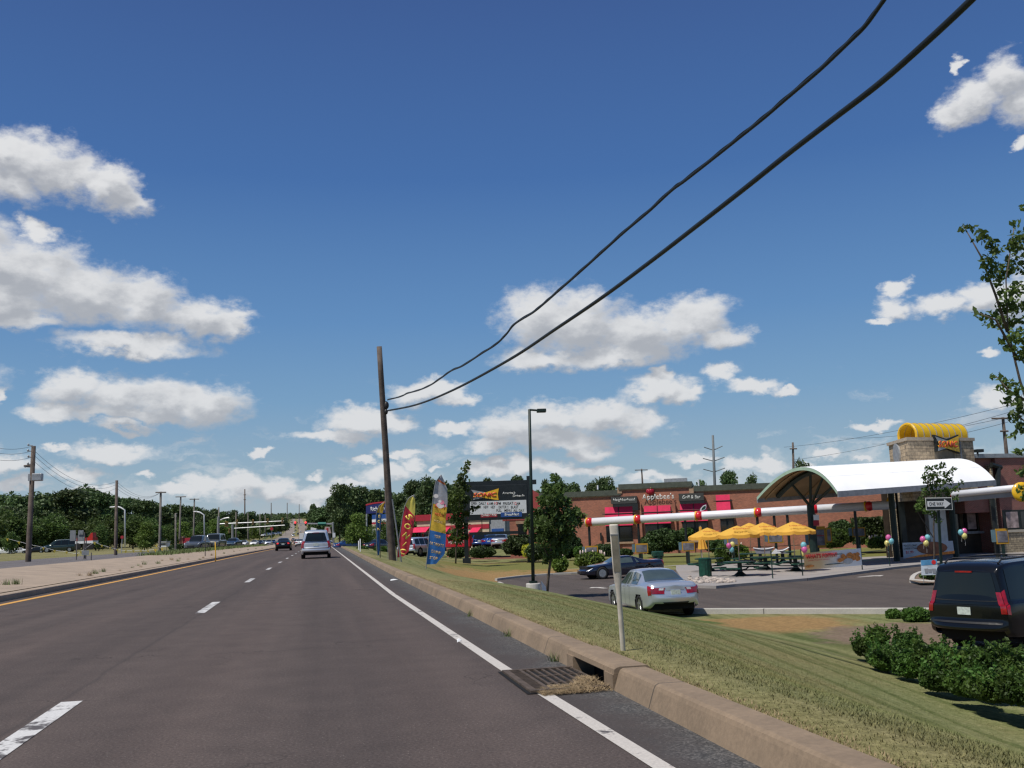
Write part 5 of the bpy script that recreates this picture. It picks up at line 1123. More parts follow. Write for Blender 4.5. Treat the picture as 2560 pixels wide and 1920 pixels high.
# sloping crimson awnings with black bars
def awning(x0, x1, yt, yb, out, nb=1):
    mb = MB(); P0, P1 = fa.p(x0, yt, .2), fa.p(x1, yt, .2); Q0, Q1 = fa.p(x0, yb, out), fa.p(x1, yb, out)
    mb.quad(Q0, Q1, P1, P0); mb.quad(Q0, P0, fa.p(x0, yb, .15), fa.p(x0, yb, .16)); mb.quad(Q1, P1, fa.p(x1, yb, .15), fa.p(x1, yb, .16)); aw = mb.build('awning', M_awn, t)
    mb = MB(); 
    for k in range(nb): u = (k+1)/(nb+1); mb.tube([fa.p(x0+(x1-x0)*u, yt, .24), fa.p(x0+(x1-x0)*u, yb, out+.04)], .035, 4)
    v = .36; mb.tube([fa.p(x0-.25, yt+(yb-yt)*v, .24+(out-.2)*v), fa.p(x1+.25, yt+(yb-yt)*v, .24+(out-.2)*v)], .045, 4); mb.build('awning_bar', M_blk, aw); return aw
for (a, b_, y0, y1, nb) in ((1514, 1583, 1267, 1314, 1), (1612, 1678, 1264, 1309, 1), (1702, 1770, 1259, 1303, 1), (1793, 1828, 1237, 1279, 0)):
    awning(X(a), X(b_), Y((a+b_)/2, y0), Y((a+b_)/2, y1), .75, nb)
for (a, b_, y0, y1, s, h, wd) in ((1529, 1594, 1243, 1258, 'Neighborhood', .34, 2.15), (1697, 1760, 1235, 1251, 'Grill & Bar', .34, 1.75)):
    mb = MB(); fa.pbox(mb, a, y0, b_, y1, .15, .75); bd = mb.build('name_board', M_dkgrey, t)
    mb = MB(); fa.pbox(mb, a+3, y1+.5, b_+2, y1+18, .13, .18); mb.build('recess', M_dkglass, t)
    x_, y_ = fa.hit((a+b_)/2, (y0+y1)/2); k_ = (fa.p(0, 0, .76)-EYE).length/(fa.p(0, 0, 0)-EYE).length; text('lettering', s, fa, x_, y_, .762, h, M_ltr, bd, wd, .012, .1)
x_, y_ = fa.hit(1646, 1243.5); text('lettering', "Applebee's", fa, x_, y_, .35, .72, M_ltr, t, 3.15, .015)
mb = MB(); xa, ya = fa.hit(1626, 1229); 
for i, (dx, dy, r_) in enumerate(((-.16, 0, .26), (.16, 0, .26), (0, -.05, .28))): p = fa.p(xa+dx, ya+dy, .34+i*.002); mb.ball(p, r_, .10, r_*1.05, 16, 10)
mb.build('apple_emblem', M_apple, t, True); mb = MB(); mb.tube([fa.p(xa, ya+.24, .4), fa.p(xa+.04, ya+.36, .4), fa.p(xa+.12, ya+.42, .4)], .025, 5); mb.build('apple_stalk', M_tan, t)
mb = MB(); fa.shape(mb, [(xa+.03, ya+.3), (xa+.14, ya+.28), (xa+.22, ya+.38), (xa+.08, ya+.40)], .42); mb.build('apple_leaf', M_shrub, t)
for px in (1604, 1690): o_ = MB(); fa.pbox(o_, px-5, 1258, px+5, 1372, .12, .42); o_.build('pilaster', M_brick, t)
for px in (1503, 1597, 1785): o_ = MB(); fa.pbox(o_, px-2.5, 1332, px+2.5, 1352, .12, .24); o_.build('wall_lamp', M_blk, t)
# roof plant
for (a, b_, y0, y1, d) in ((1652, 1714, 1190, 1207, -6), (1812, 1834, 1206, 1217, -5)): o_ = MB(); fa.pbox(o_, a, y0, b_, y1, d-1.5, d); o_.build('roof_unit', M_galv, t)
for (px, y0) in ((1746, 1193), (1483, 1209)): o_ = MB(); x_, yb = fa.hit(px, 1220); o_.tube([fa.p(x_, yb, -4), fa.p(x_, Y(px, y0), -4)], .09, 8); o_.build('vent_pipe', M_wht, t)
# entry tower at its left end
M_redw = mat('faded_red_stucco', (.36, .07, .065), .8, .15, 1.2); ft = facing(1255, 1345, 1400, 98.5); 
a = ft.hit(1256, 1300)[0]; b_ = ft.hit(1352, 1300)[0]; c_ = ft.hit(1318, 1300)[0]; yt = ft.hit(1300, 1203)[1]; yb = ft.hit(1300, 1300)[1]; yc = ft.hit(1300, 1228)[1]
mb = MB(); ft.prism(mb, [(a, yb), (b_+.1, yb), (b_+.1, yc-.4), (b_-.6, yc), (c_, yt), (a, yt)], -6, 0); mb.build('entry_tower', M_redw, t)
mb = MB(); ft.box(mb, ft.hit(1275, 1340)[0], ft.hit(1352, 1340)[0], -1.2, yb-.002, -6, -.05); mb.build('entry_wall', M_brick, t)
mb = MB(); ft.pbox(mb, 1294, 1309, 1316, 1340, -.05, .02); d_ = mb.build('door', M_dkglass, t); mb = MB(); ft.pbox(mb, 1289, 1303, 1321, 1309, -.05, .06); mb.build('lintel', M_tan, d_)
# ---------------------------------------------------------------- diner with red stripes
fd = facing(1025, 1245, 1370, 150, 142); t = thing('striped_diner', 'cream diner with red stripes and scalloped red awnings', 'building', fd.O)
M_cream = mat('cream_wall', (.50, .42, .30), .8, .12, 2); M_redst = mat('red_stripe', (.32, .02, .035), .6, .1, 3)
mb = MB(); fd.box(mb, fd.hit(1042, 1300)[0], fd.hit(1222, 1300)[0], -1.5, fd.hit(1130, 1296)[1], -14, 0); mb.build('wall', M_cream, t)
for (y0, y1, d) in ((1288, 1295, .3), (1317, 1321, .06), (1336, 1340, .05)): mb = MB(); fd.pbox(mb, 1041, y0, 1223, y1, -.1, d); mb.build('stripe', M_redst, t)
for (a, b_) in ((1036, 1075), (1106, 1126), (1182, 1204)):
    mb = MB(); xa, ya = fd.hit(a, 1319); xb, yb = fd.hit(b_, 1330); n = 10
    for i in range(n): u0, u1 = i/n, (i+1)/n; mb.grid(lambda u, v: fd.p(xa+(xb-xa)*(u0+(u1-u0)*u), ya+(yb-ya)*v, .07+1.1*v+.06*math.sin(math.pi*u)), 3, 3)
    mb.build('awning', M_awn, t, True)
for (a, b_) in ((1040, 1056), (1060, 1074), (1108, 1124), (1184, 1203)): mb = MB(); fd.pbox(mb, a, 1331, b_, 1352, .01, .05); mb.build('window', M_dkglass, t)
mb = MB(); fd.pbox(mb, 1222, 1300, 1262, 1360, -8, -.2); mb.build('side_wing', M_grey, t); mb = MB(); fd.pbox(mb, 1228, 1322, 1258, 1334, -.2, -.1); mb.build('glazing_band', M_lblue, t)
# ---------------------------------------------------------------- bow-tie emblem helper
def bowtie(fr, cx, cy, w_, h, parent, d=.02):
    g = MB(); x0, x1 = cx-w_/2, cx+w_/2
    fr.prism(g, [(x0, cy+h*.46), (cx+.02*w_, cy+h*.20), (cx+.02*w_, cy-h*.22), (x0+.06*w_, cy-h*.42), (x0+.14*w_, cy)], d-.02, d); g.build('emblem_wing', M_galv, parent)
    g = MB(); fr.prism(g, [(x0+.06*w_, cy-h*.10), (x1, cy+h*.5), (x1-.04*w_, cy), (x1-.02*w_, cy-h*.5)], d-.016, d+.012*w_**.5); g.build('emblem_wing', M_yelp, parent)
    text('lettering', 'SONIC', fr, cx-.02*w_, cy-.01*h, d+.03*w_**.5, h*.42, M_yelp, parent, w_*.86, .03, .18)
    text('lettering', 'SONIC', fr, cx-.02*w_, cy-.01*h, d+.045*w_**.5, h*.38, M_redp, parent, w_*.84, .018, .18)
# marquee sign
D_ = 82; fm = Frame(W(1162, 1406, D_), W(1322, 1400, D_)-W(1162, 1406, D_), (0, 0, 1)); fm.R = (W(1340, 1290, D_)-W(1160, 1296, D_)).normalized(); fm.U = Vector((0, 0, 1)); fm.N = fm.R.cross(fm.U).normalized(); fm.U = fm.N.cross(fm.R)
t = thing('marquee_sign', 'black drive-in sign board with changeable white letter panel on two posts', 'sign', fm.O)
def fx(px, py): return fm.hit(px, py)
for (px, yt_, yb_) in ((1162, 1206, 1409), (1321, 1190, 1405)):
    a, b_ = fx(px, yt_), fx(px, yb_); mb = MB(); fm.box(mb, a[0]-.17, a[0]+.17, -.35, a[1], -.17, .17); p_ = mb.build('post', M_blkp, t)
    mb = MB(); fm.box(mb, a[0]-.33, a[0]+.33, -.5, .35, -.3, .3); mb.build('base', M_blkp, p_)
mb = MB(); fm.pbox(mb, 1158, 1205, 1341, 1210.5, -.1, .1); mb.build('crossbeam', M_blkp, t)
for px in (1187, 1296): mb = MB(); fm.pbox(mb, px-3, 1211, px+3, 1218, -.07, .07); mb.build('hanger', M_blkp, t)
mb = MB(); fm.pbox(mb, 1168, 1215.5, 1320, 1297, -.22, .22); mb.build('cabinet', M_blkp, t, bevel=.02)
a = fx(1213, 1237); wq = fx(1247, 1230)[0]-fx(1178, 1230)[0]; bowtie(fm, a[0], a[1], wq, wq*.42, t, .25)
a = fx(1272, 1232.5); text('lettering', "America's", fm, a[0], a[1], .24, .20, M_ltr, t, 1.12, .02, .2); a = fx(1296, 1239.5); text('lettering', "Drive-In", fm, a[0], a[1], .24, .20, M_ltr, t, 1.0, .02, .2)
mb = MB(); fm.pbox(mb, 1175, 1254.5, 1316.5, 1282.5, .2, .24); pn = mb.build('letter_panel', mat('letter_panel', (.58, .60, .62), .5, .08, 3), t)
M_bt = mat('black_letter', (.01, .01, .012), .5, .1, 3); M_rt = mat('red_letter', (.5, .02, .02), .5, .1, 3); M_gt = mat('green_letter', (.06, .09, .03), .5, .1, 3)
def mline(parts, px0, px1, py):
    for (s, a, b_, mm) in parts: x0, y0 = fx(a, py); x1, _ = fx(b_, py); text('lettering', s, fm, (x0+x1)/2, y0, .245, .235, mm, pn, x1-x0, .015)
mline([('OPEN', 1178, 1193, M_bt), ('DAILY', 1197, 1215, M_bt), ('6', 1218, 1221.5, M_rt), ('AM-', 1223, 1234.5, M_bt), ('10', 1235, 1243, M_rt), ('PM', 1243.5, 1252, M_bt), ('FRI/SAT', 1257.5, 1283, M_bt), ('12', 1284, 1291, M_rt), ('AM', 1292, 1300, M_bt)], 0, 0, 1259)
mline([('TRY', 1177, 1187, M_bt), ('OUR', 1191, 1203, M_bt), ('NEW', 1209, 1221, M_bt), ('HEY', 1227, 1238, M_bt), ('DAYTOR', 1246.5, 1266, M_bt), ('!', 1269, 1270.5, M_bt), ('BLAST', 1277, 1296, M_bt)], 0, 0, 1268)
mline([('FULL', 1241, 1254, M_bt), ('MENU', 1261, 1279, M_bt), ('ALL', 1283.5, 1294, M_bt), ('DAY', 1297, 1310, M_gt)], 0, 0, 1276.5)
mb = MB(); fm.pbox(mb, 1202, 1283.5, 1243, 1292.5, .2, .24); b1 = mb.build('strip_panel', M_redst, t); a = fx(1222, 1288); text('lettering', 'Drive-Thru', fm, a[0], a[1], .245, .20, M_ltr, b1, 1.25, .02, .2)
mb = MB(); fm.pbox(mb, 1252, 1281.5, 1305, 1291.5, .24, .26); b1 = mb.build('strip_panel', M_lblue, t); a = fx(1279, 1286); text('lettering', 'Breakfast', fm, a[0], a[1], .265, .22, M_ltr, b1, 1.25, .02, .2)
mb = MB(); fm.pbox(mb, 1173, 1331, 1295, 1334.5, -.06, .06); mb.build('lower_rail', M_blkp, t)
for px in (1205, 1267): mb = MB(); fm.pbox(mb, px-1.3, 1297, px+1.3, 1356 if px > 1250 else 1334, -.06, .06); mb.build('lower_post', M_blkp, t)
# monument sign
fq = facing(1112, 1174, 1372, 104, 102); t = thing('monument_sign', 'low red monument sign with apple and white lettering behind the blue flag', 'sign', fq.O)
mb = MB(); fq.pbox(mb, 1112, 1336, 1174, 1366, -.4, 0); mb.build('panel', mat('monument_red', (.36, .008, .02), .4, .1, 2), t); mb = MB(); fq.pbox(mb, 1116, 1366, 1170, 1392, -.35, -.05); mb.build('plinth', M_brick, t)
a = fq.hit(1140, 1355.5); text('lettering', "Applebee's", fq, a[0], a[1], .01, .55, M_ltr, t, 2.15, .01); a = fq.hit(1127, 1343); mb = MB(); mb.ball(fq.p(a[0], a[1], .0), .33, .08, .27, 14, 8); mb.build('apple_emblem', M_redp, t, True)
# pylon sign
fp = facing(915, 975, 1380, 150, 147); t = thing('pylon_sign', 'tall pylon sign with dark blue panel and red arched top behind the flags', 'sign', fp.O)
M_nav = mat('navy_panel', (.015, .02, .11), .5, .15, 2)
a0 = fp.hit(915, 1276); a1 = fp.hit(976, 1263); n = 8; top = [(a0[0]+(a1[0]-a0[0])*i/n, fp.hit(940, 1266)[1]+.45*math.sin(math.pi*(.15+.6*i/n))) for i in range(n+1)]; yb = fp.hit(940, 1283)[1]
mb = MB(); fp.prism(mb, [(a0[0], yb), (a1[0], yb)]+top[::-1], -.3, 0); mb.build('panel', M_nav, t); mb = MB(); fp.prism(mb, top+[(x, y+.22) for x, y in top[::-1]], -.35, .05); mb.build('arch', M_redst, t)
a = fp.hit(944, 1272); text('lettering', 'Richman', fp, a[0], a[1], .02, .68, M_ltr, t, 3.0, .02)
for (y0, y1, mm) in ((1287, 1297, M_lblue), (1298, 1304, M_wht), (1305, 1309, M_redst), (1311, 1316, M_cream), (1322, 1332, M_wht)): mb = MB(); fp.pbox(mb, 930, y0, 972, y1, -.2, .0); mb.build('tenant_panel', mm, t)
for px in (915.5, 974): mb = MB(); x_ = fp.hit(px, 1300)[0]; fp.box(mb, x_-.1, x_+.1, -1.0, yb, -.2, -.02); mb.build('post', M_galv, t)
# ---------------------------------------------------------------- drive-in building
LB = -1.72
def pl(a, b_): return Frame(a, (b_-a).xy.to_3d(), (0, 0, 1))
TA = W(2288, 1300, 67); TB = W(2453, 1300, 69.5); TL = W(2239, 1300, 71.5)
ff = pl(TA, TB); fs_ = pl(TL, TA)
t = thing('drive_in_building', 'drive-in building with square tan stone tower and brick wings', 'building', (TA.x, TA.y, LB))
def quadprism(mb, xy, z0, z1): n = len(xy); mb.add([(x, y, z0) for x, y in xy]+[(x, y, z1) for x, y in xy], [tuple(range(n))[::-1], tuple(range(n, 2*n))]+[(i, (i+1) % n, (i+1) % n+n, i+n) for i in range(n)]); return mb
zt = zat(TA.x, TA.y, 1093)
base = [TL.xy, TA.xy, TB.xy, (TB.xy+(TL.xy-TA.xy))]
mb = MB(); quadprism(mb, base, 2.4, zt-.22); mb.build('tower', M_stone, t)
cen = sum((Vector(p) for p in base), Vector((0, 0)))/4
mb = MB(); quadprism(mb, [Vector(p)+(Vector(p)-cen).normalized()*.14 for p in base], zt-.22, zt); mb.build('coping', mat('coping_stone', (.40, .34, .27), .8, .15, 3), t)
# yellow ribbed barrel on the tower
dd = -1.5; fbk = Frame(ff.p(0, 0, dd), ff.R, ff.U); bx0 = fbk.hit(2268, 1075)[0]; bx1 = fbk.hit(2392, 1072)[0]
bt = thing('barrel_sign', 'yellow ribbed half barrel on top of the stone tower', 'roof sign', ff.p(bx0, zt-ff.O.z, dd)); sl_ = (ff.hit(2400, 1059)[1]-ff.hit(2265, 1062)[1])*0
M_yv = mat('yellow_vinyl', (.78, .50, .015), .5, .06, 2); translucent(M_yv, (.8, .45, .02), .2)
def arcp(x, a, r): return ff.p(x, zt-ff.O.z+.28+r*math.sin(a), dd+r*math.cos(a))
a_ = np.linspace(-.32, math.pi+.32, 25); HR = .90
mb = MB(); mb.grid(lambda u, v: arcp(bx0+(bx1-bx0)*u, -.35+(math.pi+.7)*v, HR), 2, 24); mb.build('vinyl_skin', M_yv, bt, True)
for i in range(9): x_ = bx0+(bx1-bx0)*i/8; mb = MB(); mb.tube([arcp(x_, -.35+(math.pi+.7)*j/20, HR+.02) for j in range(21)], .03, 5); mb.build('rib', M_galv, bt)
for i in (0,): mb = MB(); mb.tube([arcp(bx0-.02, -.35+(math.pi+.7)*j/20, HR-.07) for j in range(21)], .10, 6); mb.build('end_ring', M_yelp, bt)
a = ff.hit(2362, 1111); ww = ff.hit(2387, 1111)[0]-ff.hit(2329, 1111)[0]; es = thing('emblem_sign', 'bow tie shaped red and yellow sign on the stone tower', 'sign', ff.p(a[0], a[1], .1))
mb = MB(); ff.prism(mb, [(a[0]-ww*.54, a[1]+ww*.30), (a[0], a[1]+ww*.16), (a[0]+ww*.53, a[1]+ww*.31), (a[0]+ww*.50, a[1]), (a[0]+ww*.52, a[1]-ww*.30), (a[0], a[1]-ww*.16), (a[0]-ww*.50, a[1]-ww*.24), (a[0]-ww*.46, a[1])], .02, .22); mb.build('backing', M_blkp, es)
bowtie(ff, a[0], a[1], ww, ww*.52, es, .26)
mb = MB(); x0, y0 = ff.hit(2333, 1122); x1, y1 = ff.hit(2386, 1150); ff.box(mb, x0, x1, y1-.6, y0, .004, .05); mb.build('recess', mat('recess_stone', (.20, .165, .12), .9, .3, 2), t)
mb = MB(); ff.pbox(mb, 2398, 1104, 2403, 1150, .01, .12); mb.build('downpipe', M_wht, t)
c_ = fs_.hit(2243.5, 1135); mb = MB(); mb.lathe(fs_.p(c_[0], c_[1], 0), [(.78, 0), (.78, .10), (.7, .12), (.01, .12)], 28, fs_.N); mb.build('round_vent', M_galv, t)
# wings under and beside the canopy
GL = W(2228, 1390, 70); GR_ = W(2475, 1385, 73); fg = pl(GL, GR_)
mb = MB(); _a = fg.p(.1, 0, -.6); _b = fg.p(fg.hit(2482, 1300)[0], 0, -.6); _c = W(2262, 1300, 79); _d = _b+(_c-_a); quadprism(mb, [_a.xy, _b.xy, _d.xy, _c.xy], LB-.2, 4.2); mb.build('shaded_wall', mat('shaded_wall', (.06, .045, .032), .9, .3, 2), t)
mb = MB(); fg.pbox(mb, 2229, 1210, 2246, 1405, -.5, .25); mb.build('stone_pier', M_fieldstone, t)
mb = MB(); fg.pbox(mb, 2249, 1215, 2254, 1405, -.1, .3); mb.build('drainpipe', M_blk, t)
mb = MB(); fg.pbox(mb, 2324, 1270, 2378, 1372, -.6, -.2); mb.build('white_panel', M_wht, t)
for (a, b_, y0, y1) in ((2395, 2417, 1285, 1330), (2422, 2460, 1283, 1326)): mb = MB(); fg.pbox(mb, a, y0, b_, y1, -.6, -.55); mb.build('service_window', M_dkglass, t)
M_poster = mat('poster_print', (.34, .26, .25), .5, .6, 2.2)
mb = MB(); fg.pbox(mb, 2430, 1283, 2455, 1322, -.55, -.5); mb.build('poster', M_poster, t)
mb = MB(); fg.pbox(mb, 2418, 1329, 2468, 1333, -.6, -.2); mb.build('counter', M_galv, t)
RA = W(2470, 1385, 71); RB = W(2720, 1375, 74); fr2 = pl(RA, RB)
yt = fr2.hit(2540, 1144)[1]
mb = MB(); fr2.box(mb, fr2.hit(2493, 1200)[0], 14, LB-fr2.O.z-.2, yt, -9, 0); mb.build('brick_wing', M_brick2, t)
mb = MB(); fr2.box(mb, fr2.hit(2488, 1200)[0]-2.6, 14.1, yt, yt+.3, -9.1, .12); mb.build('coping', M_galv, t)
mb = MB(); x0 = fr2.hit(2410, 1160)[0]; fr2.box(mb, x0, fr2.hit(2493, 1200)[0]-.003, 3.0, yt-.002, -9, -.35); mb.build('brick_wing', M_brick2, t)
mb = MB(); fr2.pbox(mb, 2474, 1162, 2496, 1400, -.3, .22); mb.build('stone_pier', M_fieldstone, t)
mb = MB(); x0 = fr2.hit(2520, 1330)[0]; fr2.box(mb, x0-1.2, 14.1, LB-fr2.O.z-.2, fr2.hit(2540, 1330)[1], .002, .14); mb.build('stone_dado', M_fieldstone, t)
mb = MB(); fr2.box(mb, x0-1.2, 14.15, fr2.hit(2540, 1330)[1], fr2.hit(2540, 1324)[1], .0, .22); mb.build('sill', mat('sill_stone', (.42, .38, .31), .8, .1, 3), t)
mb = MB(); fr2.pbox(mb, 2504, 1276, 2580, 1322, .0, .06); wn = mb.build('window', M_blk, t); mb = MB(); fr2.pbox(mb, 2512, 1280, 2546, 1319, .062, .08); mb.build('poster', M_poster, wn); mb = MB(); fr2.pbox(mb, 2549, 1279, 2577, 1320, .062, .07); mb.build('pane', M_dkglass, wn)
mb = MB(); fr2.pbox(mb, 2488, 1130, 2575, 1142, -3.5, -2.0); mb.build('roof_unit', M_galv, t)
mb = MB(); mb.tube([fr2.p(*fr2.hit(2487, 1168), .3), fr2.p(*fr2.hit(2484, 1230), .35)], [.20, .20], 8); mb.tube([fr2.p(*fr2.hit(2470, 1163), .3), fr2.p(*fr2.hit(2494, 1170), .3)], .2, 8); mb.build('duct', M_blk, t)
fl = thing('flood_light', 'small black flood light on the roof beside the stone tower', 'flood light', W(2444, 1142, 72)); mb = MB(); mb.tube([W(2444, 1146, 72), W(2444, 1130, 72)], .07, 6); mb.build('stem', M_blk, fl); mb = MB(); q = W(2447, 1127, 72); mb.box((q.x-.28, q.y-.2, q.z-.11), (q.x+.28, q.y+.2, q.z+.11)); mb.build('lamp_head', M_blk, fl)
# barrel canopy
CA = W(2093, 1228, 58); CB = W(1893, 1243, 64.5); CR = W(1999.5, 1168, 61.2); CC = W(2488, 1200, 64.0); CD = W(2384, 1150, 67.2)
ax = CC-CA; rise = CR-(CA+CB)/2; sp_ = CB-CA
t = thing('barrel_canopy', 'white vaulted canopy with green edge carried on a branching dark post', 'canopy', (CR.x, CR.y, LB))
def cv(u, v, off=0.):
    """u along the axis, v across the span from near eave to far eave"""
    k = 1-(2*v-1)**2; axu = ax*u if u < 1 else ax*u
    return CA+axu+sp_*v+rise*k+Vector((0, 0, off))
mb = MB(); mb.grid(lambda u, v: cv(u, v, .0), 12, 24); o = mb.build('roof_skin', M_roofw, t, True)
mb = MB(); mb.grid(lambda u, v: cv(u, v, -.10), 6, 24, True); mb.build('soffit', M_soff, t, True)
for k in range(1, 6): mb = MB(); mb.tube([cv(u/12, k/6, .004) for u in range(13)], .008, 4); mb.build('roof_seam', M_roofw, t)
for k in (.05, .3, .55, .8, .98): mb = MB(); mb.tube([cv(k, j/24, -.18) for j in range(25)], .06, 4); mb.build('purlin', M_soff, t)
mb = MB(); 
for j in range(24):
    a, b_ = cv(0, j/24), cv(0, (j+1)/24); dn = Vector((0, 0, -.20)); o_ = -ax.normalized()*.03; mb.quad(a+o_, b_+o_, b_+dn+o_, a+dn+o_)
mb.build('end_fascia', M_gtrim, t)
mb = MB(); dn = Vector((0, 0, -.36)); nrm = Vector((ax.y, -ax.x, 0)).normalized()*.02; mb.obox(cv(0, 0)-nrm*0, ax, nrm*3, dn); mb.build('eave_gutter', M_grey, t); mb = MB(); mb.obox(cv(0, 1), ax, nrm*-3, dn); mb.build('eave_gutter', M_grey, t)
# arched rib and branching post
Pb = W(2037, 1400, 63.2); pbz = ZP; post = MB(); pm_ = W(2037, 1262, 63.2); post.tube([(Pb.x, Pb.y, pbz), (Pb.x, Pb.y, pm_.z)], [.26, .24], 10); pst = post.build('post', M_dkgreen, t)
mb = MB(); urib = .10
mb.tube([cv(urib, j/24, -.32) for j in range(1, 24)], .17, 6); mb.build('arched_rib', M_dkgreen, t)
for v in (.80, .58, .40, .20): mb = MB(); e = cv(urib, v, -.38); mb.tube([(Pb.x, Pb.y, pm_.z-.1), e], [.10, .08], 6); mb.build('branch', M_dkgreen, t)
for u in (.55, .95):
    q = cv(u, .5); mb = MB(); mb.tube([(q.x, q.y, ZP), (q.x, q.y, CA.z)], .2, 8); mb.build('post', M_dkgreen, t)
    for v in (.80, .58, .40, .20): mb = MB(); mb.tube([(q.x, q.y, CA.z-.1), cv(u, v, -.2)], [.09, .07], 6); mb.build('branch', M_dkgreen, t)
# notice on the post
t = thing('notice_board', 'small red and white notice on the canopy post', 'sign', (Pb.x, Pb.y, -.2)); fn = Frame(W(2030, 1310, 62.8), rt.xy.to_3d(), (0, 0, 1))
mb = MB(); fn.pbox(mb, 2033, 1287, 2048, 1300, 0, .02); mb.build('panel', M_wht, t); mb = MB(); fn.pbox(mb, 2033, 1301, 2048, 1314, 0, .02); mb.build('panel', M_redst, t)
# ---------------------------------------------------------------- stall canopy tube
def disc_cap(o, axis, facing_v, r, parent, leaf=False):
    """yellow ring round the tube with a red dome on its near face"""
    mb = MB(); a = axis.normalized(); mb.lathe(o-a*.14, [(r*.6, 0), (r*1.18, .02), (r*1.18, .16), (r*.6, .18)], 20, a); rg = mb.build('ring', M_yelp, parent, True)
    mb = MB(); dn_ = (-facing_v*0+facing_v*1.0).normalized()*.75+a*.66; dn_.normalize(); mb.lathe(o+a*.16+facing_v.normalized()*.17, [(r*1.12, -.12), (r*1.12, 0), (r*.95, .12), (r*.5, .2), (.02, .22)], 20, dn_); mb.build('dome', M_redp, rg, True)
EA = W(1463, 1306, 75); EB = W(2240, 1261.5, 66); axt = EB-EA; nf = fw.copy(); nf.z = 0
t = thing('stall_canopy', 'long silver tube canopy with red and yellow lamps over the ordering stalls', 'canopy', (EA.x, EA.y, ZL)); rT = .30
mb = MB(); mb.lathe(EA, [(rT*.3, 0), (rT, .05), (rT, axt.length-.05), (rT*.3, axt.length)], 20, axt); mb.build('tube', M_silver, t, True)
for px, py in ((1470, 1306), (1591, 1300), (1743, 1291), (1891, 1283), (2030, 1276), (2166, 1266.5)):
    u = (W(px, 1290, 70)-EA).dot(axt)/axt.length_squared; u = (px-1463)/(2240-1463); lo, hi = 0, 1
    for _ in range(20):
        md = (lo+hi)/2; p = EA+axt*md; d_ = p-EYE; x_ = CX+F*d_.dot(rt)/d_.dot(fw)
        if x_ < px: lo = md
        else: hi = md
    disc_cap(EA+axt*lo, axt, -nf, rT, t)
def along(px):
    lo, hi = -.3, 1.3
    for _ in range(24):
        md = (lo+hi)/2; p = EA+axt*md; d_ = p-EYE; x_ = CX+F*d_.dot(rt)/d_.dot(fw)
        if x_ < px: lo = md
        else: hi = md
    return EA+axt*lo
for px in (1470, 1593, 1710, 1890, 1932, 1965, 2033, 2134):
    p = along(px+2); bk = Vector((0, 0, 0)); mb = MB(); mb.tube([(p.x, p.y, ZL-.05), (p.x, p.y, p.z-rT*.8)], .10, 8); mb.build('post', M_blk, t)
# leaf on the third lamp
p = along(1750); mb = MB(); fl_ = Frame(p, rt.xy.to_3d(), (0, 0, 1)); fl_.prism(mb, [(.02, .34), (.10, .55), (.30, .74), (.50, .80), (.50, .62), (.44, .46), (.22, .36)], -.05, 0); mb.build('leaf_ornament', M_wht, t); mb = MB(); fl_.prism(mb, [(.12, .42), (.18, .56), (.32, .68), (.45, .73), (.45, .60), (.40, .50), (.24, .42)], 0, .02); mb.build('leaf_ornament', M_green, t)
p = along(2226); mb = MB(); mb.lathe(p+Vector((0, 0, .2)), [(.30, 0), (.26, .08), (.1, .4), (.02, .5)], 4); mb.build('end_cone', M_yelp, t)
# right hand stall canopy, nearer
E2 = W(2381, 1236, 52); E3 = W(2620, 1212, 47); t = thing('stall_canopy', 'nearer silver tube canopy ending behind the one way sign', 'canopy', (E2.x, E2.y, ZL)); a2 = E3-E2
mb = MB(); mb.lathe(E2, [(.1, 0), (.17, .03), (.17, a2.length)], 18, a2); mb.build('tube', M_silver, t, True)
mb = MB(); nn = Vector((-a2.y, a2.x, 0)).normalized(); mb.obox(E2+Vector((0, 0, -.40))+nn*.05, a2, nn*.25, Vector((0, 0, .27))); mb.build('fascia', mat('fascia_grey', (.25, .25, .255), .5, .1, 2), t); mb = MB(); mb.lathe(E2-a2.normalized()*.02, [(.02, 0), (.16, .01), (.16, .03)], 16, a2); mb.build('end_cap', M_redp, t)
for px in (2486, 2590): q = W(px, 1300, 50.5 if px < 2500 else 47.6); mb = MB(); mb.tube([(q.x, q.y, ZL), (q.x, q.y, E2.z+.1)], .12, 8); mb.build('post', M_blk, t)
q = W(2553, 1230, 47.6); mb = MB(); mb.lathe(q, [(.30, 0), (.48, .02), (.48, .10), (.30, .14)], 24, -nf); mb.build('ring', M_yelp, t, True); mb = MB(); mb.ball(q+Vector((.22, 0, -.05)), .26, .2, .26, 14, 8); mb.build('dome', M_redp, t, True)
# menu boards
M_screen = mat('menu_print', (.15, .145, .165), .5, .55, 2.6); M_teal = mat('teal_panel', (.10, .17, .20), .5, .2, 4)
M_yfr = mat('ochre_frame', (.42, .22, .015), .6, .15, 4)
def menu(label, px, py, w_, h, D, big=False):
    f_ = frame_cam(px, py, D, -4); sc = D/F; w2, h2 = w_*sc/2, h*sc/2; t = thing('menu_board', label, 'menu board', (f_.O.x, f_.O.y, ZL), 0, 'ordering menu boards under the tube canopy')
    mb = MB(); f_.box(mb, -w2, w2, -h2, h2, -.09, 0); mb.build('cabinet', M_yfr, t, bevel=.01)
    mb = MB(); f_.box(mb, -w2*.84, w2*.84, -h2*.76, h2*.70, .0, .015); mb.build('screen', M_screen, t)
    mb = MB(); f_.box(mb, -w2-.22, -w2-.01, -h2*.7, h2*.9, -.07, -.01); mb.build('side_panel', M_teal, t)
    mb = MB(); f_.box(mb, -.07, .07, ZL-f_.O.z, -h2, -.09, -.02); mb.build('stand', M_dkgreen, t); return t
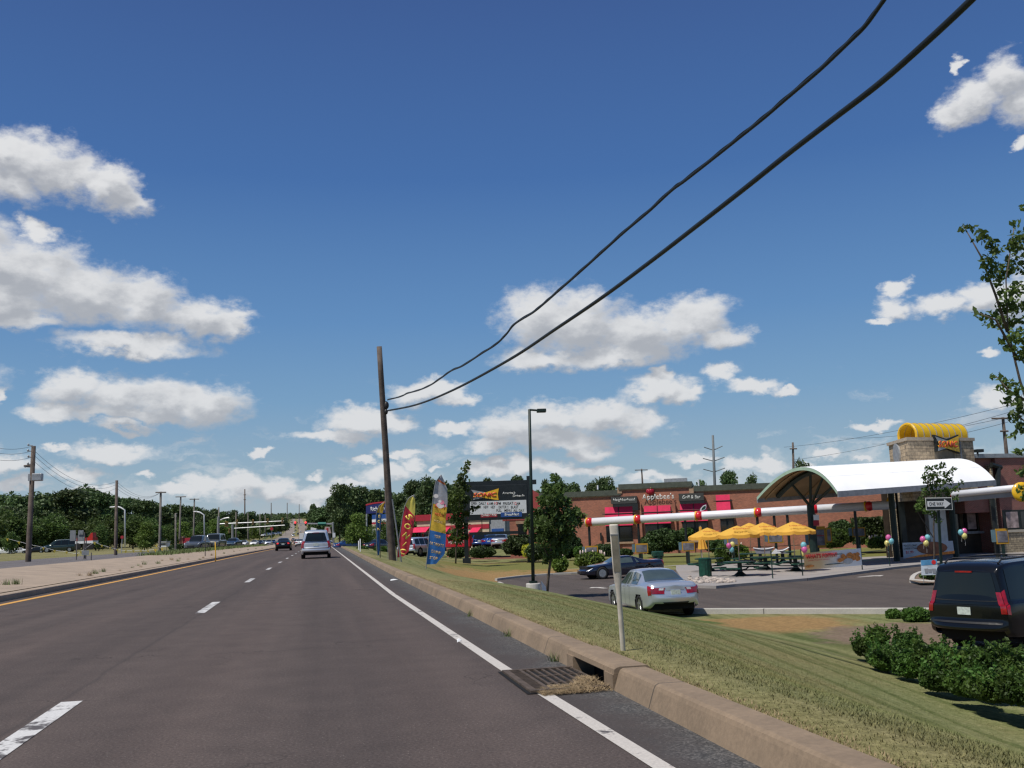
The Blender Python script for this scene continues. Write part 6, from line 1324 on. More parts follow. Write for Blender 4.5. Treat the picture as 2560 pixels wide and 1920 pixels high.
menu('yellow framed menu board above the nose of the dark blue coupe', 1479, 1377, 32, 24, 73); menu('yellow framed menu board behind the roof of the dark blue coupe', 1604, 1371, 32, 24, 71.5); menu('yellow framed menu board just left of the folded umbrella', 1721, 1366, 32, 24, 70)
menu('dim menu board behind the leftmost open umbrella', 1833, 1352, 30, 24, 69); menu('yellow framed menu board under the middle umbrellas', 1939, 1345, 38, 25, 68); menu('yellow framed menu board below the last red lamp', 2147, 1330, 32, 24, 67.5); menu('tall yellow framed menu board by the brick wing', 2506, 1341, 30, 38, 50)
t = menu('large two part menu board right of the umbrellas', 2043, 1343, 42, 53, 66); f_ = frame_cam(2043, 1343, 66, -4); sc = 66/F
mb = MB(); f_.box(mb, -14*sc, 16*sc, -18*sc, 2*sc, .016, .03); mb.build('lower_menu', M_screen, t); mb = MB(); f_.box(mb, 22*sc, 36*sc, -14*sc, 22*sc, -.09, .0); mb.build('wing_cabinet', M_yfr, t); mb = MB(); f_.box(mb, 25*sc, 33*sc, -10*sc, 18*sc, .001, .012); mb.build('wing_screen', M_screen, t); mb = MB(); f_.box(mb, -15*sc, 17*sc, 2.5*sc, 4.5*sc, .016, .03); mb.build('red_header', M_redst, t)
# ---------------------------------------------------------------- picnic tables with umbrellas
def picnic():
    r = thing('picnic_table', 'p', 'picnic table'); mb = MB(); mb.lathe((0, 0, .73), [(.60, -.02), (.62, -.01), (.62, .035), (.60, .045)], 28); mb.build('tabletop', M_green, r)
    mb = MB(); mb.lathe((0, 0, 0), [(.34, 0), (.34, .02), (.24, .06), (.10, .22), (.085, .35), (.085, .73)], 16); mb.build('pedestal', M_dkgreen, r)
    for k in range(4):
        a = math.pi/2*k+.45; c, s = math.cos(a), math.sin(a); mb = MB(); n = 7
        pts = [(1.0*math.cos(a+(i/(n-1)-.5)*.85), 1.0*math.sin(a+(i/(n-1)-.5)*.85)) for i in range(n)]; inn = [(.74*math.cos(a+(i/(n-1)-.5)*.85), .74*math.sin(a+(i/(n-1)-.5)*.85)) for i in range(n)]
        ring = pts+inn[::-1]; m_ = len(ring); mb.add([(x, y, .41) for x, y in ring]+[(x, y, .475) for x, y in ring], [tuple(range(m_))[::-1], tuple(range(m_, 2*m_))]+[(i, (i+1) % m_, (i+1) % m_+m_, i+m_) for i in range(m_)]); st = mb.build('seat', M_green, r)
        mb = MB(); mb.tube([(0, 0, .30), (c*.6, s*.6, .33), (c*.87, s*.87, .43)], .035, 6); mb.build('seat_arm', M_dkgreen, r)
    return r
pic = picnic(); first = True
spots = [(1775, 1428, 'green picnic table behind the ribbed bin, leftmost on the patio'), (1851, 1440, 'green picnic table nearest the kerb, second on the patio'), (1915, 1424, 'green picnic table in the middle of the patio under two umbrellas'), (1990, 1428, 'green picnic table beside the banner'), (1880, 1412, 'green picnic table at the back of the patio'), (1958, 1408, 'green picnic table at the back beside the folded shades')]
TP = []
for i, (px, py, lb) in enumerate(spots):
    q = G(px, py, ZP); o = pic if i == 0 else copy_tree(pic); o.location = (q.x, q.y, ZP); o.rotation_euler = (0, 0, .3*i); o['label'] = lb; o['group'] = 'green picnic tables on the patio'; o.scale = (1.4, 1.4, 1.0); TP.append(q)
M_utext = mat('umbrella_print', (.55, .10, .02), .7, .2, 4); M_upole = mat('pole_cream', (.50, .42, .33), .5, .1, 4)
def umbrella(label, px, ytop, yedge, q, rad, words):
    zt_ = zat(q.x, q.y, ytop); ze = zat(q.x, q.y, yedge)+.06; t = thing('patio_umbrella', label, 'umbrella', (q.x, q.y, ZP), 0, 'golden umbrellas over the picnic tables')
    mb = MB(); mb.tube([(q.x, q.y, ZP+.7), (q.x, q.y, zt_)], .028, 8); mb.build('pole', M_upole, t)
    mb = MB(); n = 8; a0 = random.random()*.4
    for k in range(n):
        t0, t1 = a0+2*math.pi*k/n, a0+2*math.pi*(k+1)/n
        def f(u, v):
            a = t0+(t1-t0)*u; sag = .06*math.sin(math.pi*u)*v; rr_ = rad*v*(1-.05*math.sin(math.pi*u)*v); return (q.x+rr_*math.cos(a), q.y+rr_*math.sin(a), zt_+(ze-zt_)*(v**1.12)-sag)
        mb.grid(f, 5, 6)
        def f2(u, v): p = f(u, 1.); return (p[0], p[1], p[2]-.17*v-.02*math.sin(3*math.pi*u)*v)
        mb.grid(f2, 5, 1)
    cn = mb.build('canopy', M_umb, t, True)
    for k in range(n): a = a0+2*math.pi*k/n; mb = MB(); mb.tube([(q.x, q.y, ze+.05), (q.x+rad*.55*math.cos(a), q.y+rad*.55*math.sin(a), zt_+(ze-zt_)*.55-.02)], .012, 4); mb.build('rib', M_galv, t)
    fc = Frame(Vector((q.x, q.y, (zt_+ze)/2)), rt.xy.to_3d(), (0, 0, 1)); slope = math.atan2(zt_-ze, rad); N0 = fc.N.copy(); fc.U = (Vector((0, 0, 1))*math.sin(slope)-N0*math.cos(slope)).normalized(); fc.N = fc.R.cross(fc.U); fc.O = Vector((q.x, q.y, zt_))+N0*rad*.70+Vector((0, 0, (ze-zt_)*.70))
    text('lettering', words, fc, 0, 0, .16, .17, M_utext, t, .95, .02, .2); return t
umbrella('golden umbrella leftmost in the row', 1774, 1319, 1343, TP[0], 1.22, 'Coca-Cola'); umbrella('golden umbrella second from the left with a red and blue logo', 1845, 1314, 1338, TP[1], 1.17, 'SONIC')
umbrella('golden umbrella third, in the middle', 1912, 1306, 1332, TP[2], 1.25, 'Coca-Cola'); umbrella('golden umbrella rightmost, widest of the row', 1987, 1304, 1330, TP[3], 1.25, 'Coca-Cola'); umbrella('golden umbrella mostly hidden behind the middle two', 1884, 1307, 1330, TP[4], 1.2, 'Coca-Cola')
q = W(1757, 1418, 62); t = thing('folded_umbrella', 'closed golden umbrella hanging in folds at the left of the row', 'umbrella', (q.x, q.y, ZP)); zt_ = zat(q.x, q.y, 1317); zb_ = zat(q.x, q.y, 1373)
mb = MB(); mb.tube([(q.x, q.y, ZP), (q.x, q.y, zt_+.06)], .03, 8); mb.build('pole', M_upole, t)
mb = MB(); mb.grid(lambda u, v: (q.x+(.07+.20*v**1.3)*(1+.22*math.sin(u*44))*math.cos(u*6.283)+.08*v, q.y+(.07+.20*v**1.3)*(1+.22*math.sin(u*44))*math.sin(u*6.283), zt_+(zb_-zt_)*v), 42, 8); mb.build('folded_canopy', M_umb, t, True)
# bins
def bin_(label, px, py, D_z, w_, h, lid=False):
    q = G(px, py, D_z); t = thing('litter_bin', label, 'litter bin', (q.x, q.y, D_z)); mb = MB(); n = 28
    vs = []; 
    for z_ in (0, .04, h-.05, h):
        for k in range(n): a = 2*math.pi*k/n; r_ = w_/2*(1 if k % 2 else .955)*(.97 if z_ in (0,) else 1); vs.append((r_*math.cos(a), r_*math.sin(a), z_))
    mb.add(vs, [(i*n+k, i*n+(k+1) % n, (i+1)*n+(k+1) % n, (i+1)*n+k) for i in range(3) for k in range(n)]+[tuple(range(3*n, 4*n))]); mb.build('ribbed_body', M_green, t, world=False)
    mb = MB(); mb.lathe((0, 0, h-.04), [(w_/2*1.04, 0), (w_/2*1.04, .05), (w_/2*.8, .09)], 24); mb.build('rim', M_green, t, world=False)
    if lid: mb = MB(); mb.box((-w_*.52, -w_*.5, h+.02), (w_*.52, w_*.5, h+.38)); mb.build('hooded_lid', M_green, t, world=False, bevel=.06)
bin_('ribbed dark green bin standing in front of the leftmost picnic table', 1764, 1441, ZP, .68, .95); bin_('green bin with a hooded lid behind the dark blue coupe', 1646, 1424, ZL+.02, .66, .85, True)
# fence with the banner
M_fence = mat('fence_green', (.01, .035, .028), .5, .3, 4)
t = thing('patio_fence', 'low dark green rail fence along the patio edge', 'fence', G(1930, 1446, ZP))
FP = [(1932, 1446), (2007, 1439), (2081, 1432), (2156, 1424), (2225, 1415)]
FQ = [G(a, b_, ZP) for a, b_ in FP]
for q in FQ[:2]+FQ[3:]: mb = MB(); mb.tube([(q.x, q.y, ZP), (q.x, q.y, ZP+1.35)], .03, 6); mb.build('post', M_fence, t)
for h in (.95, .45):
    for a, b_ in zip(FQ[:-1], FQ[1:]): mb = MB(); mb.tube([(a.x, a.y, ZP+h), (b_.x, b_.y, ZP+h)], .02, 5); mb.build('rail', M_fence, t)
bk = [G(1755, 1417, ZP), G(1905, 1409, ZP), G(2050, 1402, ZP)]
for q in bk: mb = MB(); mb.tube([(q.x, q.y, ZP), (q.x, q.y, ZP+1.2)], .03, 6); mb.build('post', M_fence, t)
for a, b_ in zip(bk[:-1], bk[1:]): mb = MB(); mb.tube([(a.x, a.y, ZP+1.15), (b_.x, b_.y, ZP+1.15)], .02, 5); mb.build('rail', M_fence, t)
def banner_mat(name, stops, rot=0):
    m, nt, b = nmat(name); u = N(nt, 'ShaderNodeTexCoord').outputs['Generated']; sp = N(nt, 'ShaderNodeSeparateXYZ'); L(nt, u, sp.inputs[0])
    v = mth(nt, 'ADD', mth(nt, 'MULTIPLY', sp.outputs[0], .9), mth(nt, 'MULTIPLY', noise(nt, 3, 3, u), .12)); L(nt, ramp(nt, v, stops), b.inputs['Base Color']); b.inputs['Roughness'].default_value = .55; return m
fb = Frame(G(2008, 1438, ZP), (G(2157, 1423, ZP)-G(2008, 1438, ZP)), (0, 0, 1)); fb.O += fb.N*.28
t = thing('banner', 'orange and white food banner hung on the patio fence', 'banner', fb.O)
xl_, yl0 = fb.hit(2012, 1425); _, yl1 = fb.hit(2012, 1382); xr_, yr0 = fb.hit(2155, 1413); _, yr1 = fb.hit(2155, 1370)
def bp(u, v, d=0.): 
    y0 = yl0+(yr0-yl0)*u+.0; y1 = yl1+(yr1-yl1)*u-.05*math.sin(math.pi*u*4)**2*.3; return fb.p(xl_+(xr_-xl_)*u, y0+(y1-y0)*v, .03*math.sin(u*9)*(1-v*.5)+d)
mb = MB(); mb.grid(lambda u, v: bp(u, v), 24, 8); mb.build('cloth', banner_mat('banner_print', [(.0, (.80, .46, .16)), (.30, (.85, .58, .28)), (.5, (.88, .80, .66)), (.62, (.88, .87, .83)), (1, (.9, .9, .88))]), t, True)
fbt = Frame(bp(.0, .5), bp(1, .5)-bp(0, .5), (0, 0, 1)); fbt.R = (bp(1, .5)-bp(0, .5)).normalized(); fbt.N = fbt.R.cross(Vector((0, 0, 1))).normalized(); fbt.U = fbt.N.cross(fbt.R); Lb = (bp(1, .5)-bp(0, .5)).length; Hb = yl1-yl0
text('lettering', "WHAT'S POPPIN'?", fbt, Lb*.29, Hb*.26, .05, Hb*.27, M_rt, t, Lb*.53, .03); text('lettering', 'Jumbo Popcorn Chicken', fbt, Lb*.24, Hb*.02, .045, Hb*.07, M_rt, t, Lb*.36, .0)
M_food = mat('fried_orange', (.75, .24, .04), .55, .45, 8); M_dip = mat('dip_bowl', (.55, .55, .53), .5, .15, 4)
for (x_, y_, a, b_) in ((.60, -.10, .045, .13), (.68, .0, .05, .15), (.66, .14, .04, .12), (.78, .15, .06, .17), (.86, .08, .06, .18), (.92, -.08, .05, .17), (.82, -.05, .06, .16), (.92, .18, .04, .12), (.08, -.30, .07, .08)):
    mb = MB(); pts = [(Lb*(x_+a*math.cos(k*.4488)*(1+.1*math.sin(k*3))), Hb*(y_+b_*math.sin(k*.4488)*(1+.1*math.cos(k*2)))) for k in range(14)]; fbt.shape(mb, pts, .035+.003*abs(x_)); mb.build('food_picture', M_food, t)
mb = MB(); fbt.shape(mb, [(Lb*(.74+.085*math.cos(k*.4488)), Hb*(-.20+.18*math.sin(k*.4488))) for k in range(14)], .048); mb.build('bowl_picture', M_dip, t)
# second banner behind
f2 = frame_cam(2290, 1380, 62.5, 6); t = thing('banner', 'pale burger banner hung low behind the one way sign', 'banner', f2.O)
a = f2.hit(2256, 1363); b_ = f2.hit(2386, 1396); mb = MB(); f2.shape(mb, [f2.hit(2256, 1357), f2.hit(2259, 1397), f2.hit(2386, 1384), f2.hit(2382, 1352)], 0); mb.build('cloth', mat('pale_banner', (.40, .46, .52), .6, .15, 2), t)
mb = MB(); f2.shape(mb, [f2.hit(2259, 1397), f2.hit(2386, 1384), f2.hit(2386, 1377), f2.hit(2300, 1387)], .01); mb.build('orange_edge', M_food, t)
mb = MB(); c0 = f2.hit(2330, 1370); f2.shape(mb, [(c0[0]+1.05*math.cos(k*.3927), c0[1]+.40*math.sin(k*.3927)) for k in range(16)], .012); mb.build('food_picture', mat('bun_brown', (.20, .08, .04), .6, .5, 3), t)
q_ = f2.hit(2276, 1364); text('lettering', 'FOOTLONG', f2, q_[0], q_[1], .02, .13, M_trim, t, .9); q_ = f2.hit(2277, 1371); text('lettering', 'CHEESE CONEY', f2, q_[0], q_[1], .02, .12, M_trim, t, .95); q_ = f2.hit(2274, 1381); text('lettering', '$1.99', f2, q_[0], q_[1], .02, .2, M_rt, t, .5)
# ---------------------------------------------------------------- balloons
BC = {'pink': (.75, .16, .42), 'aqua': (.25, .60, .66), 'lemon': (.80, .72, .25)}
for k_, v in BC.items(): mm = mat('balloon_'+k_, v, .25, .05, 3, 0, .5, .3); translucent(mm, v, .3)
def balloon(label, px, py, D, c, gr):
    q = W(px, py, D); t = thing('balloon', label, 'balloon', q, 0, gr); mb = MB(); mb.ball(q, .16, .16, .185, 16, 12); mb.lathe(q+Vector((0, 0, -.215)), [(.03, 0), (.008, .03), (.02, .05)], 8); mb.build('skin', MATS['balloon_'+c], t, True)
    mb = MB(); mb.tube([q+Vector((0, 0, -.2)), q+Vector((.02, 0, -.4)), q+Vector((0, 0, -.55))], .004, 4); mb.build('string', M_wht, t)
G1 = 'balloons tied along the patio'
for (px, py, D, c, lb) in ((1822, 1364, 64, 'pink', 'pink balloon of the bunch behind the leftmost tables'), (1831, 1361, 64.1, 'lemon', 'yellow balloon of the bunch behind the leftmost tables'), (1829, 1374, 64, 'aqua', 'aqua balloon of the bunch behind the leftmost tables'),
    (2009, 1363, 53.2, 'aqua', 'aqua balloon at the left top corner of the fence banner'), (2011, 1374, 53.1, 'pink', 'pink balloon at the left top corner of the fence banner'), (2009, 1384, 53.2, 'lemon', 'yellow balloon at the left top corner of the fence banner'),
    (2221, 1344, 58, 'pink', 'pink balloon of the bunch in front of the stone pillar'), (2228, 1353, 57.9, 'aqua', 'aqua balloon of the bunch in front of the stone pillar'), (2218, 1358, 58, 'lemon', 'yellow balloon of the bunch in front of the stone pillar'),
    (2307, 1348, 56, 'pink', 'pink balloon of the bunch left of the one way sign post'), (2319, 1344, 56.1, 'aqua', 'aqua balloon of the bunch left of the one way sign post'), (2315, 1358, 55.9, 'lemon', 'yellow balloon of the bunch left of the one way sign post'),
    (2402, 1331, 58, 'aqua', 'aqua balloon of the bunch in front of the service window'), (2411, 1328, 58.1, 'pink', 'pink balloon of the bunch in front of the service window'), (2411, 1340, 57.9, 'lemon', 'yellow balloon of the bunch in front of the service window')): balloon(lb, px, py, D, c, G1)
# person seated behind the right table
# ---------------------------------------------------------------- stones at the patio corner
M_rock = mat('pale_stone', (.42, .36, .31), .9, .35, 7)
for i in range(95):
    px = random.uniform(1722, 1838); lim = 1441+ (px-1722)*.10; py = random.uniform(max(1441, lim), 1459-abs(px-1760)*.03); q = G(px, py, ZP); s = random.uniform(.05, .15)
    mb = MB(); mb.ball((0, 0, 0), s, s*random.uniform(.6, 1), s*random.uniform(.45, .7), 7, 5); mb.v = [(x*(1+.2*math.sin(9*y+i)), y*(1+.2*math.cos(7*z+i)), z) for x, y, z in mb.v]
    mb.v = [(x+q.x, y+q.y, z+ZP+s*.3) for x, y, z in mb.v]; o = mb.build('stone', M_rock, None, False); tag(o, 'pale round stone heaped at the corner of the patio', 'stone', 'stones at the patio corner')
# ---------------------------------------------------------------- utility pole and cables
Pb = W(982, 1413, 47.5); Pt = W(948, 866, 47.5); gzz_ = gz(Pb.x, Pb.y)
t = thing('utility_pole', 'thick leaning wooden utility pole beside the kerb', 'utility pole', Pb); ud = (Pt-Pb)
mb = MB(); mb.tube([Pb-ud*.05]+[Pb+ud*k for k in np.linspace(0, 1, 9)], [.19]+list(np.linspace(.185, .125, 9)), 16); mb.build('shaft', M_wood, t, True)
q = Pb+ud*(547-147)/547*1.0; q = Pb+ud*.73
mb = MB(); mb.ball(q+Vector((.16, -.06, .0)), .13, .13, .20, 12, 8); mb.ball(q+Vector((.14, -.06, -.32)), .10, .1, .14, 10, 6); mb.build('cable_clamp', M_trim, t, True)
mb = MB(); mb.tube([Pb+ud*.55+Vector((-.14, -.15, 0)), Pb+Vector((-.24, -.15, .1)), Pb+Vector((-.25, -.15, -.3))], .008, 4); mb.build('ground_wire', M_galv, t)
mb = MB(); a = Pb+ud*.30+Vector((.16, -.1, 0)); mb.tube([a, Pb+Vector((.42, -.1, 0))], .04, 8); mb.build('riser_conduit', M_galv, t)
FAR = W(2430, 0, 9.6)
nrm = (FAR-Pt).xy.to_3d(); nrm = Vector((-nrm.y, nrm.x, 0)).normalized(); org = W(975, 1020, 47.4)
def onplane(px, py): d = ray(px, py); tt = (org-EYE).dot(nrm)/d.dot(nrm); return EYE+d*tt
def cable(label, pts, rad, wob=0.):
    P_ = [onplane(a*K, b_*K) for a, b_ in pts]
    dl = (P_[-1]-P_[-3]); dl.z = 0; dl.normalize(); P_ += [P_[-1]+dl*3.5+Vector((0, 0, .30)), P_[-1]+dl*8+Vector((0, 0, .9)), P_[-1]+dl*16+Vector((0, 0, 2.2))]
    # smooth through the points (catmull-rom)
    out = []
    for i in range(len(P_)-1):
        p0 = P_[max(0, i-1)]; p1 = P_[i]; p2 = P_[i+1]; p3 = P_[min(len(P_)-1, i+2)]
        for k in range(8):
            s = k/8; out.append(.5*((2*p1)+(p2-p0)*s+(2*p0-5*p1+4*p2-p3)*s*s+(3*p1-p0-3*p2+p3)*s**3))
    out.append(P_[-1]); mb = MB(); mb.tube(out, rad, 8)
    o = mb.build('cable', mat('cable_black', (.012, .018, .022), .5, .3, 2), None, True); tag(o, label, 'cable', 'cables hung from the big utility pole'); return out
cable('lower thick straight black cable running up to the right', [(838, 887), (900, 874), (980, 842), (1100, 777), (1200, 711), (1300, 643), (1400, 569), (1500, 492), (1600, 414), (1700, 334), (1800, 257), (1900, 180), (2000, 92), (2100, -2), (2180, -85)], .040)
up_ = cable('upper wavy black cable running up to the right', [(837, 864), (865, 857), (880, 850), (905, 843), (930, 832), (955, 815), (975, 801), (1000, 790), (1040, 764), (1070, 745), (1092, 724), (1112, 700), (1150, 676), (1175, 656), (1200, 634), (1250, 590), (1300, 545), (1350, 500), (1400, 458), (1450, 412), (1480, 390), (1550, 335), (1600, 295), (1650, 255), (1700, 212), (1770, 152), (1830, 95), (1870, 55), (1910, 0), (1950, -50)], .026)
mb = MB(); mb.tube([p+Vector((0, 0, .034+.006*math.sin(i*.9))) for i, p in enumerate(up_)], .012, 6); o = mb.build('cable', MATS['cable_black'], None, True); tag(o, 'thin lashed wire riding on the upper wavy cable', 'cable', 'cables hung from the big utility pole')
e_ = up_[-1]; t = thing('utility_pole', 'wooden utility pole behind the camera that holds the other end of the cables', 'utility pole', (e_.x, e_.y, gz(e_.x, e_.y)))
mb = MB(); mb.tube([(e_.x, e_.y, gz(e_.x, e_.y)-.4), (e_.x, e_.y, e_.z+2.5)], [.18, .13], 12); mb.build('shaft', M_wood, t, True)
# ---------------------------------------------------------------- other poles
def pole(label, pts, D, r_, m_=None, arms=(), extra=None, name='utility_pole', cat='utility pole', group=None):
    (x0, y0), (x1, y1) = pts; b_ = W(x0, y0, D); a = W(x1, y1, D); t = thing(name, label, cat, b_, 0, group); mb = MB(); mb.tube([b_-Vector((0, 0, .4)), b_, a], [r_, r_, r_*.75], 8); mb.build('shaft', m_ or M_wood2, t, True)
    for (y, xa, xb) in arms: mb = MB(); u = (y-y0)/(y1-y0); xc_ = x0+(x1-x0)*u; mb.tube([W(xc_-xa, y+xa*.02, D-.15), W(xc_+xb, y-xb*.02, D-.15)], max(.07, r_*.5), 5); mb.build('crossarm', m_ or M_wood2, t)
    return t
t = pole('tall utility pole with insulators and a transformer rack at the left edge', ((70.5, 1401), (84, 1115)), 58, .17, M_wood)
mb = MB(); q = W(94, 1193, 58); mb.box((q.x-.28, q.y-.2, q.z-.22), (q.x+.28, q.y+.2, q.z+.22)); mb.build('equipment_box', M_galv, t, bevel=.04)
mb = MB(); q = W(75, 1194, 58); mb.box((q.x-.07, q.y-.15, q.z-.2), (q.x+.07, q.y+.15, q.z+.2)); mb.build('equipment_box', M_galv, t)
for (px, py) in ((71, 1113), (70, 1127), (71, 1142), (70, 1160), (63, 1167)): mb = MB(); mb.tube([W(81, py+1, 58), W(px, py, 58)], .03, 5); mb.ball(W(px, py-1, 58), .06, .06, .08, 8, 6); mb.build('insulator', M_galv, t)
mb = MB(); mb.tube([W(60, 1165, 58), W(87, 1163, 58)], .06, 5); mb.build('bracket', M_wood, t)
pole('second wooden utility pole beside the white street lamp', ((289, 1388), (292, 1201)), 84, .15, M_wood)
pole('utility pole with a braced crossarm left of the bare poles', ((399, 1379), (402, 1229)), 108, .15, None, ((1231, 13, 13),))
pole('plain grey pole between the crossarm poles', ((439, 1373), (439, 1283)), 125, .13)
pole('utility pole with a long crossarm beside the brick gatepost', ((449, 1345), (452, 1241)), 150, .15, None, ((1242, 13, 13),))
pole('utility pole with a crossarm behind the grey off-roader', ((484, 1342), (486, 1246)), 165, .15, None, ((1248, 12, 12),))
pole('utility pole beside the mast of the traffic signals', ((547, 1345), (547, 1268)), 190, .15)
GU = 'distant poles along the wood'
for (px, yb, yt_, D) in ((590, 1342, 1280, 230), (620, 1345, 1282, 255), (650, 1335, 1284, 300), (663, 1330, 1288, 340)): pole('thin distant pole standing against the wood', ((px, yb), (px, yt_)), D, .16, None, (), group=GU)
for (px, yb, yt_, D) in ((612, 1279, 1223, 620), (678, 1285, 1257, 900), (718, 1292, 1257, 1000), (748, 1294, 1260, 1200)):
    t = pole('dark transmission pole rising above the wood near the road gap', ((px, yb+15), (px, yt_)), D, .45, M_wood, ((yt_+14, 3, 3), (yt_+26, 3, 3)) if px == 612 else (), name='transmission_pole', group='transmission poles above the wood')
for (px, yb, yt_, D) in ((797, 1330, 1283, 300), (810, 1325, 1274, 330)): pole('pole in front of the trees right of the road gap', ((px, yb), (px, yt_)), D, .14, None, (), group='poles right of the road gap')
# transmission tower and poles over the roof
t = pole('tall grey transmission tower with drooping arms behind the brick restaurant', ((1787, 1215), (1782, 1088)), 210, .34, mat('tower_grey', (.13, .145, .155), .6, .15, 3), (), name='transmission_tower', cat='transmission tower')
for y in (1120, 1148, 1175):
    u = (y-1215)/(1088-1215); xc_ = 1787-5*u
    mb = MB(); w_ = 27 if y > 1130 else 23; mb.tube([W(xc_-w_, y-2, 210), W(xc_-8, y+3, 210), W(xc_, y+5, 210), W(xc_+8, y+2, 210), W(xc_+w_, y-5, 210)], .10, 5); mb.build('arm', MATS['tower_grey'], t)
pole('short pole with a flat crossarm over the restaurant roof', ((1606, 1205), (1604, 1172)), 170, .16, M_wood, ((1175, 17, 15),))
pole('dark pole standing left of the white canopy top', ((1984, 1180), (1982, 1106)), 120, .16, M_wood, ((1122, 8, 10),))
t = pole('dark utility pole with a heavy crossarm behind the drive-in building', ((2517, 1140), (2507, 1043)), 90, .17, M_wood, ((1046, 28, 18), (1078, 10, 10)))
# wires
M_wire = mat('wire_grey', (.05, .055, .065), .6, .1, 2)
def wire(label, a, b_, sag, r_=.012, group='thin overhead wires'):
    mb = MB(); mb.tube([a.lerp(b_, u/16)-Vector((0, 0, sag*4*(u/16)*(1-u/16))) for u in range(17)], r_, 5); o = mb.build('wire', M_wire); tag(o, label, 'wire', group)
for (y0, y1, y2, dx) in ((1125, 1204, 1105, 0), (1137, 1212, 1118, 0), (1152, 1221, 1136, 0)):
    wire('thin wire sagging between the two tall poles at the left', W(84, y0, 58), W(290, y1, 84), 1.0, .010); wire('thin wire leaving the left edge pole out of view', W(82, y0-10, 58), W(-60, y2-2, 52), .3, .010); wire('thin wire running on to the crossarm poles at the left', W(292, y1, 84), W(400, 1232, 108), .8, .010)
for (a, b_, c, d) in ((1960, 1118, 2560, 1004), (1980, 1150, 2560, 1020), (2100, 1095, 2506, 1046), (2180, 1110, 2520, 1055)):
    wire('faint wire crossing the sky behind the stone tower', W(a, b_, 150), W(c, d, 92), .6, .02)
# street lamps
def lamp(label, pts, D, arm, r_=.07, m_=None, head=None):
    (x0, y0), (x1, y1) = pts; b_ = W(x0, y0, D); a = W(x1, y1, D); t = thing('street_lamp', label, 'street lamp', b_); mb = MB(); mb.tube([b_, a]+[W(p[0], p[1], D) for p in arm], [r_]*(len(arm)+2), 6); mb.build('mast', m_ or M_galv, t, True)
    p = arm[-1]; q = W(p[0], p[1], D); mb = MB(); mb.ball(q, .35, .2, .09, 10, 6); mb.build('lamp_head', m_ or M_galv, t); return t
lamp('white street lamp with a bent arm beside the second utility pole', ((312, 1368), (312, 1275)), 120, [(302, 1269), (292, 1266), (281, 1268)], .10, M_wht)
lamp('white street lamp with a bent arm above the pewter vehicle', ((511, 1352), (510, 1287)), 150, [(500, 1281), (489, 1279)], .11, M_wht)
# lamp post on concrete base
b_ = W(1333, 1458, 40.5); a = W(1323.5, 1023, 40.5); t = thing('lamp_post', 'tall dark green lamp post on a round white concrete base', 'lamp post', b_)
mb = MB(); mb.tube([b_, a], [.075, .06], 8); mb.build('shaft', M_dkgreen, t, True); mb = MB(); mb.box((b_.x-.15, b_.y-.15, b_.z), (b_.x+.15, b_.y+.15, b_.z+.10)); mb.build('base_plate', M_dkgreen, t)
mb = MB(); mb.tube([W(1323.5, 1024.5, 40.5), W(1344, 1026, 40.5)], .045, 6); mb.build('arm', M_dkgreen, t); f_ = frame_cam(1342, 1027, 40.5, 3); mb = MB(); w_ = 23*40.5/F; f_.box(mb, 0, w_, -.07, .07, -.16, .16); mb.build('lamp_head', M_dkgreen, t, bevel=.02)
zb = b_.z; mb = MB(); mb.lathe((b_.x, b_.y, ZL-.2), [(.30, 0), (.30, zb-ZL+.17), (.28, zb-ZL+.20)], 28); mb.build('concrete_base', M_conc, t, False)
# small A-board sign leaning behind the base
q = W(1361, 1478, 40.6); t = thing('placard', 'small white placard leaning beside the lamp post base', 'sign', q); f_ = frame_cam(1357, 1478, 40.6, 55); mb = MB(); f_.prism(mb, [(-.0, -.35), (.28, -.45), (.26, .15), (-.08, .42)], -.02, 0); mb.build('board', M_wht, t); mb = MB(); f_.prism(mb, [(.03, -.3), (.20, -.36), (.2, -.1), (.03, -.05)], 0, .01); mb.build('picture', M_redst, t)
# ---------------------------------------------------------------- white marker post near the kerb
b_ = G(1558, 1628, .09); b_ = GT(1558, 1627); D = (b_-EYE).dot(fw); a = W(1534, 1311, D)
t = thing('marker_post', 'leaning white plastic marker post with a flattened scuffed top', 'marker post', b_); dv = a-b_; side = Vector((rt.x, rt.y, 0)).normalized(); fn_ = side.cross(dv.normalized())
def sect(u, wx, wy): c = b_+dv*u; return [c+side*(wx*math.cos(k*.5236))+fn_*(wy*math.sin(k*.5236)) for k in range(12)]
us = [(-.05, .021, .021), (.0, .021, .021), (.35, .021, .021), (.48, .022, .02), (.57, .032, .012), (.62, .035, .010), (.99, .036, .009), (1.0, .034, .008)]
vs = sum((sect(u, w1_, w2_) for u, w1_, w2_ in us), []); n = len(us); mb = MB(); mb.add(vs, [(i*12+k, i*12+(k+1) % 12, (i+1)*12+(k+1) % 12, (i+1)*12+k) for i in range(n-1) for k in range(12)]+[tuple((n-1)*12+k for k in range(12))]); mb.build('post_body', M_post, t, True)
M_scuff = mat('faded_reflector', (.235, .21, .155), .7, .35, 9)
ffr = Frame(b_, side, dv.normalized()); ln = dv.length; mb = MB(); ffr.box(mb, -.028, .028, ln*.63, ln*.915, -.012, .0125); mb.build('reflector', M_scuff, t)
mb = MB(); ffr.box(mb, -.034, .034, ln*.915, ln*.925, -.012, .0135); mb.build('collar', M_galv, t)
for (px, yb, yt_, D, c) in ((901, 1390, 1347, 75, 'white'), (897, 1385, 1352, 90, 'white')): pole('slim white marker post at the far kerb', ((px, yb), (px-.6, yt_)), D, .04, M_wht, name='marker_post', cat='marker post', group='far marker posts')
pole('short orange marker post on the median', ((539, 1388), (538, 1355)), 62, .035, M_yelp, name='marker_post', cat='marker post')
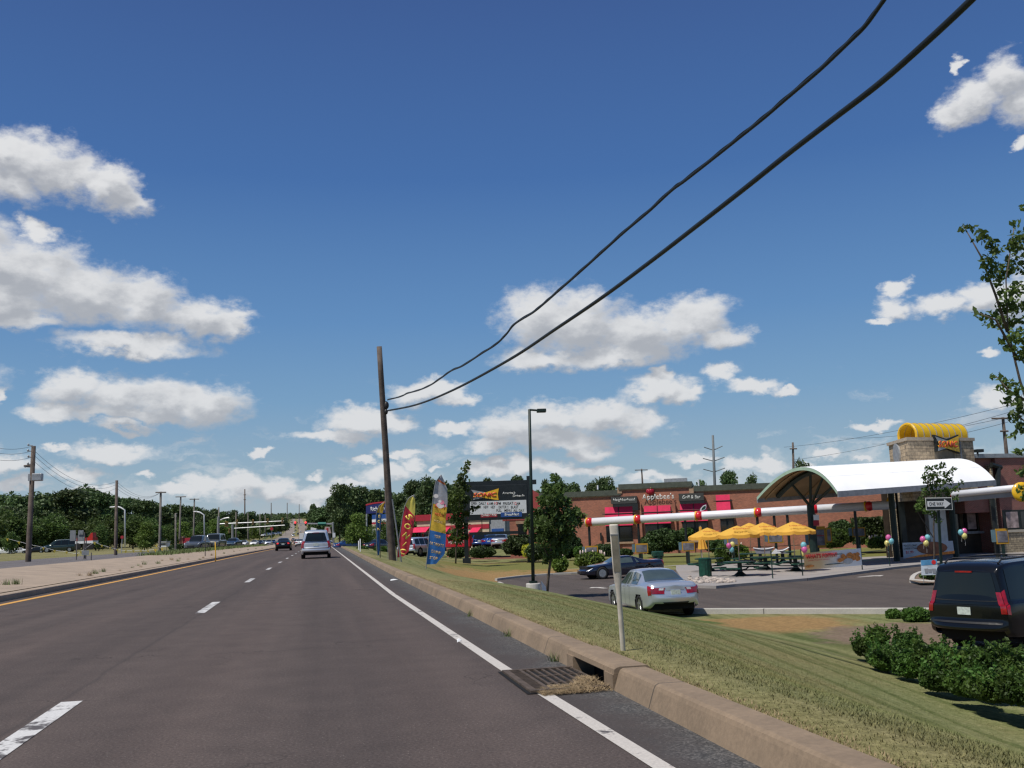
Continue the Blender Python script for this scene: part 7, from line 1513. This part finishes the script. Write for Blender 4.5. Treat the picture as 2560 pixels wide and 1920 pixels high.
for px, yb, yt_, D in ((357, 1392, 1375, 90), (346, 1394, 1382, 88), (417, 1388, 1347, 80), (212, 1405, 1372, 66), (513, 1385, 1350, 75)): pole('dark slim delineator post beyond the median', ((px, yb), (px, yt_)), D, .03, M_trim, name='delineator', cat='delineator', group='delineator posts beyond the median')
# ---------------------------------------------------------------- feather flags
def ffmat(name, stops, vaxis=2):
    m, nt, b = nmat(name); u = N(nt, 'ShaderNodeAttribute'); u.attribute_name = 'vpos'; cr = N(nt, 'ShaderNodeValToRGB'); cr.color_ramp.interpolation = 'CONSTANT'; e = cr.color_ramp.elements
    while len(e) < len(stops): e.new(.5)
    for i, (p, c) in enumerate(stops): e[i].position = p; e[i].color = (*c, 1)
    L(nt, u.outputs['Fac'], cr.inputs[0]); nz = noise(nt, 6, 4, pos(nt)); c = mixc(nt, 1., cr.outputs[0], ramp(nt, nz, [(.3, (.8, .8, .8)), (.7, (1.12, 1.12, 1.12))]), 'MULTIPLY'); L(nt, c, b.inputs['Base Color']); b.inputs['Roughness'].default_value = .5
    tr = N(nt, 'ShaderNodeBsdfTranslucent'); L(nt, c, tr.inputs[0]); mx = N(nt, 'ShaderNodeMixShader'); mx.inputs[0].default_value = .35; out = [n for n in nt.nodes if n.type == 'OUTPUT_MATERIAL'][0]; L(nt, b.outputs[0], mx.inputs[1]); L(nt, tr.outputs[0], mx.inputs[2]); L(nt, mx.outputs[0], out.inputs[0]); return m
def flag(label, D, left, right, stops, base, texts=(), mname='f', ripple=.05):
    """left and right: outline pixels from the bottom to the top"""
    b_ = W(base[0], base[1], D); t = thing('feather_flag', label, 'flag', b_, 0, 'feather flags on the verge')
    def pt(lst, v): 
        ys = [p[2] for p in lst]; return (float(np.interp(v, ys, [p[0] for p in lst])), float(np.interp(v, ys, [p[1] for p in lst])))
    def arr(l):
        n = len(l); return [(a, c, i/(n-1)) for i, (a, c) in enumerate(l)]
    l_, r_ = arr(left), arr(right); nu, nv = 8, 40; V_ = []; vp = []
    def S(u, v, off=0.):
        a = pt(l_, v); c = pt(r_, v); x = a[0]+(c[0]-a[0])*u; y = a[1]+(c[1]-a[1])*u; return W(x, y, D+ripple*math.sin(u*5+v*9)*math.sin(math.pi*min(1, u*1.3))-off)
    for i in range(nv+1):
        for j in range(nu+1): V_.append(S(j/nu, i/nv)); vp.append(i/nv)
    F_ = np.array([(i*(nu+1)+j, i*(nu+1)+j+1, (i+1)*(nu+1)+j+1, (i+1)*(nu+1)+j) for i in range(nv) for j in range(nu)])
    o = npmesh('cloth', [tuple(v) for v in V_], F_, ffmat(mname, stops), t, smooth=True); at = o.data.attributes.new('vpos', 'FLOAT', 'POINT'); at.data.foreach_set('value', vp)
    mb = MB(); mb.tube([b_-Vector((0, 0, .2)), b_]+[W(pt(l_, v)[0]-.4, pt(l_, v)[1], D) for v in np.linspace(0, 1, 14)], [.022]*4+[.018]*12, 6); mb.build('pole', M_galv, t, True)
    for (s, u, v, h, wd, mm, sh) in texts:
        p = S(u, v, .10); e = S(u, v+.03, .10)-p; e2 = S(u+.1, v, .10)-p; f_ = Frame(p, e2, e); f_.U = (f_.U-f_.R*f_.U.dot(f_.R)).normalized(); f_.N = f_.R.cross(f_.U)
        text('lettering', s, f_, 0, 0, 0.02, h*D/F, mm, t, wd*D/F, .03, sh)
    return t
M_yt = mat('yellow_ink', (.85, .65, .12), .6, .1, 4); M_rd = mat('red_ink', (.55, .06, .02), .6, .1, 4); M_or = mat('orange_ink', (.62, .42, .18), .6, .1, 4); M_bl = mat('blue_ink', (.05, .13, .30), .6, .1, 4)
flag('tall feather flag with ice cream picture above yellow and blue bands', 44, [(1066, 1411), (1070, 1375), (1073, 1335), (1079, 1290), (1083, 1245), (1089, 1205), (1103, 1187)], [(1090, 1410), (1112, 1385), (1115, 1345), (1114, 1300), (1119, 1255), (1118, 1222), (1104, 1187.5)],
     [(0, (.05, .20, .55)), (.37, (.92, .58, .07)), (.615, (.55, .54, .57)), (.66, (.50, .50, .53)), (.87, (.55, .25, .08)), (.90, (.46, .47, .50))], (1065, 1424),
     [('STOP', .5, .085, 7.5, 21, M_or, 0), ('DRINK', .5, .165, 7.5, 25, M_or, 0), ('ULTIMATE', .5, .245, 7.5, 37, M_or, 0), ('YOUR', .5, .325, 7.5, 17, M_or, 0), ('HOUR', .55, .53, 7.5, 24, M_rd, 0), ('HAPPY', .55, .60, 7.5, 30, M_rd, 0), ('MORE', .5, .465, 6, 22, M_or, 0), ('SONIC', .5, .885, 5, 18, M_rd, .2)], 'flag_happy')
fl3 = [o for o in bpy.data.objects if o.name == 'feather_flag'][0]
M_pinki = mat('pink_sundae', (.60, .20, .28), .6, .5, 6); M_crm = mat('cream_swirl', (.62, .58, .58), .6, .2, 6)
for (px, py, r_, mm) in ((1101, 1263, 9, M_crm), (1105, 1256, 6, M_pinki), (1095, 1262, 5, M_pinki), (1090, 1240, 6, M_crm), (1110, 1264, 5, M_pinki), (1100, 1253, 4, M_crm)):
    f_ = frame_cam(px, py, 43.83-.004*r_, 0); mb = MB(); f_.shape(mb, [(r_*44/F*math.cos(k*.6283)*(1+.15*math.sin(k*3)), r_*.9*44/F*math.sin(k*.6283)) for k in range(10)], 0); o = mb.build('sundae_picture', mm, fl3)
flag('red feather flag with yellow top beside the big utility pole', 49, [(993, 1394), (996, 1360), (1001, 1330), (1007, 1290), (1013, 1262), (1022, 1245), (1036, 1237)], [(1010, 1390), (1022, 1378), (1027, 1350), (1033, 1325), (1037, 1290), (1038, 1260), (1037.5, 1237.5)],
     [(0, (.74, .05, .085)), (.66, (.92, .78, .16)), (.93, (.35, .35, .30))], (992, 1402),
     [('S', .5, .585, 16, 17, M_yt, .15), ('O', .5, .46, 15, 17, M_yt, .15), ('N', .5, .34, 15, 17, M_yt, .15), ('I', .5, .22, 14, 4.5, M_yt, .15), ('C', .5, .10, 15, 17, M_yt, .15)], 'flag_red')
flag('blue feather flag with yellow top left of the big utility pole', 58, [(944, 1387), (942, 1360), (941, 1330), (940, 1300), (941, 1283), (947, 1265), (960, 1256)], [(948, 1388), (950, 1360), (951, 1330), (953, 1300), (956, 1285), (959, 1270), (962, 1257)],
     [(0, (.03, .10, .26)), (.68, (.66, .42, .05))], (943.5, 1391), [('S', .6, .60, 7, 7, M_yt, 0), ('O', .6, .48, 7, 7, M_yt, 0), ('N', .6, .37, 7, 7, M_yt, 0)], 'flag_blue')
pole('dark flag stake with a hanging brown flag edge left of the big utility pole', ((950.5, 1408), (949.5, 1268)), 50, .022, M_trim, name='flag_stake', cat='flag pole')
# ---------------------------------------------------------------- one way sign
b_ = G(2350, 1444, ZL+.1); D = (b_-EYE).dot(fw); D = 31; b_ = W(2352, 1462, D); t = thing('one_way_sign', 'black ONE WAY sign with white arrow on a square post', 'sign', b_); top = W(2345, 1245, D)
mb = MB(); dv = top-W(2355, 1440, D); s_ = Vector((rt.x, rt.y, 0)).normalized()*.07; f0 = W(2355.5, 1450, D); mb.obox(f0-s_*.5+Vector((0, 0, -.3)), s_, Vector((-s_.y, s_.x, 0)), top-f0+Vector((0, 0, .3))); mb.build('post', M_dkgreen, t)
fo = frame_cam(2347, 1273, D-.06, 0); fo.R = (W(2381, 1273, D)-W(2313, 1274, D)).normalized(); fo.N = fo.R.cross(Vector((0, 0, 1))).normalized(); fo.U = fo.N.cross(fo.R)
a = fo.hit(2313, 1245); c = fo.hit(2382, 1275); w_, h_ = c[0]-a[0], a[1]-c[1]; ox, oy = (a[0]+c[0])/2, fo.hit(2347, 1259.5)[1]
mb = MB(); fo.box(mb, ox-w_/2, ox+w_/2, oy-h_/2, oy+h_/2, -.004, 0); mb.build('plate', M_ltr, t, bevel=.01); mb = MB(); fo.box(mb, ox-w_/2+.02, ox+w_/2-.02, oy-h_/2+.02, oy+h_/2-.02, 0, .004); mb.build('black_field', M_blkp, t)
mb = MB(); x0 = ox-w_*.44; x1 = ox+w_*.44; fo.shape(mb, [(x0, oy+h_*.22), (x0, oy-h_*.22), (ox+w_*.2, oy-h_*.22), (ox+w_*.2, oy-h_*.38), (x1, oy), (ox+w_*.2, oy+h_*.38), (ox+w_*.2, oy+h_*.22)], .007); mb.build('arrow', mat('sign_white', (.56, .57, .58), .4, .06, 4), t)
text('lettering', 'ONE WAY', fo, ox-w_*.11, oy, .012, h_*.28, M_bt, t, w_*.54, .0)
# small blue and white yard sign
f_ = frame_cam(2325, 1420, 30.2, 0); t = thing('yard_sign', 'small blue and white yard sign on the planted island', 'sign', f_.O); mb = MB(); P4 = [f_.hit(2304, 1438), f_.hit(2346, 1437), f_.hit(2342, 1398), f_.hit(2302, 1401)]; f_.prism(mb, P4, -.01, 0); mb.build('board', mat('yard_white', (.60, .66, .72), .5, .2, 5), t)
mb = MB(); f_.prism(mb, [f_.hit(2303, 1414), f_.hit(2343, 1411), f_.hit(2342, 1398), f_.hit(2302, 1401)], .001, .004); mb.build('blue_band', mat('yard_blue', (.10, .30, .52), .5, .2, 5), t)
mb = MB(); c = f_.hit(2334, 1405.5); f_.shape(mb, [(c[0]+.07*math.cos(k*.5236), c[1]+.07*math.sin(k*.5236)) for k in range(12)], .008); mb.build('red_badge', M_redp, t)
for (px, h) in ((2316, 1), (2325, .8), (2335, 1)): c = f_.hit(px, 1428); mb = MB(); f_.prism(mb, [(c[0]-.045, c[1]-.06*h), (c[0]+.045, c[1]-.06*h), (c[0]+.06, c[1]+.08*h), (c[0]-.06, c[1]+.08*h)], .004, .008); mb.build('cup_picture', M_grey, t)
for px in (2308, 2340): mb = MB(); c = f_.hit(px, 1437); mb.tube([f_.p(c[0], c[1], -.015), f_.p(c[0], c[1]-.25, -.015)], .008, 5); mb.build('leg', M_galv, t)
for i, (px, py, rx, ry) in enumerate(((2315, 1440, 16, 6), (2345, 1441, 14, 6), (2330, 1445, 14, 4))): bush('low_plant', 'low green plant at the foot of the one way sign', px, py, rx, ry, 30.5, M_shrub, .035, 260, group='low plants on the island')
# ---------------------------------------------------------------- traffic signals
M_sig = mat('signal_amber_housing', (.42, .27, .07), .6, .2, 4)
def signal(parent, px, py, D, n=3, h=12, m_=None, label=None, lens=None):
    sc = D/F; f_ = frame_cam(px, py, D-.3, 0); mb = MB(); f_.box(mb, -2.0*sc, 2.0*sc, -h*sc/2, h*sc/2, -.2, 0); t = thing('traffic_signal', label, 'traffic signal', f_.O, 0, 'signals over the junction'); mb.build('housing', m_ or M_sig, t)
    for k in range(3): mb = MB(); mb.lathe(f_.p(0, (1-k)*h*sc/3.2, 0), [(1.3*sc, 0), (1.4*sc, .12), (1.0*sc, .1)], 10, f_.N); mb.build('visor', lens if (lens and k == 0) else M_trim, t)
t = thing('signal_mast', 'long grey mast arm carrying traffic signals left of the road', 'signal mast', W(547, 1345, 165)); mb = MB(); mb.tube([W(545, 1348, 165), W(546, 1292, 165)], .2, 8); mb.build('upright', M_galv, t)
mb = MB(); mb.tube([W(547, 1310, 165), W(710, 1302.5, 165)], [.12, .08], 6); mb.build('arm', M_galv, t); mb = MB(); mb.tube([W(549, 1301, 165), W(560, 1296, 165), W(573, 1294, 165)], .09, 5); mb.build('lamp_arm', M_galv, t)
for (px, py, s) in ((564, 1310, 'double amber signal nearest the mast'), (568, 1311, 'second amber signal of the pair nearest the mast'), (592, 1306, 'amber signal second along the upper arm'), (632, 1305, 'amber signal at the middle of the upper arm'), (669, 1303, 'amber signal fourth along the upper arm'), (706, 1301, 'amber signal at the tip of the upper arm')): signal(None, px, py, 164.5, h=13, label=s)
t = thing('signal_mast', 'second thinner mast arm below the first one', 'signal mast', W(581, 1350, 185)); mb = MB(); mb.tube([W(581, 1350, 185), W(581, 1312, 185)], .22, 6); mb.build('upright', M_galv, t); mb = MB(); mb.tube([W(584, 1321, 185), W(712, 1313, 185)], .08, 5); mb.build('arm', M_galv, t); signal(None, 573, 1327, 184, h=11, label='low amber signal beside the second mast')
t = thing('signal_mast', 'grey mast arm with a green street name board right of the road', 'signal mast', W(833, 1357, 170)); mb = MB(); mb.tube([W(834, 1358, 170), W(832, 1306, 170)], .20, 6); mb.build('upright', M_galv, t); mb = MB(); mb.tube([W(833, 1310, 170), W(764, 1309, 170)], .13, 5); mb.build('arm', M_galv, t)
mb = MB(); mb.tube([W(795, 1309.5, 169.7), W(815, 1309.5, 169.7)], .28, 4); mb.build('name_board', mat('road_sign_green', (.0, .12, .09), .5, .1, 3), t); mb = MB(); q = W(835, 1338, 169.8); mb.box((q.x-.22, q.y-.2, q.z-.4), (q.x+.22, q.y+.2, q.z+.4)); mb.build('control_box', M_wht, t)
M_redlit = mat('red_signal_lit', (.7, .02, .02), .4, .1, 3, emit=(1, .05, .06), es=2.)
for (px, s) in ((738, 'red signal lit on the left of the hill road'), (764, 'red signal lit on the right of the hill road')): signal(None, px, 1309, 170, h=11, m_=M_blkp, label=s, lens=M_redlit)
for px in (738, 764): f_ = frame_cam(px, 1306.2, 169.2, 0); t_ = thing('signal_light', 'glowing red lamp of the signal over the hill road', 'signal light', f_.O, 0, 'glowing red lamps'); mb = MB(); mb.ball(f_.O, .17, .08, .17, 12, 8); mb.build('lens', M_redlit, t_)
mb = MB(); mb.tube([W(764, 1309, 170), W(734, 1309.5, 170)], .07, 5); o = mb.build('span_wire', M_galv); tag(o, 'thin arm between the two red signals', 'arm')
# A-shaped sign right of the van
f_ = facing(808, 828, 1332, 185); t = thing('roadside_board', 'tapering pinkish roadside board with red mark behind the minivan', 'sign', f_.O); mb = MB(); f_.prism(mb, [f_.hit(809, 1333), f_.hit(828, 1333), f_.hit(824, 1317), f_.hit(812.5, 1317)], -.3, 0); mb.build('board', mat('faded_pink', (.42, .30, .28), .7, .1, 3), t)
mb = MB(); f_.pbox(mb, 816, 1320, 821, 1329, 0, .02); mb.build('red_mark', M_redst, t); mb = MB(); f_.pbox(mb, 810, 1333, 814, 1350, -.25, -.05); mb.build('post', M_trim, t); mb = MB(); f_.pbox(mb, 823, 1333, 827, 1350, -.25, -.05); mb.build('post', M_trim, t)
f_ = facing(780, 800, 1330, 260); t = thing('white_kiosk', 'small white roofed kiosk far right of the road gap', 'kiosk', f_.O); mb = MB(); f_.prism(mb, [f_.hit(776, 1330), f_.hit(792, 1332), f_.hit(790, 1322), f_.hit(777, 1319)], -2, 0); mb.build('wall', M_wht, t)
# stop sign and small red signs left
for (px, py, D, lb) in ((679, 1322, 260, 'red octagonal stop sign above the oncoming cars'), (305, 1343, 112, 'small red stop sign beside the white street lamp')):
    q = W(px, py, D); t = thing('stop_sign', lb, 'sign', q); f_ = frame_cam(px, py, D, 0); r_ = 4.2*D/F; mb = MB(); f_.prism(mb, [(r_*math.cos(.3927+k*.7854), r_*math.sin(.3927+k*.7854)) for k in range(8)], -.03, 0); mb.build('plate', M_redst, t); mb = MB(); mb.tube([f_.p(0, -r_, -.06), (q.x, q.y, gz(q.x, q.y))], .05, 5); mb.build('post', M_galv, t)
# ---------------------------------------------------------------- left roadside things
t = thing('loading_truck', 'red flatbed loading truck behind the grey sign backs', 'truck', W(205, 1375, 150)); f_ = facing(185, 235, 1375, 150); M_rtk = mat('truck_red', (.42, .02, .015), .5, .2, 2)
mb = MB(); f_.pbox(mb, 188, 1353, 232, 1358, -2, 0); mb.build('bed', M_wht, t); mb = MB(); f_.pbox(mb, 190, 1345, 231, 1353, -1.9, -.05); mb.build('side_board', M_rtk, t); mb = MB(); f_.prism(mb, [f_.hit(218, 1345), f_.hit(231, 1345), f_.hit(230, 1331), f_.hit(226, 1333)], -1.5, -.2); mb.build('boom', M_rtk, t)
for px in (194, 214, 226): mb = MB(); c = f_.hit(px, 1366); mb.lathe(f_.p(c[0], c[1], -.3), [(.2, 0), (.5, .02), (.5, .3), (.2, .32)], 14, f_.N); mb.build('wheel', M_tyre, t)
for (px, py, w_, h, D, lb) in ((182, 1339, 14, 26, 60, 'left one of the grey sign backs in front of the red truck'), (203, 1345, 17, 16, 61, 'lower right one of the grey sign backs'), (202, 1331, 13, 11, 61, 'upper right one of the grey sign backs with a pale square'), (213, 1382, 18, 12, 55, 'small low blue grey sign back on the verge')):
    f_ = frame_cam(px, py, D, 0); sc = D/F; t = thing('road_sign', lb, 'sign', f_.O, 0, 'grey backed road signs on the left verge'); mb = MB(); f_.box(mb, -w_*sc/2, w_*sc/2, -h*sc/2, h*sc/2, -.02, 0); mb.build('plate', mat('sign_back', (.20, .215, .225), .6, .15, 5), t)
    q = f_.p(.02*w_, 0, .03); mb = MB(); mb.tube([q, (q.x, q.y, gz(q.x, q.y))], .035, 5); mb.build('post', M_wood2, t)
# red walled gate with tan pier caps behind the off-roader
f_ = facing(445, 515, 1366, 150); t = thing('gate_wall', 'red gate wall between brick piers with pale caps', 'wall', f_.O); mb = MB(); f_.pbox(mb, 455, 1345, 480, 1358, -.3, 0); mb.build('panel', M_redst, t)
for px in (453, 486): mb = MB(); f_.pbox(mb, px-4, 1344, px+4, 1366, -.6, .1); p_ = mb.build('pier', M_brick, t); mb = MB(); f_.pbox(mb, px-5.5, 1341, px+5.5, 1344, -.7, .2); mb.build('cap', M_tan, p_)
t = bush('shrub', 'dark hedge at the foot of the brick piers', 446, 1369, 22, 9, 130, M_hedge, .14, 1200)
t = thing('small_shed', 'small white kiosk behind the round dark tree', 'shed', W(407, 1362, 160)); f_ = facing(397, 418, 1362, 160); mb = MB(); f_.pbox(mb, 397, 1356, 417, 1367, -1.5, 0); mb.build('wall', M_wht, t); mb = MB(); f_.pbox(mb, 403, 1359, 414, 1362, 0, .03); mb.build('window', M_dkglass, t); mb = MB(); f_.pbox(mb, 396, 1353.5, 418, 1356, -1.7, .2); mb.build('roof', M_galv, t)
# yellow pennants
pn = [(18, 1348), (47, 1355.5), (76, 1363), (108, 1370), (135.6, 1377), (166, 1381), (192, 1386.5), (202, 1380), (236, 1356.5), (254, 1364), (274.5, 1370), (293, 1374.7), (313.6, 1378.4), (333, 1377.7), (351.6, 1377.7), (369.6, 1377.3), (388, 1374.7), (390.6, 1364.2), (404.7, 1372.5)]
t = thing('pennant_string', 'string of yellow pennants strung along the far verge', 'pennants', W(18, 1348, 70)); mb = MB(); mb.tube([W(a, b_-1.5, 70) for a, b_ in pn], .008, 4); mb.build('cord', M_wht, t)
M_pen = mat('pennant_yellow', (.90, .72, .10), .5, .1, 4); translucent(M_pen, (.8, .6, .1), .4)
for i, (a, b_) in enumerate(pn): s = random.uniform(1.1, 1.6); mb = MB(); D = 70; mb.poly([W(a-2.6*s, b_-1.6, D), W(a+2.6*s, b_-1.9, D-.1), W(a+1.2, b_+4.*s, D+.1)]); mb.build('pennant', M_pen, t)
# litter on the gutter
for (px, py, s) in ((985, 1451, .10), (1148, 1605, .025)):
    q = G(px, py, .01); mb = MB(); mb.add([(q.x-s, q.y-s*.6, .008), (q.x+s, q.y-s*.5, .03), (q.x+s*.9, q.y+s*.6, .012), (q.x-s*.8, q.y+s*.5, .04), (q.x, q.y, .05)], [(0, 1, 4), (1, 2, 4), (2, 3, 4), (3, 0, 4)]); o = mb.build('litter', M_wht); tag(o, 'crumpled scrap of white litter in the gutter', 'litter', 'litter scraps in the gutter')
# folded shade fabric beyond the tables
q = W(1940, 1385, 64.5); t = thing('fabric_shelter', 'low grey shade cloth with white piping behind the tables', 'shade cloth', q); f_ = frame_cam(1940, 1385, 64.5, 0); M_shade = mat('shade_grey', (.22, .22, .25), .7, .15, 3)
for sg, (xa, xb) in ((-1, (1883, 1935)), (1, (1942, 1972))):
    mb = MB(); A0 = f_.hit(xa, 1370+(6 if sg > 0 else 0)); A1 = f_.hit(xb, 1368 if sg < 0 else 1368); B1 = f_.hit(1925 if sg < 0 else 1955, 1384); B0 = f_.hit(1891 if sg < 0 else 1975, 1384); f_.shape(mb, [A0, B0, B1, A1] if sg < 0 else [A1, B1, B0, A0], 0); mb.build('cloth', M_shade, t)
    mb = MB(); mb.tube([f_.p(A0[0]+(A1[0]-A0[0])*u, A0[1]+(A1[1]-A0[1])*u-.10*math.sin(math.pi*u), .02) for u in np.linspace(0, 1, 9)], .035, 5); mb.build('piping', M_wht, t)
mb = MB(); f_.shape(mb, [f_.hit(1926, 1385), f_.hit(1954, 1383), f_.hit(1939, 1371)], .03); mb.build('cloth', M_wht, t)
